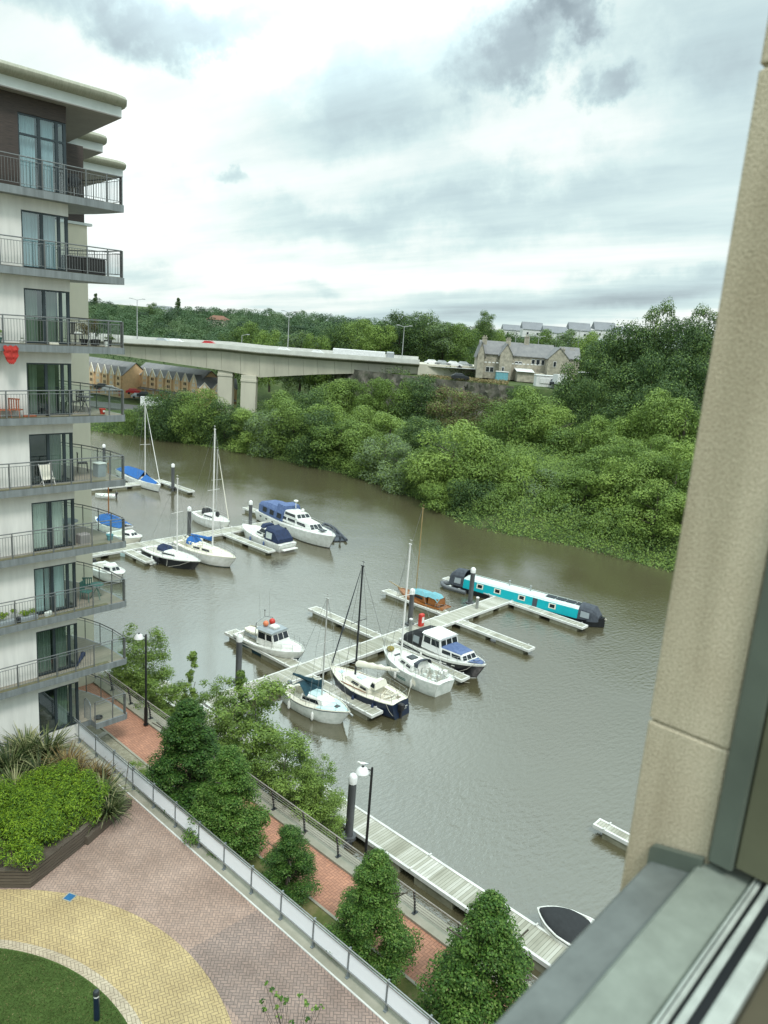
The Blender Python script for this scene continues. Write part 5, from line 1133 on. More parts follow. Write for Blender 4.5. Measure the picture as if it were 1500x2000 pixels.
# red life ring cabinet and small things on the main walkway
p_ = at(822, 1222, .5); t = thing('lifebuoy_cabinet', 'small red lifebuoy cabinet on the main walkway by the cabin cruiser', 'safety cabinet', (p_.x, p_.y, .5))
mb = MB(); mb.bevbox(-.24, .24, -.17, .17, .0, 1.05, .06); build('housing', mb, 'red_plastic', t); mb = MB(); mb.box(-.13, .13, -.185, -.172, .3, .8); build('panel', mb, 'gelcoat', t)
for (px, py, lab) in ((801, 1232, 'slim grey service bollard beside the red cabinet on the walkway'), (931, 1188, 'slim grey service bollard by the pile at the turquoise narrowboat')):
    p_ = at(px, py, .5); t = thing('service_bollard', lab, 'bollard', (p_.x, p_.y, .5), 0, 'service bollards on the walkway'); mb = MB(); mb.bevbox(-.11, .11, -.11, .11, 0, .95, .03); build('body', mb, 'steel', t); mb = MB(); mb.bevbox(-.12, .12, -.12, .12, .951, 1.07, .03); build('lamp_head', mb, 'lamp_white', t)
# ================================================================ BRIDGE
DB = 185.
def bpt(px, y, D=DB): return atD(px, y, D)
BT = [(-60, 640), (100, 650), (250, 662), (430, 672), (505, 680), (620, 689), (720, 696), (820, 703)]
BU = {-60: 655, 100: 678, 250: 698, 430: 724, 505: 738, 620: 732, 720: 730, 820: 731}
br = thing('bridge', 'long concrete road viaduct with haunched box girder crossing the river', 'bridge', tuple(bpt(505, 738)))
deck_pts = [(bpt(px, y), bpt(px, BU[px])) for px, y in BT]
vdir = Vector((math.sin(YAW), math.cos(YAW), 0)); DW = 13.
def outset(p_, k): return p_ + vdir*k
g = MB(); pr2 = []
for tp_, bt in deck_pts: pr2.append([tuple(outset(tp_, 1.4)-Vector((0, 0, 1.75))), tuple(outset(bt, 1.9)), tuple(outset(bt, DW-1.9)), tuple(outset(Vector((tp_.x, tp_.y, tp_.z)), DW-1.4)-Vector((0, 0, 1.75)))])
# box girder in short segments so that joints read
seg = MB(); 
def lerp_ring(a, b, u): return [tuple(Vector(p)*(1-u)+Vector(q)*u) for p, q in zip(a, b)]
for a, b in zip(pr2[:-1], pr2[1:]):
    n = max(2, int((Vector(a[0])-Vector(b[0])).length/3.4))
    for i in range(n):
        r0, r1 = lerp_ring(a, b, i/n), lerp_ring(a, b, (i+.985)/n); seg.loft([r0, r1], 0, cap=True)
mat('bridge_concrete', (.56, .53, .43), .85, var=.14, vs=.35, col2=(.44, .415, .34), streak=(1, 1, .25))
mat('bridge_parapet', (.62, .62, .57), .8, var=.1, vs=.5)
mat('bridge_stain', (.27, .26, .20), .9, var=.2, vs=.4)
build('girder', seg, 'bridge_concrete', br, world=True)
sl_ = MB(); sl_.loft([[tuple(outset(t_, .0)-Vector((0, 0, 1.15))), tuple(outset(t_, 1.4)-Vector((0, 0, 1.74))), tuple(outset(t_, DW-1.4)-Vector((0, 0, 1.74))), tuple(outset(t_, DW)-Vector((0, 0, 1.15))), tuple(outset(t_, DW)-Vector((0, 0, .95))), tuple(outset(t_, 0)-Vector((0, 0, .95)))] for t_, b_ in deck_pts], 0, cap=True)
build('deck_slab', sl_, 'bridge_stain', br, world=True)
rd = MB(); rd.loft([[tuple(outset(t_, .3)-Vector((0, 0, .94))), tuple(outset(t_, DW-.3)-Vector((0, 0, .94)))] for t_, b_ in deck_pts], 0, closed=False); build('road_surface', rd, 'road_pale', br, world=True)
pp_ = MB()
for k, hh in ((0., .05), (DW-.3, .35)): pp_.loft([[tuple(outset(t_, k)-Vector((0, 0, 1.0))), tuple(outset(t_, k+.3)-Vector((0, 0, 1.0))), tuple(outset(t_, k+.3)+Vector((0, 0, hh))), tuple(outset(t_, k)+Vector((0, 0, hh)))] for t_, b_ in deck_pts], 0, cap=True)
build('parapet', pp_, 'bridge_parapet', br, world=True)
for (px0, px1, ytop, D) in ((473, 502, 735, 187.), (428, 456, 724, 188.5)):
    a, b = atD(px0, ytop, D), atD(px1, ytop, D); c_ = (a+b)/2; w_ = (b-a).length; ang = math.atan2((b-a).y, (b-a).x)
    mb = MB(); mb.obox((c_.x, c_.y, -1), w_, 2.6, a.z+1.4, ang); mb.obox((c_.x, c_.y, a.z-1.1), w_*1.06, 2.9, .5, ang); build('pier', mb, 'bridge_concrete', br, world=True)
# abutment wing and approach
mb = MB(); a, b = atD(818, 703, 186), atD(820, 735, 186); e = atD(935, 717, 196)
mb.prism([(a.x, a.y), (e.x, e.y), (e.x+vdir.x*13, e.y+vdir.y*13), (a.x+vdir.x*13, a.y+vdir.y*13)], 4, a.z-.95); build('abutment', mb, 'bridge_concrete', br, world=True)
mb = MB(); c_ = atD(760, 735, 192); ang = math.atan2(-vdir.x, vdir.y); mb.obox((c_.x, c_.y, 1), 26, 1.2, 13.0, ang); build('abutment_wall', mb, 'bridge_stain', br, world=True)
# approach road on the plateau
mb = MB(); P = [(818, 706, 187), (935, 716, 190), (1010, 722, 205), (1200, 735, 230)]
mb.loft([[tuple(Vector((*atD(px, y, D).xy, 16.1+.0*i))), tuple(Vector((*(atD(px, y, D)+vdir*12).xy, 16.1)))] for i, (px, y, D) in enumerate(P)], 0, closed=False); struct('road', mb, 'road_pale')

# vehicles on the bridge and near the stone house: body, glass, wheels
def car(label, px, D, paint, k=1., zoff=None, kind='car', cat='car', group='cars crossing the bridge', van=False, rz=None, z=None, L=4.2):
    i_ = [p[0] for p in BT]; yv = ip(px, i_, [p[1] for p in BT]); p_ = atD(px, yv, D); zt = z if z is not None else atD(px, yv, DB).z-.94
    t = thing(kind, label, cat, (p_.x, p_.y, zt), rz if rz is not None else math.atan2(-vdir.x, vdir.y), group)
    b = MB(); H = 1.45 if not van else 2.3
    if van: pf = [(-L/2, .3), (-L/2, H), (L*.25, H), (L*.38, H*.62), (L*.49, H*.5), (L/2, .35)]
    else: pf = [(-L/2, .35), (-L/2, .85), (-L*.40, .98), (-L*.27, H), (L*.10, H), (L*.27, .95), (L*.47, .78), (L/2, .4)]
    b.loft([[(x, y*(1 if z_ < 1 else .86), z_) for x, z_ in pf] for y in (-.88, .88)], 0, cap=True); build('body', b, paint, t)
    g = MB()
    for s in (-1, 1):
        if van: g.add([(L*.12, s*.80, H*.6), (L*.34, s*.82, H*.6), (L*.25, s*.78, H*.92), (L*.12, s*.78, H*.92)], [(0, 1, 2, 3)])
        else: g.add([(-L*.34, s*.865, .98), (L*.22, s*.865, .97), (L*.09, s*.775, H-.07), (-L*.26, s*.775, H-.07)], [(0, 1, 2, 3)])
    build('window', g, 'smoked', t)
    for x in (-L*.31, L*.31):
        for s in (-1, 1): w_ = MB(); w_.tube((x, s*.70, .31), (x, s*.90, .31), .31, 10); build('wheel', w_, 'tyre', t)
    return t
car('dark silver car driving on the left part of the bridge', 319, 188, 'car_silver')
car('pale car following the dark silver one on the bridge', 345, 190, 'car_white')
car('red car on the bridge', 410, 188, 'car_red')
car('white car near the second lamp post of the bridge', 556, 188, 'car_white')
car('white car just left of the long white lorry', 622, 188, 'car_white')
ang_b = math.atan2(-vdir.x, vdir.y)
p_ = atD(703, 692, 191); t = thing('lorry', 'long white lorry trailer crossing the bridge', 'lorry', (p_.x, p_.y, 16.45), ang_b)
mb = MB(); mb.bevbox(-6.6, 6.2, -1.25, 1.25, .9, 2.15, .08); build('trailer', mb, 'car_white', t); mb = MB(); mb.bevbox(6.5, 8.4, -1.2, 1.2, .5, 2.3, .2); build('cab', mb, 'car_silver', t)
for x in (-5.2, -4.1, -3.0, 4.6, 7.6): mb = MB(); mb.tube((x, -1.25, .45), (x, 1.25, .45), .45, 10); build('wheel', mb, 'tyre', t)
GC = 'vehicles queued at the bridge end'
for px, c_, lab in ((846, 'car_white', 'white car first in the queue at the bridge end'), (866, 'car_silver', 'silver car second in the queue at the bridge end'), (888, 'car_white', 'white car third in the queue, left of the dark car')):
    car(lab, px, 193, c_, group=GC, z=16.1)
car('dark car parked on the dry grass bank by the stone house', 902, 176, 'car_dark', group=GC, z=14.1)
car('silver car behind the dark parked car at the bridge end', 908, 197, 'car_silver', group=GC, z=16.1)

# lamp posts of the main road
mat('lamp_post_grey', (.42, .43, .42), .5, .3)
def road_lamp(px, ytop, ybase, D, label, double=True, r=.13):
    a, b = atD(px, ytop, D), atD(px, ybase, D); t = thing('road_lamp', label, 'street lamp', tuple(b), ang_b, 'tall lamps along the main road'); h = a.z-b.z
    mb = MB(); mb.tube((0, 0, -1), (0, 0, h), r, 6, r*.6); build('post', mb, 'lamp_post_grey', t)
    for s in ((-1, 1) if double else (1,)): mb = MB(); mb.tube((0, 0, h), (s*1.3, 0, h+.3), .06, 5); mb.bevbox(min(s*1.2, s*2.0), max(s*1.2, s*2.0), -.15, .15, h+.24, h+.42, .04); build('lamp_arm', mb, 'lamp_post_grey', t)
road_lamp(268, 586, 662, 196, 'twin headed road lamp at the left end of the bridge')
road_lamp(562, 610, 680, 196, 'tall road lamp on the bridge left of the lorry')
road_lamp(472, 655, 676, 205, 'short stub of a lamp post behind the bridge parapet', False)
road_lamp(785, 638, 700, 196, 'road lamp on the bridge right of the lorry')
for px, yt, lab in ((937, 650, 'road lamp above the left gable of the stone house'), (1003, 645, 'road lamp behind the middle of the stone house roof'), (1030, 655, 'road lamp just right of the middle chimney'), (1048, 658, 'road lamp near the right part of the stone house roof'), (1082, 655, 'road lamp left of the dark trees on the hill'), (1126, 645, 'road lamp nearest the dark trees on the right')):
    road_lamp(px, yt, 700, 235, lab, True, .15)

# ================================================================ STONE HOUSE on the plateau
sh = thing('stone_house', 'long grey stone house with slate roofs and gables above the cliff', 'house', (*atD(1030, 735, 188).xy, 14))
SHD = 188.
def sp_(px, D=SHD): q = atD(px, 700, D); return Vector((q.x, q.y, 0))
U = (sp_(1130)-sp_(935)).normalized(); Vd = Vector((-U.y, U.x, 0)); Vd = Vd if Vd.dot(vdir) > 0 else -Vd
O = sp_(937)
def L2(u, v_, z): q = O+U*u+Vd*v_; return (q.x, q.y, z)
def zpx(px, y, D=SHD): return atD(px, y, D).z
PXM = (sp_(1130)-sp_(937)).length/(1130-937)     # metres per photo pixel there
def block(u0, u1, v0, v1, zb, ze, zr, axis_='u', wallm='stone', roofm='slate', parent=sh, over=.35):
    w_ = MB(); w_.add([L2(u0, v0, zb), L2(u1, v0, zb), L2(u1, v1, zb), L2(u0, v1, zb), L2(u0, v0, ze), L2(u1, v0, ze), L2(u1, v1, ze), L2(u0, v1, ze)], [(0, 1, 5, 4), (1, 2, 6, 5), (2, 3, 7, 6), (3, 0, 4, 7)])
    r = MB()
    if axis_ == 'u':
        m_ = (v0+v1)/2; w_.add([L2(u0, v0, ze), L2(u0, v1, ze), L2(u0, m_, zr)], [(0, 1, 2)]); w_.add([L2(u1, v0, ze), L2(u1, v1, ze), L2(u1, m_, zr)], [(0, 1, 2)])
        a, b = u0-over*.4, u1+over*.4; dz = (zr-ze)/(m_-v0)*over
        r.add([L2(a, v0-over, ze-dz), L2(b, v0-over, ze-dz), L2(b, m_, zr), L2(a, m_, zr), L2(b, v1+over, ze-dz), L2(a, v1+over, ze-dz)], [(0, 1, 2, 3), (3, 2, 4, 5)])
        r.add([L2(a, v0-over, ze-dz+.18), L2(b, v0-over, ze-dz+.18), L2(b, m_, zr+.18), L2(a, m_, zr+.18), L2(b, v1+over, ze-dz+.18), L2(a, v1+over, ze-dz+.18)], [(0, 1, 2, 3), (3, 2, 4, 5)])
        r.add([L2(a, v0-over, ze-dz), L2(b, v0-over, ze-dz), L2(b, v0-over, ze-dz+.18), L2(a, v0-over, ze-dz+.18)], [(0, 1, 2, 3)])
        for q in (a, b): r.add([L2(q, v0-over, ze-dz), L2(q, m_, zr), L2(q, m_, zr+.18), L2(q, v0-over, ze-dz+.18)], [(0, 1, 2, 3)])
    else:
        m_ = (u0+u1)/2; w_.add([L2(u0, v0, ze), L2(u1, v0, ze), L2(m_, v0, zr)], [(0, 1, 2)])
        a, b = v0-over*.5, v1; dz = (zr-ze)/(m_-u0)*over
        for k in (0, .16): r.add([L2(u0-over, a, ze-dz+k), L2(m_, a, zr+k), L2(m_, b, zr+k), L2(u0-over, b, ze-dz+k), L2(u1+over, a, ze-dz+k), L2(u1+over, b, ze-dz+k)], [(0, 1, 2, 3), (1, 4, 5, 2)])
        r.add([L2(u0-over, a, ze-dz), L2(m_, a, zr), L2(m_, a, zr+.16), L2(u0-over, a, ze-dz+.16)], [(0, 1, 2, 3)]); r.add([L2(u1+over, a, ze-dz), L2(m_, a, zr), L2(m_, a, zr+.16), L2(u1+over, a, ze-dz+.16)], [(0, 1, 2, 3)])
    wo = build('wall', w_, wallm, parent, world=True); ro = build('roof', r, roofm, parent, world=True); return wo, ro
def win(u0, u1, z0, z1, v_, parent=sh, fm='window_white', gm='window_dark', fr_=.12):
    f = MB(); f.add([L2(u0, v_-.05, z0), L2(u1, v_-.05, z0), L2(u1, v_-.05, z1), L2(u0, v_-.05, z1)], [(0, 1, 2, 3)]); o = build('window', f, fm, parent, world=True)
    g = MB(); n = 2 if u1-u0 > 1 else 1
    for i in range(n): a, b = lerp(u0, u1, i/n)+fr_*.7, lerp(u0, u1, (i+1)/n)-fr_*.7; g.add([L2(a, v_-.08, z0+fr_), L2(b, v_-.08, z0+fr_), L2(b, v_-.08, z1-fr_), L2(a, v_-.08, z1-fr_)], [(0, 1, 2, 3)])
    build('pane', g, gm, o, world=True)
def px2u(px): return (px-937)*PXM
def chim(u, v_, z0, z1, w_=.55, roof=None):
    c_ = MB(); q = [L2(u+a, v_+b, 0) for a, b in ((-w_, -.4), (w_, -.4), (w_, .4), (-w_, .4))]; c_.prism([(x, y) for x, y, z in q], z0, z1); q = [L2(u+a, v_+b, 0) for a, b in ((-w_-.1, -.5), (w_+.1, -.5), (w_+.1, .5), (-w_-.1, .5))]; c_.prism([(x, y) for x, y, z in q], z1+.003, z1+.22)
    for s in (-.25, .25): x, y, z = L2(u+s, v_, z1+.2); c_.lathe([(.13, z), (.11, z+.45)], x, y, 7)
    build('chimney', c_, 'stone', roof or sh, world=True)
zb = zpx(1000, 738)-.6
wl_, r1_ = block(px2u(938), px2u(1085), 1.5, 7.5, zb, zpx(1000, 693), zpx(1000, 670))
_, r2_ = block(px2u(976), px2u(1000), -.8, 5, zb, zpx(988, 692), zpx(988, 672), 'v')
_, r3_ = block(px2u(933), px2u(946), .2, 7, zb, zpx(940, 690), zpx(940, 668), 'v')
_, r4_ = block(px2u(1068), px2u(1108), -2.4, 8, zb-.5, zpx(1085, 700), zpx(1095, 680), 'v')
_, r5_ = block(px2u(1100), px2u(1138), 2.5, 8, zb-.5, zpx(1115, 700), zpx(1115, 680))
for u, v_, a, b, rf in ((px2u(992), 2, 672, 664, r2_), (px2u(1031), 4.5, 672, 657, r1_), (px2u(944), 1, 672, 664, r3_), (px2u(1102), 3, 684, 676, r4_), (px2u(1124), 5, 684, 676, r5_)): chim(u, v_, zpx(1000, a)-.6, zpx(1000, b), roof=rf)
for p0_, p1_, ya, yb, v_ in ((952, 968, 716, 727, 1.5), (981, 986, 716, 725, -.8), (1008, 1023, 706, 712, 1.5), (1041, 1048, 702, 712, 1.5), (1050, 1058, 702, 714, 1.5), (1060, 1067, 703, 714, 1.5), (1078, 1084, 705, 716, -2.4), (1107, 1112, 703, 709, 2.5)):
    win(px2u(p0_), px2u(p1_), zpx(p0_, yb), zpx(p0_, ya), v_)
mb = MB()
for i in range(15):
    u = lerp(px2u(947), px2u(1060), i/15); x, y, z = L2(u, -.2, zpx(1000, 707)+.0); mb.add([L2(u, -.25, zpx(947+i*7.5, 708+i*.4)), L2(u+.62*PXM*7.5, -.25, zpx(947+i*7.5, 708+i*.4)), L2(u+.62*PXM*7.5, -.25, zpx(947+i*7.5, 706+i*.4)), L2(u, -.25, zpx(947+i*7.5, 706+i*.4))], [(0, 1, 2, 3)])
build('bunting', mb, 'window_white', sh, world=True, label='row of small white pennants along the front')
mb = MB()
for a, b, y0_, y1_, v0, v1 in ((1008, 1043, 719, 724, -3.5, 1.4),):
    mb.add([L2(px2u(a), v0, zpx(a, y1_)), L2(px2u(b), v0, zpx(a, y1_)), L2(px2u(b), v1, zpx(a, y0_)), L2(px2u(a), v1, zpx(a, y0_))], [(0, 1, 2, 3)])
build('awning', mb, 'window_white', sh, world=True)
mb = MB(); q = [L2(px2u(1010)+a, b, 0) for a, b in ((0, -3), (6.5, -3), (6.5, 1.2), (0, 1.2))]; mb.prism([(x, y) for x, y, z in q], zb, zpx(1020, 726)); build('lean_to', mb, 'stone', sh, world=True)
def shed(px0, px1, y0_, y1_, D, m, label, name='shed', cat='shed', depth=3.):
    a, b = atD(px0, y1_, D), atD(px1, y1_, D); h = atD(px0, y0_, D).z-a.z; c_ = (a+b)/2+vdir*depth/2; t = thing(name, label, cat, (c_.x, c_.y, a.z), math.atan2((b-a).y, (b-a).x)); w_ = (b-a).length
    mb = MB(); mb.bevbox(-w_/2, w_/2, -depth/2, depth/2, -1.5, h, .12); build('wall', mb, m, t); mb = MB(); mb.prism([(-w_/2-.1, -depth/2-.1), (w_/2+.1, -depth/2-.1), (w_/2+.1, depth/2), (-w_/2-.1, depth/2)], h+.003, h+.14); build('roof', mb, 'window_white' if m != 'stone' else 'slate', t); return t
t = shed(1046, 1083, 733, 752, 172, 'window_white', 'white box body of a small lorry below the stone house', 'box_lorry', 'lorry')
ob = MB(); ob.bevbox(-1.2, 1.2, -1.65, -1.58, .5, 1.6, .02); build('door', ob, 'window_white', t)
t = car('white van parked below the right end of the stone house', 1105, 170, 'car_white', van=True, group=GC, z=atD(1105, 753, 170).z, L=4.6, kind='van', cat='van', rz=ang_b+.5)
car('dark car parked between the white lorry and the white van', 1090, 171, 'car_dark', group=GC, z=atD(1090, 752, 171).z-.2, rz=ang_b+1.2)
t = shed(969, 992, 726, 738, 184, 'teal_cover', 'small pale green shed at the foot of the stone house', depth=2.)

# ================================================================ TERRACES under the bridge
mat('yellow_brick', (.80, .53, .30), .9, var=.12, vs=1.2); mat('pale_brick', (.86, .61, .37), .9, var=.12, vs=1.2); mat('gable_stone', (.90, .84, .72), .85, var=.1, vs=1.5)
def terrace(label, pa, pb, n, ye, yr, yb, Da, Db_, depth=8., end=True):
    """row of gabled houses between photo columns pa..pb; ye/yr/yb = eave, gable tip and ground lines at both ends"""
    A, B = atD(pa, yb[0], Da), atD(pb, yb[1], Db_); Ud = Vector((B.x-A.x, B.y-A.y, 0)); Lt = Ud.length; Ud.normalize(); Nd = Vector((-Ud.y, Ud.x, 0)); Nd = Nd if Nd.dot(vdir) > 0 else -Nd
    zb_ = min(A.z, B.z)-.5; ze = (atD(pa, ye[0], Da).z+atD(pb, ye[1], Db_).z)/2; zt = (atD(pa, yr[0], Da).z+atD(pb, yr[1], Db_).z)/2; zr = zt+1.0
    t = thing('terraced_houses', label, 'houses', (A.x, A.y, zb_)); Q = lambda u, v_, z: tuple(Vector((A.x, A.y, 0))+Ud*u+Nd*v_+Vector((0, 0, z)))
    w_ = MB(); w_.add([Q(0, 0, zb_), Q(Lt, 0, zb_), Q(Lt, depth, zb_), Q(0, depth, zb_), Q(0, 0, ze), Q(Lt, 0, ze), Q(Lt, depth, ze), Q(0, depth, ze), Q(0, depth/2, zr), Q(Lt, depth/2, zr)], [(0, 1, 5, 4), (1, 2, 6, 9, 5), (3, 0, 4, 8, 7)], 0); build('wall', w_, 'yellow_brick', t, world=True)
    r = MB()
    for k in (0, .15): r.add([Q(-.2, -.3, ze+k-.1), Q(Lt+.2, -.3, ze+k-.1), Q(Lt+.2, depth/2, zr+k), Q(-.2, depth/2, zr+k), Q(Lt+.2, depth+.3, ze+k-.1), Q(-.2, depth+.3, ze+k-.1)], [(0, 1, 2, 3), (3, 2, 4, 5)])
    ro = build('roof', r, 'slate', t, world=True); pw = Lt/n
    for i in range(n):
        c_ = (i+.5)*pw; h = pw*.36; gb = MB(); gb.add([Q(c_-h, -.35, zb_+.9+(ze-zb_)*.25), Q(c_+h, -.35, zb_+.9+(ze-zb_)*.25), Q(c_+h, -.35, ze), Q(c_, -.35, zt), Q(c_-h, -.35, ze), Q(c_+h, 0, ze), Q(c_-h, 0, ze), Q(c_, depth*.3, zt), Q(c_+h, 0, zb_+1), Q(c_-h, 0, zb_+1)], [(0, 1, 2, 3, 4), (1, 8, 5, 2), (0, 9, 6, 4)], 0)
        gb.add([Q(c_-h-.15, -.42, ze-.1), Q(c_, -.42, zt+.14), Q(c_, -.2, zt+.14), Q(c_-h-.15, -.2, ze-.1), Q(c_+h+.15, -.42, ze-.1), Q(c_+h+.15, -.2, ze-.1), Q(c_, -.42, zt-.12), Q(c_-h-.15, -.42, ze-.35), Q(c_+h+.15, -.42, ze-.35)], [(0, 1, 2, 3), (1, 4, 5, 2), (0, 7, 6, 1), (1, 6, 8, 4)], 1)
        sr = MB(); sr.add([Q(c_-h, -.2, ze), Q(c_, -.2, zt), Q(c_, depth*.33, zt), Q(c_-h, depth*.08, ze), Q(c_+h, -.2, ze), Q(c_+h, depth*.08, ze)], [(0, 1, 2, 3), (1, 4, 5, 2)]); build('gable_roof', sr, 'slate', t, world=True)
        gb.add([Q(c_-.42*h, -.37, ze-.15), Q(c_+.42*h, -.37, ze-.15), Q(c_, -.37, zt-.2)], [(0, 1, 2)], 2)
        g = build('gable', gb, ['pale_brick', 'gable_stone', 'gable_stone'], t, world=True)
        wn = MB(); H_ = ze-zb_
        for z_ in (.55, .8):
            for s in (-.45, .08): wn.add([Q(c_+s*h, -.38, zb_+H_*z_), Q(c_+(s+.36)*h, -.38, zb_+H_*z_), Q(c_+(s+.36)*h, -.38, zb_+H_*(z_+.13)), Q(c_+s*h, -.38, zb_+H_*(z_+.13))], [(0, 1, 2, 3)])
        build_each('window', wn, 'window_white' if i % 2 else 'window_dark', g, world=True)
        dw = MB(); dw.add([Q(c_-h*1.2, -1.0, zb_+H_*.34), Q(c_+h*1.25, -1.0, zb_+H_*.34), Q(c_+h*1.25, -.0, zb_+H_*.42), Q(c_-h*1.2, -.0, zb_+H_*.42)], [(0, 1, 2, 3)], 0); build('porch_roof', dw, 'slate', t, world=True)
        dd = MB(); dd.add([Q(c_-h*.3, -.02, zb_+.4), Q(c_+h*.25, -.02, zb_+.4), Q(c_+h*.25, -.02, zb_+H_*.3), Q(c_-h*.3, -.02, zb_+H_*.3)], [(0, 1, 2, 3)]); build('door', dd, 'window_white' if i % 3 else 'red_plastic', t, world=True)
        if i % 2 == 0:
            ch = MB(); x, y, z = Q(c_+pw*.5, depth/2, zr); ch.bevbox(x-.35, x+.35, y-.35, y+.35, zr-.3, zr+1.0, .05) if False else None
    return t
terrace('farthest yellow brick terrace with a row of small gables, left of the others', 150, 240, 7, (722, 731), (705, 716), (758, 772), 212, 200)
terrace('middle yellow brick terrace with six gables under the bridge', 262, 388, 8, (730, 747), (712, 737), (764, 786), 206, 192)
terrace('lower yellow brick terrace end standing behind the bridge piers', 386, 462, 3, (756, 760), (746, 751), (786, 792), 190, 193, 7.)
GP = 'cars parked in front of the terraces'
for px, py, c_, lab in ((262, 768, 'car_red', 'red car parked left of the dark ones by the terrace'), (272, 776, 'car_silver', 'grey car parked left of the white van by the terrace'), (284, 774, 'car_dark', 'dark car parked behind the white van by the terrace'), (215, 762, 'car_white', 'white car among those seen through the upper balcony railing'), (200, 758, 'car_dark', 'dark car among those seen through the upper balcony railing')):
    q = atD(px, py+2, 196); car(lab, px, 196, c_, group=GP, z=q.z, rz=ang_b+.3)
car('white van parked on the quay road at the top of the far mast', 297, 178, 'car_white', van=True, group=GP, z=atD(297, 795, 178).z, kind='van', cat='van', rz=ang_b+.2, L=5.)
mb = MB(); q = [atD(150, 770, 192), atD(392, 790, 186), atD(392, 790, 176), atD(150, 770, 181)]; mb.prism([(v_.x, v_.y) for v_ in q], .2, 1.25); struct('estate_road', mb, 'asphalt')
# houses and roofs on the skyline
def skyhouse(px0, px1, yr, yb, D, label, m='window_white', rm=None, hip=False):
    a, b = atD(px0, yb, D), atD(px1, yb, D); c_ = (a+b)/2; w_ = (b-a).length; h = atD((px0+px1)/2, yr, D).z-c_.z; t = thing('house', label, 'house', (c_.x, c_.y, c_.z), math.atan2((b-a).y, (b-a).x)); d_ = 9
    mb = MB(); mb.box(-w_/2, w_/2, 0, d_, -3, h*.22); build('wall', mb, m, t); mb = MB(); k = .25 if hip else 0
    mb.add([(-w_/2-.3, -.4, h*.22), (w_/2+.3, -.4, h*.22), (w_/2+.3-w_*k, d_/2, h), (-w_/2-.3+w_*k, d_/2, h), (w_/2+.3, d_+.4, h*.35), (-w_/2-.3, d_+.4, h*.35)], [(0, 1, 2, 3), (3, 2, 4, 5), (1, 4, 2), (5, 0, 3)]); build('roof', mb, rm or 'far_slate', t)
    for i in range(2): mb = MB(); x = -w_/2+w_*(i+.5)/2; mb.box(x-.5, x+.5, -.06, -.01, -1.5, -.4); build('window', mb, 'window_dark', t)
mat('far_slate', (.20, .21, .225), .7, var=.1, vs=.3)
for a, b, yr, yb, D, lab in ((1021, 1060, 629, 648, 420, 'grey roofed house on the skyline above the stone house, left one'), (1112, 1153, 630, 650, 420, 'grey roofed house on the skyline left of the tallest roof'), (1062, 1108, 637, 654, 400, 'low grey roof between two taller ones on the skyline'), (1162, 1202, 629, 650, 400, 'tallest grey roofed house on the skyline with a white wall'), (1204, 1236, 638, 656, 395, 'grey roof on the skyline nearest the dark trees'), (983, 1018, 634, 648, 440, 'pale low roof on the skyline behind the single tree')):
    skyhouse(a, b, yr, yb, D, lab)
skyhouse(404, 440, 616, 627, 385, 'house with brown red roof among the woods beyond the bridge', 'stone', 'brown_roof', True); skyhouse(298, 330, 597, 606, 480, 'white house on the wooded skyline at the far left', 'window_white', 'far_slate')
# ================================================================ VEGETATION
LM = {'bright': ['leaf_bright', 'leaf_mid'], 'mid': ['leaf_mid', 'leaf_bright'], 'dark': ['leaf_dark', 'leaf_mid'], 'grey': ['leaf_grey', 'leaf_mid'], 'autumn': ['leaf_autumn', 'leaf_mid']}
KINDS = {}
for i, (nm, H, W, nb, nl, lf, shp, base, mk, mix) in enumerate([
        ('bright', 9, 9, 60, 15000, .27, 'round', .05, 'bright', .35), ('mid', 9, 9, 70, 15000, .26, 'round', .04, 'mid', .35), ('mid2', 10, 8, 55, 14000, .27, 'round', .03, 'mid', .55), ('dark', 10, 9, 70, 16000, .27, 'round', .05, 'dark', .3),
        ('dark2', 9, 11, 75, 16000, .28, 'round', .03, 'dark', .2), ('grey', 9, 8, 50, 13000, .27, 'round', .05, 'grey', .4), ('bright2', 8, 9, 45, 13000, .29, 'round', .02, 'bright', .2), ('conifer', 14, 7, 80, 12000, .28, 'cone', .1, 'dark', .1),
        ('pine', 12, 9, 26, 8000, .28, 'top', .55, 'dark', .1), ('autumn', 9, 9, 45, 12000, .27, 'round', .06, 'autumn', .3), ('bush', 4, 6, 34, 9000, .25, 'round', .0, 'mid', .4)]):
    KINDS[nm] = TreeKind(40+i, H, W, int(nb*.62), nl, lf, LM[mk], shp, base, .28, mix=mix, fill=.22, lift=.2, big=1.28 if shp == 'round' else 1.)
rt_ = random.Random(21)
def tree(px, ytop, wpx, D, kind, label, group='trees on the far bank', cat='tree', name='tree', sink=.4, minh=2.):
    k = KINDS[kind]; p_ = atD(px, ytop, D); zb_ = float(land_z(p_.x, p_.y))-sink; w_ = wpx*D/FOC*1.12; h = min(max(minh, p_.z-zb_, w_*.92), w_*(2.2 if 'conifer rising' in label else 1.45)); zb_ = p_.z-h
    return k.place(name, (p_.x, p_.y, zb_), h*1.04, w_, rt_.uniform(0, 6.28), label, cat, group)
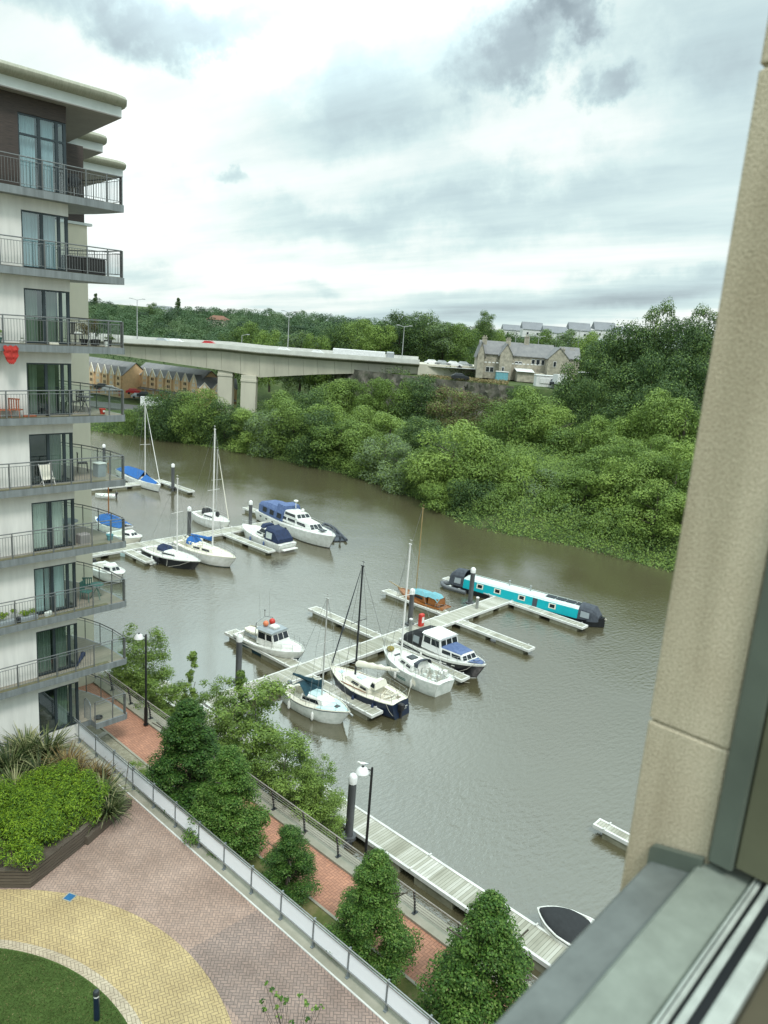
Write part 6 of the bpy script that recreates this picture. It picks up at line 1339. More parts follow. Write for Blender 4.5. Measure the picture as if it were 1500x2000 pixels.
# waterline row, left to right: column, crown top, width (photo px), depth
FRONT = [(222, 822, 60, 154, 'dark', 'first dark waterline tree, just right of the balcony tip'), (262, 806, 70, 153, 'mid', 'rounded waterline tree below the parked white van'), (308, 778, 90, 150, 'dark', 'dark waterline tree with the far mast in front of its left side'),
 (345, 772, 90, 148, 'dark2', 'broad dark waterline tree below the middle terrace'), (392, 768, 95, 146, 'mid', 'tall waterline tree hiding the foot of the lower terrace'), (440, 790, 90, 144, 'dark', 'dark waterline tree under the rear bridge pier'),
 (487, 800, 90, 141, 'mid2', 'waterline tree under the front bridge pier'), (532, 800, 90, 138, 'grey', 'greyish waterline tree just right of the front pier'), (575, 792, 100, 136, 'mid', 'leafy waterline tree left of the bend where the bank comes closer'),
 (622, 806, 100, 133, 'dark', 'dark waterline tree above the big cruiser'), (668, 820, 105, 130, 'mid2', 'waterline tree right of the dark one above the big cruiser'), (712, 838, 105, 127, 'mid', 'low spreading waterline tree midway along the far bank'),
 (756, 850, 100, 122, 'grey', 'pale greyish willow at the waterline midway along the bank'), (800, 872, 100, 116, 'grey', 'small greyish willow leaning to the water left of the tall bright tree'), (842, 880, 95, 112, 'mid', 'small waterline tree at the left foot of the tall bright tree'),
 (893, 835, 150, 110, 'bright', 'tall bright green tree above the small headland'), (948, 868, 130, 107, 'mid', 'round tree right of the tall bright one on the headland'), (880, 935, 100, 105, 'mid2', 'bushy tree low on the headland at the water'),
 (930, 950, 120, 102, 'dark2', 'spreading dark tree low on the headland, its boughs over the water'), (1000, 890, 130, 106, 'bright2', 'leaning light green tree right of the headland'), (985, 950, 100, 101, 'mid', 'bushy tree on the headland slope above the bend'),
 (1060, 920, 110, 104, 'grey', 'greyish tree half smothered by ivy right of the headland'), (1115, 905, 120, 106, 'mid2', 'mid green tree above the ivy slope'), (1180, 885, 120, 104, 'mid', 'leafy tree on the ivy slope above the narrowboat bow'),
 (1240, 880, 110, 101, 'bright', 'light green tree on the ivy slope near the sandy wall'), (1300, 900, 110, 98, 'mid', 'last tree on the ivy slope beside the sandy wall'), (1335, 870, 110, 97, 'bright2', 'light tree partly cut off by the sandy wall edge'),
 (1290, 945, 120, 89, 'mid2', 'bushy tree hanging over the water beside the sandy wall'),
         (1090, 968, 80, 98, 'bush', 'low round bush on the ivy slope nearest the headland'), (1150, 918, 115, 99, 'mid2', 'rounded small tree in the middle of the ivy slope'), (1215, 905, 120, 97, 'bright2', 'light rounded tree in the ivy slope above the water'),
         (1262, 890, 120, 96, 'mid', 'rounded tree in the ivy slope left of the light one at the wall'), (1325, 905, 120, 92, 'bright', 'light tree at the sandy wall just above the water'), (1175, 1010, 70, 93, 'bush', 'low bush hanging over the water above the narrowboat bow'), (1240, 1030, 80, 90, 'bush', 'low bush at the water edge left of the wall')]
MIDR = [(560, 772, 90, 152, 'mid', 'tree behind the waterline row right of the front pier'), (608, 765, 90, 152, 'dark', 'dark tree under the bridge span, left part'), (655, 748, 95, 160, 'mid', 'rounded tree under the middle of the right bridge span'),
 (692, 742, 80, 162, 'mid2', 'narrow tree just left of the brightest crown'), (733, 744, 66, 158, 'bright', 'brightest lime green crown under the end of the bridge'), (775, 748, 90, 160, 'bright2', 'light green crown right of the brightest one'),
 (822, 738, 95, 158, 'dark', 'dark green tree left of the bare rock face'), (700, 800, 100, 138, 'mid', 'round crown in the second row below the brightest tree'), (640, 795, 90, 140, 'bright2', 'light crown in the second row above the big cruiser'),
 (765, 808, 100, 134, 'mid2', 'second row tree left of the rock face foot'), (830, 820, 100, 128, 'dark', 'dark second row tree under the rock face'), (885, 762, 90, 152, 'autumn', 'brownish green tree against the rock face'),
 (960, 778, 90, 148, 'autumn', 'sparse brownish tree below the right end of the rock face'), (1000, 790, 110, 132, 'mid', 'leafy tree right of the rock face foot'), (1045, 768, 120, 138, 'mid', 'large mid green tree below the white lorry'),
 (1090, 800, 110, 130, 'bright', 'light green tree below the parked white van'), (1010, 758, 60, 148, 'dark', 'dark little tree at the foot of the stone house'), (1140, 830, 120, 122, 'mid2', 'broad tree left of the light ones near the dark wood'),
 (1195, 820, 110, 118, 'bright', 'light green tree under the dark wooded slope'), (1250, 808, 90, 118, 'bright2', 'light tree with thin tip before the dark wood'), (1296, 775, 110, 116, 'mid', 'tall light tree before the dark wood near the sandy wall'),
 (1345, 785, 110, 113, 'mid2', 'tree before the dark wood cut by the sandy wall'), (1215, 865, 110, 110, 'mid', 'middle tree on the slope below the light ones'), (1275, 850, 110, 108, 'mid2', 'rounded tree on the slope left of the sandy wall')]
DARK = [(1150, 700, 95, 145, 'dark', 'dark tree at the left edge of the dark wood, next to the white van'), (1185, 668, 100, 148, 'dark', 'dark tree rising behind the left edge of the dark wood'), (1225, 652, 110, 150, 'dark2', 'broad dark tree left of the pointed conifer'),
 (1265, 648, 100, 150, 'dark', 'dark round tree directly left of the pointed conifer'), (1296, 600, 74, 152, 'dark', 'pointed dark conifer rising above the wood'), (1335, 640, 100, 146, 'dark2', 'dark tree between the conifer and the pine'),
 (1380, 608, 84, 150, 'dark', 'pine with a rounded top at the sandy wall edge'), (1385, 660, 100, 144, 'dark', 'dark tree under the pine'), (1160, 755, 90, 138, 'dark2', 'dark tree low at the left of the dark wood'), (1215, 720, 120, 140, 'dark', 'dark tree in the middle of the dark wood'),
 (1280, 710, 120, 138, 'dark2', 'broad dark tree filling the middle of the dark wood'), (1345, 705, 120, 136, 'dark', 'dark tree of the dark wood nearest the sandy wall'), (1220, 775, 110, 132, 'dark', 'dark tree low in the dark wood behind the light tips'), (1300, 760, 120, 130, 'dark2', 'dark low tree behind the tall light tree')]
BACK = [(450, 650, 60, 225, 'dark', 'dark tree behind the bridge left of the short lamp stub'), (490, 640, 70, 228, 'mid', 'tree behind the bridge right of the short lamp stub'), (530, 652, 65, 222, 'bright', 'bright low tree behind the bridge left of the tall lamp'),
 (590, 648, 70, 225, 'grey', 'pale tree behind the bridge right of the tall lamp'), (620, 660, 60, 220, 'bright', 'bright low tree behind the bridge above the white car'), (655, 640, 70, 228, 'dark', 'dark tree behind the bridge left of the lorry'),
 (700, 630, 80, 230, 'mid', 'mid green tree behind the lorry'), (745, 640, 70, 222, 'bright', 'light green tree behind the right end of the lorry'), (785, 616, 85, 226, 'dark', 'tall dark tree behind the lamp right of the lorry'), (830, 622, 85, 228, 'dark2', 'dark tree with an uneven top right of the tallest dark one'),
 (870, 632, 80, 224, 'grey', 'silvery tree behind the queue of cars'), (905, 640, 70, 222, 'mid', 'tree behind the queue of cars nearest the stone house'), (952, 612, 42, 226, 'dark', 'tall single tree against the sky behind the left gable'), (1000, 655, 60, 240, 'dark', 'dark tree behind the stone house roof'),
 (1060, 650, 60, 245, 'mid', 'tree behind the right half of the stone house'), (1110, 645, 60, 240, 'grey', 'thin pale tree behind the right end of the stone house'), (970, 650, 50, 232, 'mid', 'tree just right of the single tall tree behind the left gable'), (1150, 655, 60, 235, 'mid', 'tree between the skyline roofs and the dark wood'), (1085, 665, 50, 235, 'grey', 'small greyish tree behind the tall chimney of the stone house')]
for r in FRONT: tree(*r)
for r in MIDR: tree(*r)
for r in DARK: tree(*r, group='trees of the dark wood on the slope')
for r in BACK: tree(*r, group='trees behind the bridge')
rng = np.random.default_rng(5)
def scatter(name, n, pxr, fsr, size, mats, hz=1.0, clump=.25, seed=3, label='', cat='undergrowth'):
    r = np.random.default_rng(seed); X = r.uniform(68, 175, n*7); Y = r.uniform(10, 170, n*7); D = X*math.sin(YAW)+Y*math.cos(YAW); px = 750+FOC*(X*math.cos(YAW)-Y*math.sin(YAW))/D
    fs = far_side(X, Y); k = (fs > fsr[0]) & (fs < fsr[1]) & (px > pxr[0]) & (px < pxr[1]) & ~((px > 780) & (px < 1110) & (D > 165) & (D < 190)); X, Y, fs = X[k][:n], Y[k][:n], fs[k][:n]
    cl = .5+.5*np.sin(X*clump*2.1+1.3*np.sin(Y*clump*1.7))*np.sin(Y*clump*2.4+X*.3)
    z = land_z(X, Y)+r.uniform(0, 1, len(X))**1.3*hz*(.35+cl*1.3)*np.clip(.35+fs*.3, .35, 1); nr = r.normal(0, .6, (len(X), 3)); nr[:, 2] += .9; nr[:, :2] += np.array([-.5, -.35])
    me = leaf_mesh(name, np.stack([X, Y, z], 1), nr, size, mats, (r.random(len(X)) < .35).astype(int), rng=r); o = bpy.data.objects.new(name, me); C.objects.link(o); return tag(o, label, cat, kind='stuff')
scatter('bank_scrub', 90000, (150, 1480), (-.9, 5), .27, ['leaf_mid', 'leaf_dark'], 2.3, .3, 3, 'tangled green scrub along the foot of the far bank', 'undergrowth')
scatter('ivy_slope', 90000, (980, 1480), (0, 34), .24, ['leaf_bright', 'leaf_mid'], 1.6, .22, 4, 'ivy and brambles covering the slope at the right', 'undergrowth')
scatter('wood_floor', 80000, (300, 1300), (4, 70), .36, ['leaf_dark', 'leaf_mid'], 1.6, .2, 6, 'green undergrowth between the trees of the far bank', 'undergrowth')
r = np.random.default_rng(17); n = 9000; px = r.uniform(815, 1000, n); D = 166+r.uniform(0, 1, n)**1.3*16+1.5*np.sin(px*.09); ok_ = D > np.interp(px, [640, 700, 850, 1000], [184, 184, 172, 166])+1.5; px, D = px[ok_], D[ok_]
ct, st_ = math.cos(YAW), math.sin(YAW); U_ = (px-750-30)/FOC*D; X = D*st_+U_*ct; Y = D*ct-U_*st_; nr = r.normal(0, .6, (len(X), 3)); nr[:, 2] += .5
me = leaf_mesh('dry_grass', np.stack([X, Y, land_z(X, Y)+r.uniform(0, .5, len(X))], 1), nr, .5, ['leaf_straw', 'leaf_autumn'], (r.random(len(X)) < .4).astype(int), aspect=.3, rng=r); o = bpy.data.objects.new('dry_grass', me); C.objects.link(o); tag(o, 'dry straw coloured grass on the bank above the rock face', 'grass', kind='stuff')
# distant hills of woodland: one mass past the road
SIL = ([150, 180, 220, 270, 300, 350, 400, 450, 500, 560, 600, 650, 700, 750, 800, 860, 930, 1000, 1100, 1250, 1500], [578, 582, 590, 594, 602, 592, 597, 602, 600, 606, 604, 612, 616, 622, 618, 626, 634, 650, 652, 660, 680])
bl = []; r = np.random.default_rng(8)
for row, (D, off) in enumerate(((480, 0), (440, 6), (400, 14), (365, 22), (330, 31), (300, 41), (272, 52), (248, 62))):
    px = 60 if D > 260 else 200
    while px < (1260 if row < 6 else 1000):
        px += r.uniform(.55, 1.0)*9*FOC/D; yt = np.interp(px, *SIL)+off+r.normal(0, 3.2)+(5 if row == 0 else 0); c_ = atD(px, yt, D+r.uniform(-12, 12)); cw = r.uniform(3.4, 6.6)
        bl.append((c_.x, c_.y, c_.z-cw*.9, cw, cw, cw)); 
        for q in range(7):
            a_9 = r.uniform(0, 6.28); e_9 = r.uniform(-.5, 1.1); bl.append((c_.x+cw*.8*math.cos(a_9)*math.cos(e_9), c_.y+cw*.8*math.sin(a_9)*math.cos(e_9), c_.z-cw*.9+cw*.8*math.sin(e_9), cw*.38, cw*.38, cw*.34))
bl = np.array(bl); tone = r.choice(3, len(bl)//8, p=[.5, .25, .25]).repeat(8); MI = []; PS = []; NR = []
for k, q in enumerate((150000, 75000, 75000)):
    a_, b_ = cloud(bl[:len(tone)][tone == k], q, r, .06, .0, .16); PS.append(a_); NR.append(b_); MI.append(np.full(q, k))
me = leaf_mesh('distant_woodland', np.concatenate(PS), np.concatenate(NR), .66, ['leaf_hill', 'leaf_hill_dark', 'leaf_hill_pale'], np.concatenate(MI), rng=r); o = bpy.data.objects.new('distant_woodland', me); C.objects.link(o); tag(o, 'wooded hills beyond the bridge reading as one mass', 'woodland', kind='stuff')
for px, yt, w_, lab in ((187, 572, 16, 'bare topped tree on the skyline at the building edge'), (349, 581, 22, 'lone spreading pine on the wooded skyline'), (297, 592, 30, 'flat topped tree on the skyline by the white house')):
    p_ = atD(px, yt, 440); KINDS['pine' if w_ != 30 else 'dark'].place('tree', (p_.x, p_.y, p_.z-13), 13, w_*440/FOC, px, lab, 'tree', 'trees standing out on the skyline')

# hornbeams on the verge between fence and promenade
HB = [TreeKind(70+i, 5.4, 3.0, (170, 120, 64)[i], (56000, 50000, 38000)[i], .074, ['leaf_hornbeam', 'leaf_mid'], 'cone', .06, .07, mix=.14, fill=(.34, .36, .42)[i], lift=.6, droop=.3, big=(.9, 1.0, 1.15)[i]) for i in range(3)]
for i, (X, py, pxl, W_t, rz, lab) in enumerate([(16.3, 1362, 368, 4.3, .3, 'largest clipped hornbeam, nearest the apartment block'), (15.9, 1452, 447, 3.7, 2.2, 'tall hornbeam with pointed top, second from the apartment block'), (16.0, 1610, 568, 2.8, 4.1, 'smallest hornbeam, in the middle of the row'),
        (16.0, 1656, 737, 3.3, 5.0, 'two-tiered hornbeam beyond the smallest one'), (16.2, 1735, 965, 3.9, 1.1, 'hornbeam nearest the window, at the bottom edge')]):
    p_ = atX(pxl, py, X); HB[i % 3].place('hornbeam', (X, p_.y, 3.4), p_.z-3.4+.1, W_t, rz, lab, 'tree', 'hornbeams along the promenade')
# loose willows and alders on the water side of the railing
WL = [TreeKind(80, 5.5, 3.2, 60, 17000, .10, ['leaf_mid', 'leaf_bright'], 'round', .05, .05, mix=.35, fill=.45, droop=.2), TreeKind(81, 6, 3.4, 60, 17000, .11, ['leaf_mid', 'leaf_bright'], 'round', .02, .05, mix=.4, fill=.6, droop=.2), TreeKind(82, 5, 1.3, 30, 5000, .11, ['leaf_bright', 'leaf_mid'], 'tall', .05, .03, mix=.4, fill=.5), TreeKind(83, 3.2, 3.2, 46, 10000, .11, ['leaf_bright', 'leaf_mid'], 'round', .0, .04, mix=.3, fill=.4)]
for px, py, X, w_, k, rz, lab in [(280, 1218, 21.0, 3.0, 0, .5, 'loose light tree behind the first street lamp'), (252, 1300, 20.3, 2.6, 3, 1.0, 'rounded bush at the railing left of the first street lamp'), (318, 1330, 20.6, 2.6, 3, 2., 'low bush at the railing right of the first street lamp'), (374, 1264, 21.0, .95, 2, .2, 'thin spire of a young tree rising above the riverside bushes'),
        (425, 1318, 20.9, 2.3, 0, 1.4, 'riverside tree between the thin spire and the big airy one'), (505, 1322, 21.2, 3.6, 1, 2.2, 'big airy willow in front of the pontoon'), (475, 1300, 21.3, 1.1, 2, 3., 'upright shoot beside the mooring pile of the fishing boat'), (560, 1420, 20.8, 2.6, 1, .9, 'airy willow right of the big one, over the quay pontoon'),
        (622, 1480, 20.9, 1.9, 0, 4., 'riverside tree left of the near mooring pile, taller of two'), (585, 1515, 20.2, 2.3, 3, 2.9, 'bright bushy shrub at the railing left of the near mooring pile'), (640, 1590, 20.6, 1.5, 3, 5., 'small shrub at the foot of the near mooring pile')]:
    p_ = atX(px, py, X); zb_ = 3.2-(X-19.3)*1.0; WL[k].place('riverside_tree' if k != 3 else 'shrub', (X, p_.y, zb_), max(1.2, p_.z-zb_), w_*1.3, rz, lab, 'tree' if k != 3 else 'shrub', 'self-sown trees between quay and water')
# rank grass below the railing
r = np.random.default_rng(12); n = 9000; Y = r.uniform(9, 40, n); X = r.uniform(19.4, 21.4, n)
pos = np.stack([X, Y, 3.25-(X-19.3)*1.25+r.uniform(0, .45, n)], 1); nr = r.normal(0, 1, (n, 3)); nr[:, 2] *= .3
me = leaf_mesh('rank_grass', pos, nr, .32, ['leaf_grey', 'leaf_autumn'], (r.random(n) < .35).astype(int), aspect=.12, rng=r, droop=.6); o = bpy.data.objects.new('rank_grass', me); C.objects.link(o); tag(o, 'rank grass and weeds on the bank below the railing', 'grass', kind='stuff')
# ivy shrub against the fence
WL[3].place('shrub', (15.35, 27.6, 3.3), 1.2, 1.7, 1, 'low dark shrub at the foot of the fence by the gravel', 'shrub')

# ---- timber planter with bamboo mound and phormiums
pl = thing('planter', 'dark timber planter with slatted sides beside the lawn circle', 'planter', (10, 27, PZ))
poly = [(3.0, 28.75), (9.04, 23.28), (11.28, 24.14), (13.62, 25.35), (13.3, 26.1), (11.4, 30.9), (3.0, 31.2)]
mb = MB()
for i in range(5): z0 = PZ+.02+.125*i; mb.prism(poly, z0, z0+.098)
build('slats', mb, 'planter_wood', pl, world=True)
sh2 = lambda k: [(x+(8.8-x)*k, y+(27.5-y)*k) for x, y in poly]
mb = MB(); mb.prism(sh2(.015), PZ, PZ+.60); build('liner', mb, 'soil', pl, world=True)
mb = MB()
for (ax, ay), (bx, by) in zip(poly[:3], poly[1:4]):
    dx, dy = bx-ax, by-ay; l = math.hypot(dx, dy); nx_, ny_ = -dy/l*.17, dx/l*.17
    mb.prism([(ax, ay), (bx, by), (bx+nx_, by+ny_), (ax+nx_, ay+ny_)], PZ+.655, PZ+.70)
build('coping', mb, 'planter_wood', pl, world=True)
mb = MB(); mb.loft([[(11.5, 24.1, PZ), (13.9, 25.2, PZ), (13.82, 25.36, PZ), (11.42, 24.26, PZ)], [(11.5, 24.1, PZ+.34), (13.9, 25.2, PZ+.34), (13.82, 25.36, PZ+.34), (11.42, 24.26, PZ+.34)]], 0, cap=True); build('step_board', mb, 'planter_wood', pl, world=True)
def in_poly(x, y, P):
    c_ = False
    for (ax, ay), (bx, by) in zip(P, P[1:]+P[:1]):
        if (ay > y) != (by > y) and x < (bx-ax)*(y-ay)/(by-ay)+ax: c_ = not c_
    return c_
t = thing('bamboo_mound', 'mound of vivid green low bamboo filling the planter front', 'shrub', (9, 26, PZ+.6))
r = np.random.default_rng(14); bl = []; inner = sh2(.03)
while len(bl) < 190:
    x, y = r.uniform(3, 13.4), r.uniform(23.3, 29.2)
    if in_poly(x, y, inner) and y < 28.6-.15*(x-6) and x < 12.6: bl.append((x-9, y-26, r.uniform(.1, .85)*(1-.0*x), r.uniform(.35, .6), r.uniform(.35, .6), r.uniform(.3, .5)))
pos, nr = cloud(bl, 75000, r, .2, 1.0); me = leaf_mesh('foliage', pos, nr, .125, ['leaf_bamboo', 'leaf_hornbeam'], (r.random(len(pos)) < .12).astype(int), aspect=.26, rng=r, droop=.8); o = bpy.data.objects.new('foliage', me); C.objects.link(o); o.parent = t
mb = MB()
for i in range(60): q = bl[i]; mb.tube((q[0], q[1], -.3), (q[0]+.1, q[1], q[2]+.2), .012, 4)
build('stems', mb, 'leaf_autumn', t)
def strap_clump(seed, n, L_, w_=.045):
    r = np.random.default_rng(seed); V, F = [], []
    for i in range(n):
        a = r.uniform(0, 6.283); el = r.uniform(.55, 1.45); l = L_*r.uniform(.6, 1.1); bend = r.uniform(.2, 1.5); dx, dy = math.cos(a), math.sin(a); nx_, ny_ = -dy*w_*.5, dx*w_*.5; x = r.uniform(0, .18); z = 0; e = el; o_ = len(V); ns = 5
        for k in range(ns+1):
            ww = (1-.9*(k/ns)**2); V += [(x*dx-nx_*ww, x*dy-ny_*ww, z), (x*dx+nx_*ww, x*dy+ny_*ww, z)]; x += math.cos(e)*l/ns; z += math.sin(e)*l/ns; e -= bend/ns*1.35
        F += [(o_+2*k, o_+2*k+1, o_+2*k+3, o_+2*k+2) for k in range(ns)]
    return V, F
SC = []
for i in range(3):
    V, F = strap_clump(90+i, 190, 1.35, .058); me = bpy.data.meshes.new('leaves'); me.from_pydata(V, [], F); SC.append(me)
SM = [SC[0], SC[1], SC[2]]; SC[0].materials.append(M['leaf_strap']); SC[1].materials.append(M['leaf_rust']); SC[2].materials.append(M['leaf_strap'])
for i, (px, py, k, s, lab) in enumerate([(18, 1478, 0, 1.1, 'striped phormium clump at the left edge of the photo'), (52, 1452, 0, 1.25, 'tall striped phormium clump against the white wall'), (92, 1450, 0, 1.2, 'tall striped phormium below the lowest window'), (78, 1490, 2, 1.0, 'striped phormium at the top edge of the bamboo mound'), (128, 1478, 1, 1.0, 'reddish brown phormium nearest the lowest window'),
        (150, 1500, 1, 1.0, 'reddish brown phormium in the middle of the planter top'), (172, 1512, 1, .9, 'rust coloured phormium left of the green gold one'), (200, 1535, 2, 1.05, 'green gold phormium at the right end of the planter'), (190, 1500, 1, .8, 'small rusty phormium by the fence'), (212, 1560, 2, .85, 'low arching phormium at the right tip of the planter'), (30, 1515, 0, .9, 'dark striped phormium left of the bamboo mound')]):
    p_ = at(px, py+12, 5.3); t = thing('phormium', lab, 'plant', (p_.x, p_.y, PZ+.45), i*1.3, 'phormium clumps in the planter'); t.scale = (s, s, s); o = bpy.data.objects.new('leaves', SM[k]); C.objects.link(o); o.parent = t
q_ = np.random.default_rng(31); n = 60000; a_1 = q_.uniform(-.2, 1.9, n); r_1 = 6.9*np.sqrt(q_.uniform(.0, 1, n)); X = 1.9+r_1*np.cos(a_1); Y = 16.95+r_1*np.sin(a_1)
nr = q_.normal(0, .5, (n, 3)); nr[:, 2] += .5; me = leaf_mesh('lawn_grass', np.stack([X, Y, np.full(n, PZ+.035)], 1), nr, .06, ['lawn', 'verge'], (q_.random(n) < .12).astype(int), aspect=.4, rng=q_); o = bpy.data.objects.new('lawn_grass', me); C.objects.link(o); tag(o, 'short mown grass of the round lawn', 'grass', kind='stuff')
# sapling whose top sprays reach into the bottom of the photo
b_ = atD(575, 2040, 13.0); t = thing('sapling', 'thin sapling whose topmost leaves reach into the bottom edge', 'tree', (b_.x, b_.y, PZ)); mb = MB(); mb.tube((0, 0, 0), (0, 0, b_.z-PZ-.2), .05, 6, .03); r = np.random.default_rng(20); bl = []
for px, py in ((518, 1920), (530, 1932), (542, 1942), (548, 1950), (556, 1958), (560, 1952), (540, 1968), (514, 1955), (516, 1972), (586, 1945), (596, 1955), (600, 1962), (618, 1968), (628, 1966), (612, 1974), (545, 1985), (600, 1990), (570, 1995)):
    q = atD(px, py, 13+r.uniform(-.3, .3))-b_; q = Vector((q.x, q.y, q.z+b_.z-PZ)); bl.append((q.x, q.y, q.z, .055, .055, .045)); mb.tube((0, 0, b_.z-PZ-.8), q, .008, 4, .004)
build('trunk', mb, 'bark', t); pos, nr = cloud(bl, 150, r, .3, 1.2); me = leaf_mesh('crown', pos, nr, .075, ['leaf_hornbeam', 'leaf_bright'], (r.random(150) < .3).astype(int), aspect=.8, rng=r); o = bpy.data.objects.new('crown', me); C.objects.link(o); o.parent = t
# ================================================================ SMALL THINGS
def street_lamp(x, y, zt, label):
    t = thing('street_lamp', label, 'street lamp', (x, y, QZ+.1), 0, 'street lamps on the promenade'); h = zt-QZ-.1
    mb = MB(); mb.lathe([(.09, 0), (.09, .9), (.055, 1.0), (.045, h), (.02, h+.04)], n=10); mb.lathe([(.13, 0), (.13, .04), (.09, .05)], n=10); build('post', mb, 'lamp_black', t, smooth=True)
    ax = Vector((-.70, .71, 0)).normalized()*.34; mb = MB(); mb.tube((0, 0, h-.10), (ax.x, ax.y, h-.02), .022, 6); mb.tube((ax.x*1.0, ax.y, h-.06), (ax.x, ax.y, h+.07), .05, 8); mb.tube((0, 0, h-.4), (ax.x*.8, ax.y*.8, h-.06), .012, 5); build('arm', mb, 'lamp_black', t)
    mb = MB(); mb.lathe([(.045, h+.03), (.13, h-.0), (.21, h-.08), (.255, h-.19), (.25, h-.205), (.20, h-.10), (.10, h-.03)], ax.x, ax.y, 16); build('lamp_shade', mb, 'lamp_white', t, smooth=True)
    mb = MB(); mb.lathe([(.02, h-.17), (.16, h-.185), (.17, h-.20), (.02, h-.21)], ax.x, ax.y, 12); build('diffuser', mb, 'gelcoat', t, smooth=True)
a = at(285, 1415, QZ+.1); street_lamp(a.x, a.y, 8.42, 'street lamp on the promenade beside the lowest balconies'); a = atX(727, 1500, 18.5); street_lamp(18.5, a.y, a.z, 'street lamp next to the near mooring pile, a gull on top')
# gull on the near lamp
g_ = thing('gull', 'white gull perched on the shade of the near street lamp', 'bird', (18.5-.24, a.y+.24, a.z+.06), 2.4); mb = MB()
rg = []
for x, w_, zc, h in ((-.20, .012, .10, .012), (-.12, .035, .10, .03), (-.04, .06, .095, .055), (.05, .06, .10, .06), (.11, .035, .125, .045), (.14, .03, .155, .032), (.18, .028, .165, .028), (.205, .012, .16, .012)): rg.append([(x, w_*math.cos(k), zc+h*math.sin(k)) for k in [2*math.pi*q/10 for q in range(10)]])
mb.loft(rg, 0, cap=True); mb.tube((.20, 0, .16), (.25, 0, .15), .008, 5, .003); mb.tube((.0, .02, .05), (.01, .02, 0), .005, 4); mb.tube((.0, -.02, .05), (.01, -.02, 0), .005, 4); build('body', mb, 'gelcoat', g_, smooth=True)
mb = MB()
for s in (-1, 1): mb.loft([[(.06, s*.058, .12), (.05, s*.064, .08)], [(-.08, s*.05, .13), (-.10, s*.055, .085)], [(-.24, s*.012, .115), (-.24, s*.014, .10)]], 0, closed=False)
build('wing', mb, 'grey_roof', g_)
# bollard at the lawn edge, blue plate, drain
b0 = at(189, 1992, PZ); z1 = at(189, 1935, PZ+.9); t = thing('bollard', 'dark bollard at the edge of the lawn circle', 'bollard', (b0.x, b0.y, PZ+.02))
mb = MB(); mb.lathe([(.085, 0), (.085, .78)], n=14); build('post', mb, 'navy', t, smooth=True); mb = MB(); mb.lathe([(.07, .78), (.07, .84), (.09, .85), (.092, .95), (.07, .985), (.02, 1.0)], n=14); build('cap', mb, 'dark_metal', t, smooth=True); mb = MB(); mb.lathe([(.076, .785), (.076, .835)], n=14); build('lens', mb, 'lamp_white', t)
p_ = at(136, 1753, PZ); t = thing('utility_cover', 'small blue utility cover on the edge of the yellow circle', 'cover', (p_.x, p_.y, PZ), .4); mb = MB(); mb.bevbox(-.14, .14, -.14, .14, .009, .032, .01); build('plate', mb, 'blue_plate', t); mb = MB(); mb.box(-.18, .18, -.18, .18, .008, .022); build('surround', mb, 'concrete_kerb', t)
p_ = at(202, 1436, QZ); t = thing('stone_slab', 'pale loose slab on the gravel under the lowest balcony', 'slab', (p_.x-.1, p_.y, QZ), .3); mb = MB(); mb.bevbox(-.3, .3, -.15, .15, 0, .08, .02); build('slab', mb, 'concrete', t)
t = thing('bicycle_stand', 'thin cane leaning on the fence beside the gravel', 'stake', (14.25, 25.9, PZ), 0); mb = MB(); mb.tube((-.4, -.1, 0), (.1, .35, 1.35), .015, 5); build('cane', mb, 'bark', t); t.name = 'garden_cane'

def on(px, py, k): return at(px, py, DK[k])
def metal_chair(loc, rz, m, label, cat='chair'):
    t = thing('garden_chair', label, cat, tuple(loc), rz); mb = MB(); mb.bevbox(-.21, .21, -.21, .21, .43, .46, .01); build('seat', mb, m, t)
    mb = MB()
    for i in range(5): mb.box(-.20+.09*i, -.16+.09*i, .20, .225, .46, .88)
    mb.box(-.22, .22, .195, .23, .86, .91); build('backrest', mb, m, t)
    for x in (-.19, .19):
        for y in (-.19, .19): mb = MB(); mb.tube((x*1.15, y*1.15, 0), (x, y, .44), .014, 5); build('leg', mb, m, t)
    return t
def table(loc, m, label, r=.36, h=.71):
    t = thing('garden_table', label, 'table', tuple(loc)); mb = MB(); mb.lathe([(r, h-.03), (r, h), (.02, h+.002)], n=18); build('tabletop', mb, m, t)
    for a in (0.5, 2.6, 4.7): mb = MB(); mb.tube((.3*math.cos(a), .3*math.sin(a), 0), (-.1*math.cos(a), -.1*math.sin(a), h-.03), .014, 5); build('leg', mb, m, t)
    return t
def potted(loc, pm, leaf, label, r=.15, h=.28, fh=.6, fw=.5, n=260, ls=.09, aspect=.5, seed=1):
    t = thing('potted_plant', label, 'potted plant', tuple(loc)); mb = MB(); mb.lathe([(r*.72, 0), (r, h*.85), (r*1.1, h*.86), (r*1.1, h), (r*.9, h), (r*.85, h*.9)], n=12); build('pot', mb, pm, t, smooth=True)
    if n:
        q = np.random.default_rng(seed); bl_ = [(q.normal(0, fw*.2), q.normal(0, fw*.2), h+fh*q.uniform(.2, .8), fw*.25, fw*.25, fh*.22) for _ in range(9)]; pos_, nr_ = cloud(bl_, n, q, .4); me_ = leaf_mesh('foliage', pos_, nr_, ls, [leaf], aspect=aspect, rng=q); o_ = bpy.data.objects.new('foliage', me_); C.objects.link(o_); o_.parent = t
    return t
def boxy(loc, dx, dy, dz, rz, m, label, name, cat, lid=None):
    t = thing(name, label, cat, tuple(loc), rz); mb = MB(); mb.bevbox(-dx/2, dx/2, -dy/2, dy/2, 0, dz, .03); build('body', mb, m, t)
    if lid: mb = MB(); mb.bevbox(-dx/2-.02, dx/2+.02, -dy/2-.02, dy/2+.02, dz+.002, dz+.05, .015); build('lid', mb, lid, t)
    return t
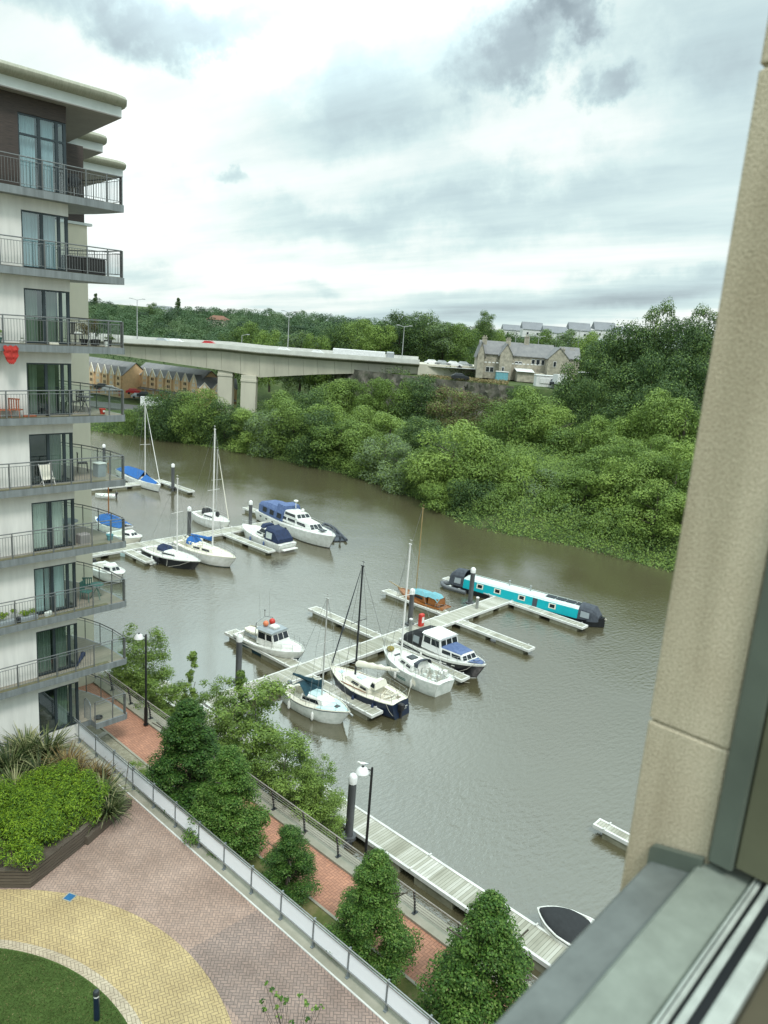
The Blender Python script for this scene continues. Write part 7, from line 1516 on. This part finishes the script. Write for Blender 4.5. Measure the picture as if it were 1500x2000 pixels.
# top floor
metal_chair(Vector((15.15, 31.9, DK[0])), 2.6, 'dark_metal', 'dark slatted chair on the top balcony')
q = Vector((15.55, 32.6, DK[0])); t = thing('covered_barbecue', 'black barbecue by the cladding on the top balcony', 'barbecue', tuple(q)); mb = MB(); mb.ball((0, 0, .78), .27, .27, .2); build('bowl', mb, 'black_canvas', t, smooth=True)
for a in (0, 2.1, 4.2): mb = MB(); mb.tube((.24*math.cos(a), .24*math.sin(a), 0), (.1*math.cos(a), .1*math.sin(a), .65), .015, 5); build('leg', mb, 'steel', t)
# second floor down: wicker sofa and box
boxy(Vector((14.95, 31.75, DK[1])), .62, .6, .62, 0, 'wicker', 'dark wicker armchair behind the railing, left of the wicker sofa', 'wicker_armchair', 'armchair', 'cushion_grey'); boxy(Vector((15.85, 31.85, DK[1])), 1.0, .6, .64, 0, 'wicker', 'dark wicker sofa on the balcony second from the top', 'wicker_sofa', 'sofa', 'cushion_grey')
# third
metal_chair(Vector((14.95, 31.55, DK[2])), .3, 'black_rubber', 'black chair with a white cushion on the cluttered balcony'); boxy(Vector((15.02, 31.45, DK[2]+.46)), .25, .2, .08, .2, 'gelcoat', 'white cushion lying on the black balcony chair', 'cushion', 'cushion')
for i, (x, y, s, lf, lab) in enumerate(((15.4, 31.7, .9, 'leaf_autumn', 'tall dry shrub in a pot on the cluttered balcony, left one'), (15.75, 31.5, 1.15, 'leaf_autumn', 'tallest dry shrub in a pot in the middle of the cluttered balcony'), (16.05, 31.9, 1.0, 'leaf_grey', 'grey green shrub in a pot on the cluttered balcony'), (16.4, 31.55, .35, 'leaf_mid', 'low potted plant near the tip of the cluttered balcony'))):
    potted((x, y, DK[2]), 'black_rubber', lf, lab, .16, .25, s*.8, .6, 420, .08, .4, 30+i)
boxy(Vector((16.25, 31.4, DK[2])), .16, .16, .2, 0, 'gelcoat_dirty', 'small white tub at the tip of the cluttered balcony', 'tub', 'tub')
p_ = at(25, 688, 22.3); t = thing('red_cloth', 'crumpled red cloth hanging over the balcony edge', 'cloth', (p_.x*31/p_.y if False else atX(25, 680, 12.1).x, 30.93, 22.0)); mb = MB(); rg = []
for j in range(9):
    z = .42-.105*j; w_ = [.30, .34, .33, .34, .33, .30, .25, .19, .08][j]; rg.append([(w_*(-1+2*i/12)*(1+.05*math.sin(j*2+i)), -.05-.05*abs(math.sin(i*1.9+j*1.1))-.02*(j % 3), z+.03*math.sin(i*1.3+j*.5)) for i in range(13)])
mb.loft(rg, 0, closed=False); rg = [[(x, y+.028, z) for x, y, z in r_] for r_ in rg]; mb.loft(rg, 0, closed=False); build('cloth', mb, 'red_cloth', t, smooth=True)
t.location = (atX(25, 690, 12.08).x, 30.95, 22.0); t.scale = (.8, 1, .8)
potted((11.75, 31.2, DK[2]), 'chair_green', 'leaf_mid', 'green pot plant left of the red cloth', .14, .2, .3, .4, 200, .08, .5, 44); potted((12.62, 31.15, DK[2]), 'gelcoat', 'leaf_grey', 'white pot right of the red cloth', .10, .14, .1, .2, 40, .05, .5, 45)
boxy(Vector((13.9, 31.2, DK[2])), .38, .16, .09, .1, 'cream_deck', 'cream slippers lying behind the railing posts', 'slippers', 'slippers')
# fourth
for i, (x, lab) in enumerate(((11.9, 'terracotta chair at the photo edge on the fourth balcony'), (12.35, 'terracotta chair right of the post on the fourth balcony'))): metal_chair(Vector((x, 31.28, DK[3]-.15)), 1.4+i, 'terracotta', lab)
boxy(Vector((12.85, 31.22, DK[3])), .5, .18, .08, 0, 'terracotta', 'low terracotta tray right of the terracotta chairs', 'plant_tray', 'tray')
metal_chair(Vector((15.15, 32.3, DK[3])), .4, 'dark_metal', 'dark slatted folding chair left of the bistro table, fourth balcony'); metal_chair(Vector((15.75, 32.6, DK[3])), 2.0, 'dark_metal', 'dark slatted folding chair behind the bistro table, fourth balcony'); table(Vector((15.5, 31.9, DK[3])), 'dark_metal', 'small dark bistro table on the fourth balcony')
potted((15.2, 33.3, DK[3]), 'dark_metal', 'leaf_autumn', 'thin dry plant against the cream wall on the fourth balcony', .14, .3, .9, .5, 300, .06, .4, 51); t = potted((16.0, 31.35, DK[3]), 'red_plastic', 'leaf_mid', 'red pot with white mark on the fourth balcony', .13, .24, .2, .2, 0)
mb = MB(); mb.box(-.05, .05, -.15, -.135, .10, .18); build('label_mark', mb, 'gelcoat', t)
potted((13.6, 31.3, DK[3]), 'dark_metal', 'leaf_dark', 'thin plant against the glass on the fourth balcony', .1, .25, .8, .3, 120, .07, .35, 52)
# fifth
t = thing('deck_chair', 'pale deck chair before the window on the fifth balcony', 'chair', (13.5, 31.32, DK[4]), .2); mb = MB(); mb.loft([[(-.25, -.15, .25), (.25, -.15, .25)], [(-.25, .0, .3), (.25, .0, .3)], [(-.25, .15, .85), (.25, .15, .85)]], 0, closed=False); build('seat', mb, 'cream_deck', t)
for s in (-.26, .26): mb = MB(); mb.tube((s, -.18, 0), (s, .16, .88), .018, 5); mb.tube((s, .14, 0), (s, -.16, .28), .018, 5); build('frame', mb, 'spar_white', t)
boxy(Vector((16.15, 32.0, DK[4])), .42, .4, .58, .2, 'grey_roof', 'grey storage box near the tip of the fifth balcony', 'storage_box', 'storage box', 'gelcoat_dirty'); metal_chair(Vector((15.9, 33.1, DK[4])), 1.2, 'black_rubber', 'black chair by the curved rail of the fifth balcony')
# sixth
table(Vector((15.1, 33.1, DK[5])), 'grey_roof', 'round grey table by the cream wall on the sixth balcony', .5); potted((16.35, 31.5, DK[5]), 'teal_cover', 'leaf_mid', 'teal pot at the tip of the sixth balcony', .15, .26, .15, .2, 0); t = boxy(Vector((15.2, 31.7, DK[5])), .5, .4, .42, .1, 'soffit', 'low brown chest behind the glass on the sixth balcony', 'chest', 'chest')
# seventh
for x, lab in ((11.6, 'long grey trough of green plants at the photo edge'), (12.5, 'grey trough of low green plants right of the first one')):
    t = thing('planter_trough', lab, 'plant trough', (x, 31.22, DK[6]), 0, 'plant troughs on the seventh balcony'); mb = MB(); mb.bevbox(-.36, .36, -.12, .12, 0, .20, .02); build('trough', mb, 'grey_roof', t); q = np.random.default_rng(int(x*10)); bl_ = [(q.uniform(-.32, .32), 0, .28+q.uniform(0, .12)*(2.2 if x < 12 else 1), .14, .12, .12) for _ in range(8)]; pos_, nr_ = cloud(bl_, 500, q, .4); me_ = leaf_mesh('foliage', pos_, nr_, .07, ['leaf_bamboo'], rng=q); o_ = bpy.data.objects.new('foliage', me_); C.objects.link(o_); o_.parent = t
boxy(Vector((12.06, 31.16, DK[6])), .16, .16, .26, 0, 'dark_metal', 'dark watering can between the two troughs', 'watering_can', 'watering can'); boxy(Vector((13.35, 31.25, DK[6])), .34, .16, .18, .3, 'gelcoat_dirty', 'white crumpled bag behind the railing of the seventh balcony', 'bag', 'bag')
metal_chair(Vector((15.45, 32.0, DK[6])), .6, 'chair_green', 'green metal chair left of the green table'); metal_chair(Vector((15.85, 32.7, DK[6])), 2.6, 'chair_green', 'green metal chair behind the green table'); table(Vector((15.95, 32.0, DK[6])), 'chair_green', 'small green metal table near the tip of the seventh balcony', .3)
# eighth and ground floor
t = thing('door_mat', 'folded dark parasol lying by the window corner of the eighth balcony', 'parasol', (15.1, 32.0, DK[7]), .9); t.name = 'folded_parasol'; mb = MB(); mb.tube((-.6, 0, .08), (.5, 0, .10), .03, 8, .12); mb.tube((-.9, 0, .08), (-.6, 0, .08), .02, 6); build('canopy', mb, 'navy_canvas', t)
t = thing('dog_bed', 'dark round bowl on the lowest terrace near its gate', 'bowl', (15.6, 31.35, DK[8])); t.name = 'dark_bowl'; mb = MB(); mb.lathe([(.16, 0), (.2, .09), (.17, .09), (.13, .03)], n=14); build('bowl', mb, 'dark_metal', t, smooth=True)
t = thing('terrace_gate', 'small arched metal gate at the side of the lowest terrace', 'gate', (15.12, 31.45, DK[8]), 1.5); mb = MB(); mb.pipe([(-.35, 0, 0), (-.35, 0, .95), (-.2, 0, 1.08), (.2, 0, 1.08), (.35, 0, .95), (.35, 0, 0)], .02, 6); build('frame', mb, 'grey_metal', t); mb = MB()
for i in range(6): mb.tube((-.25+.1*i, 0, .08), (-.25+.1*i, 0, 1.03), .008, 4)
build('bars', mb, 'grey_metal', t)
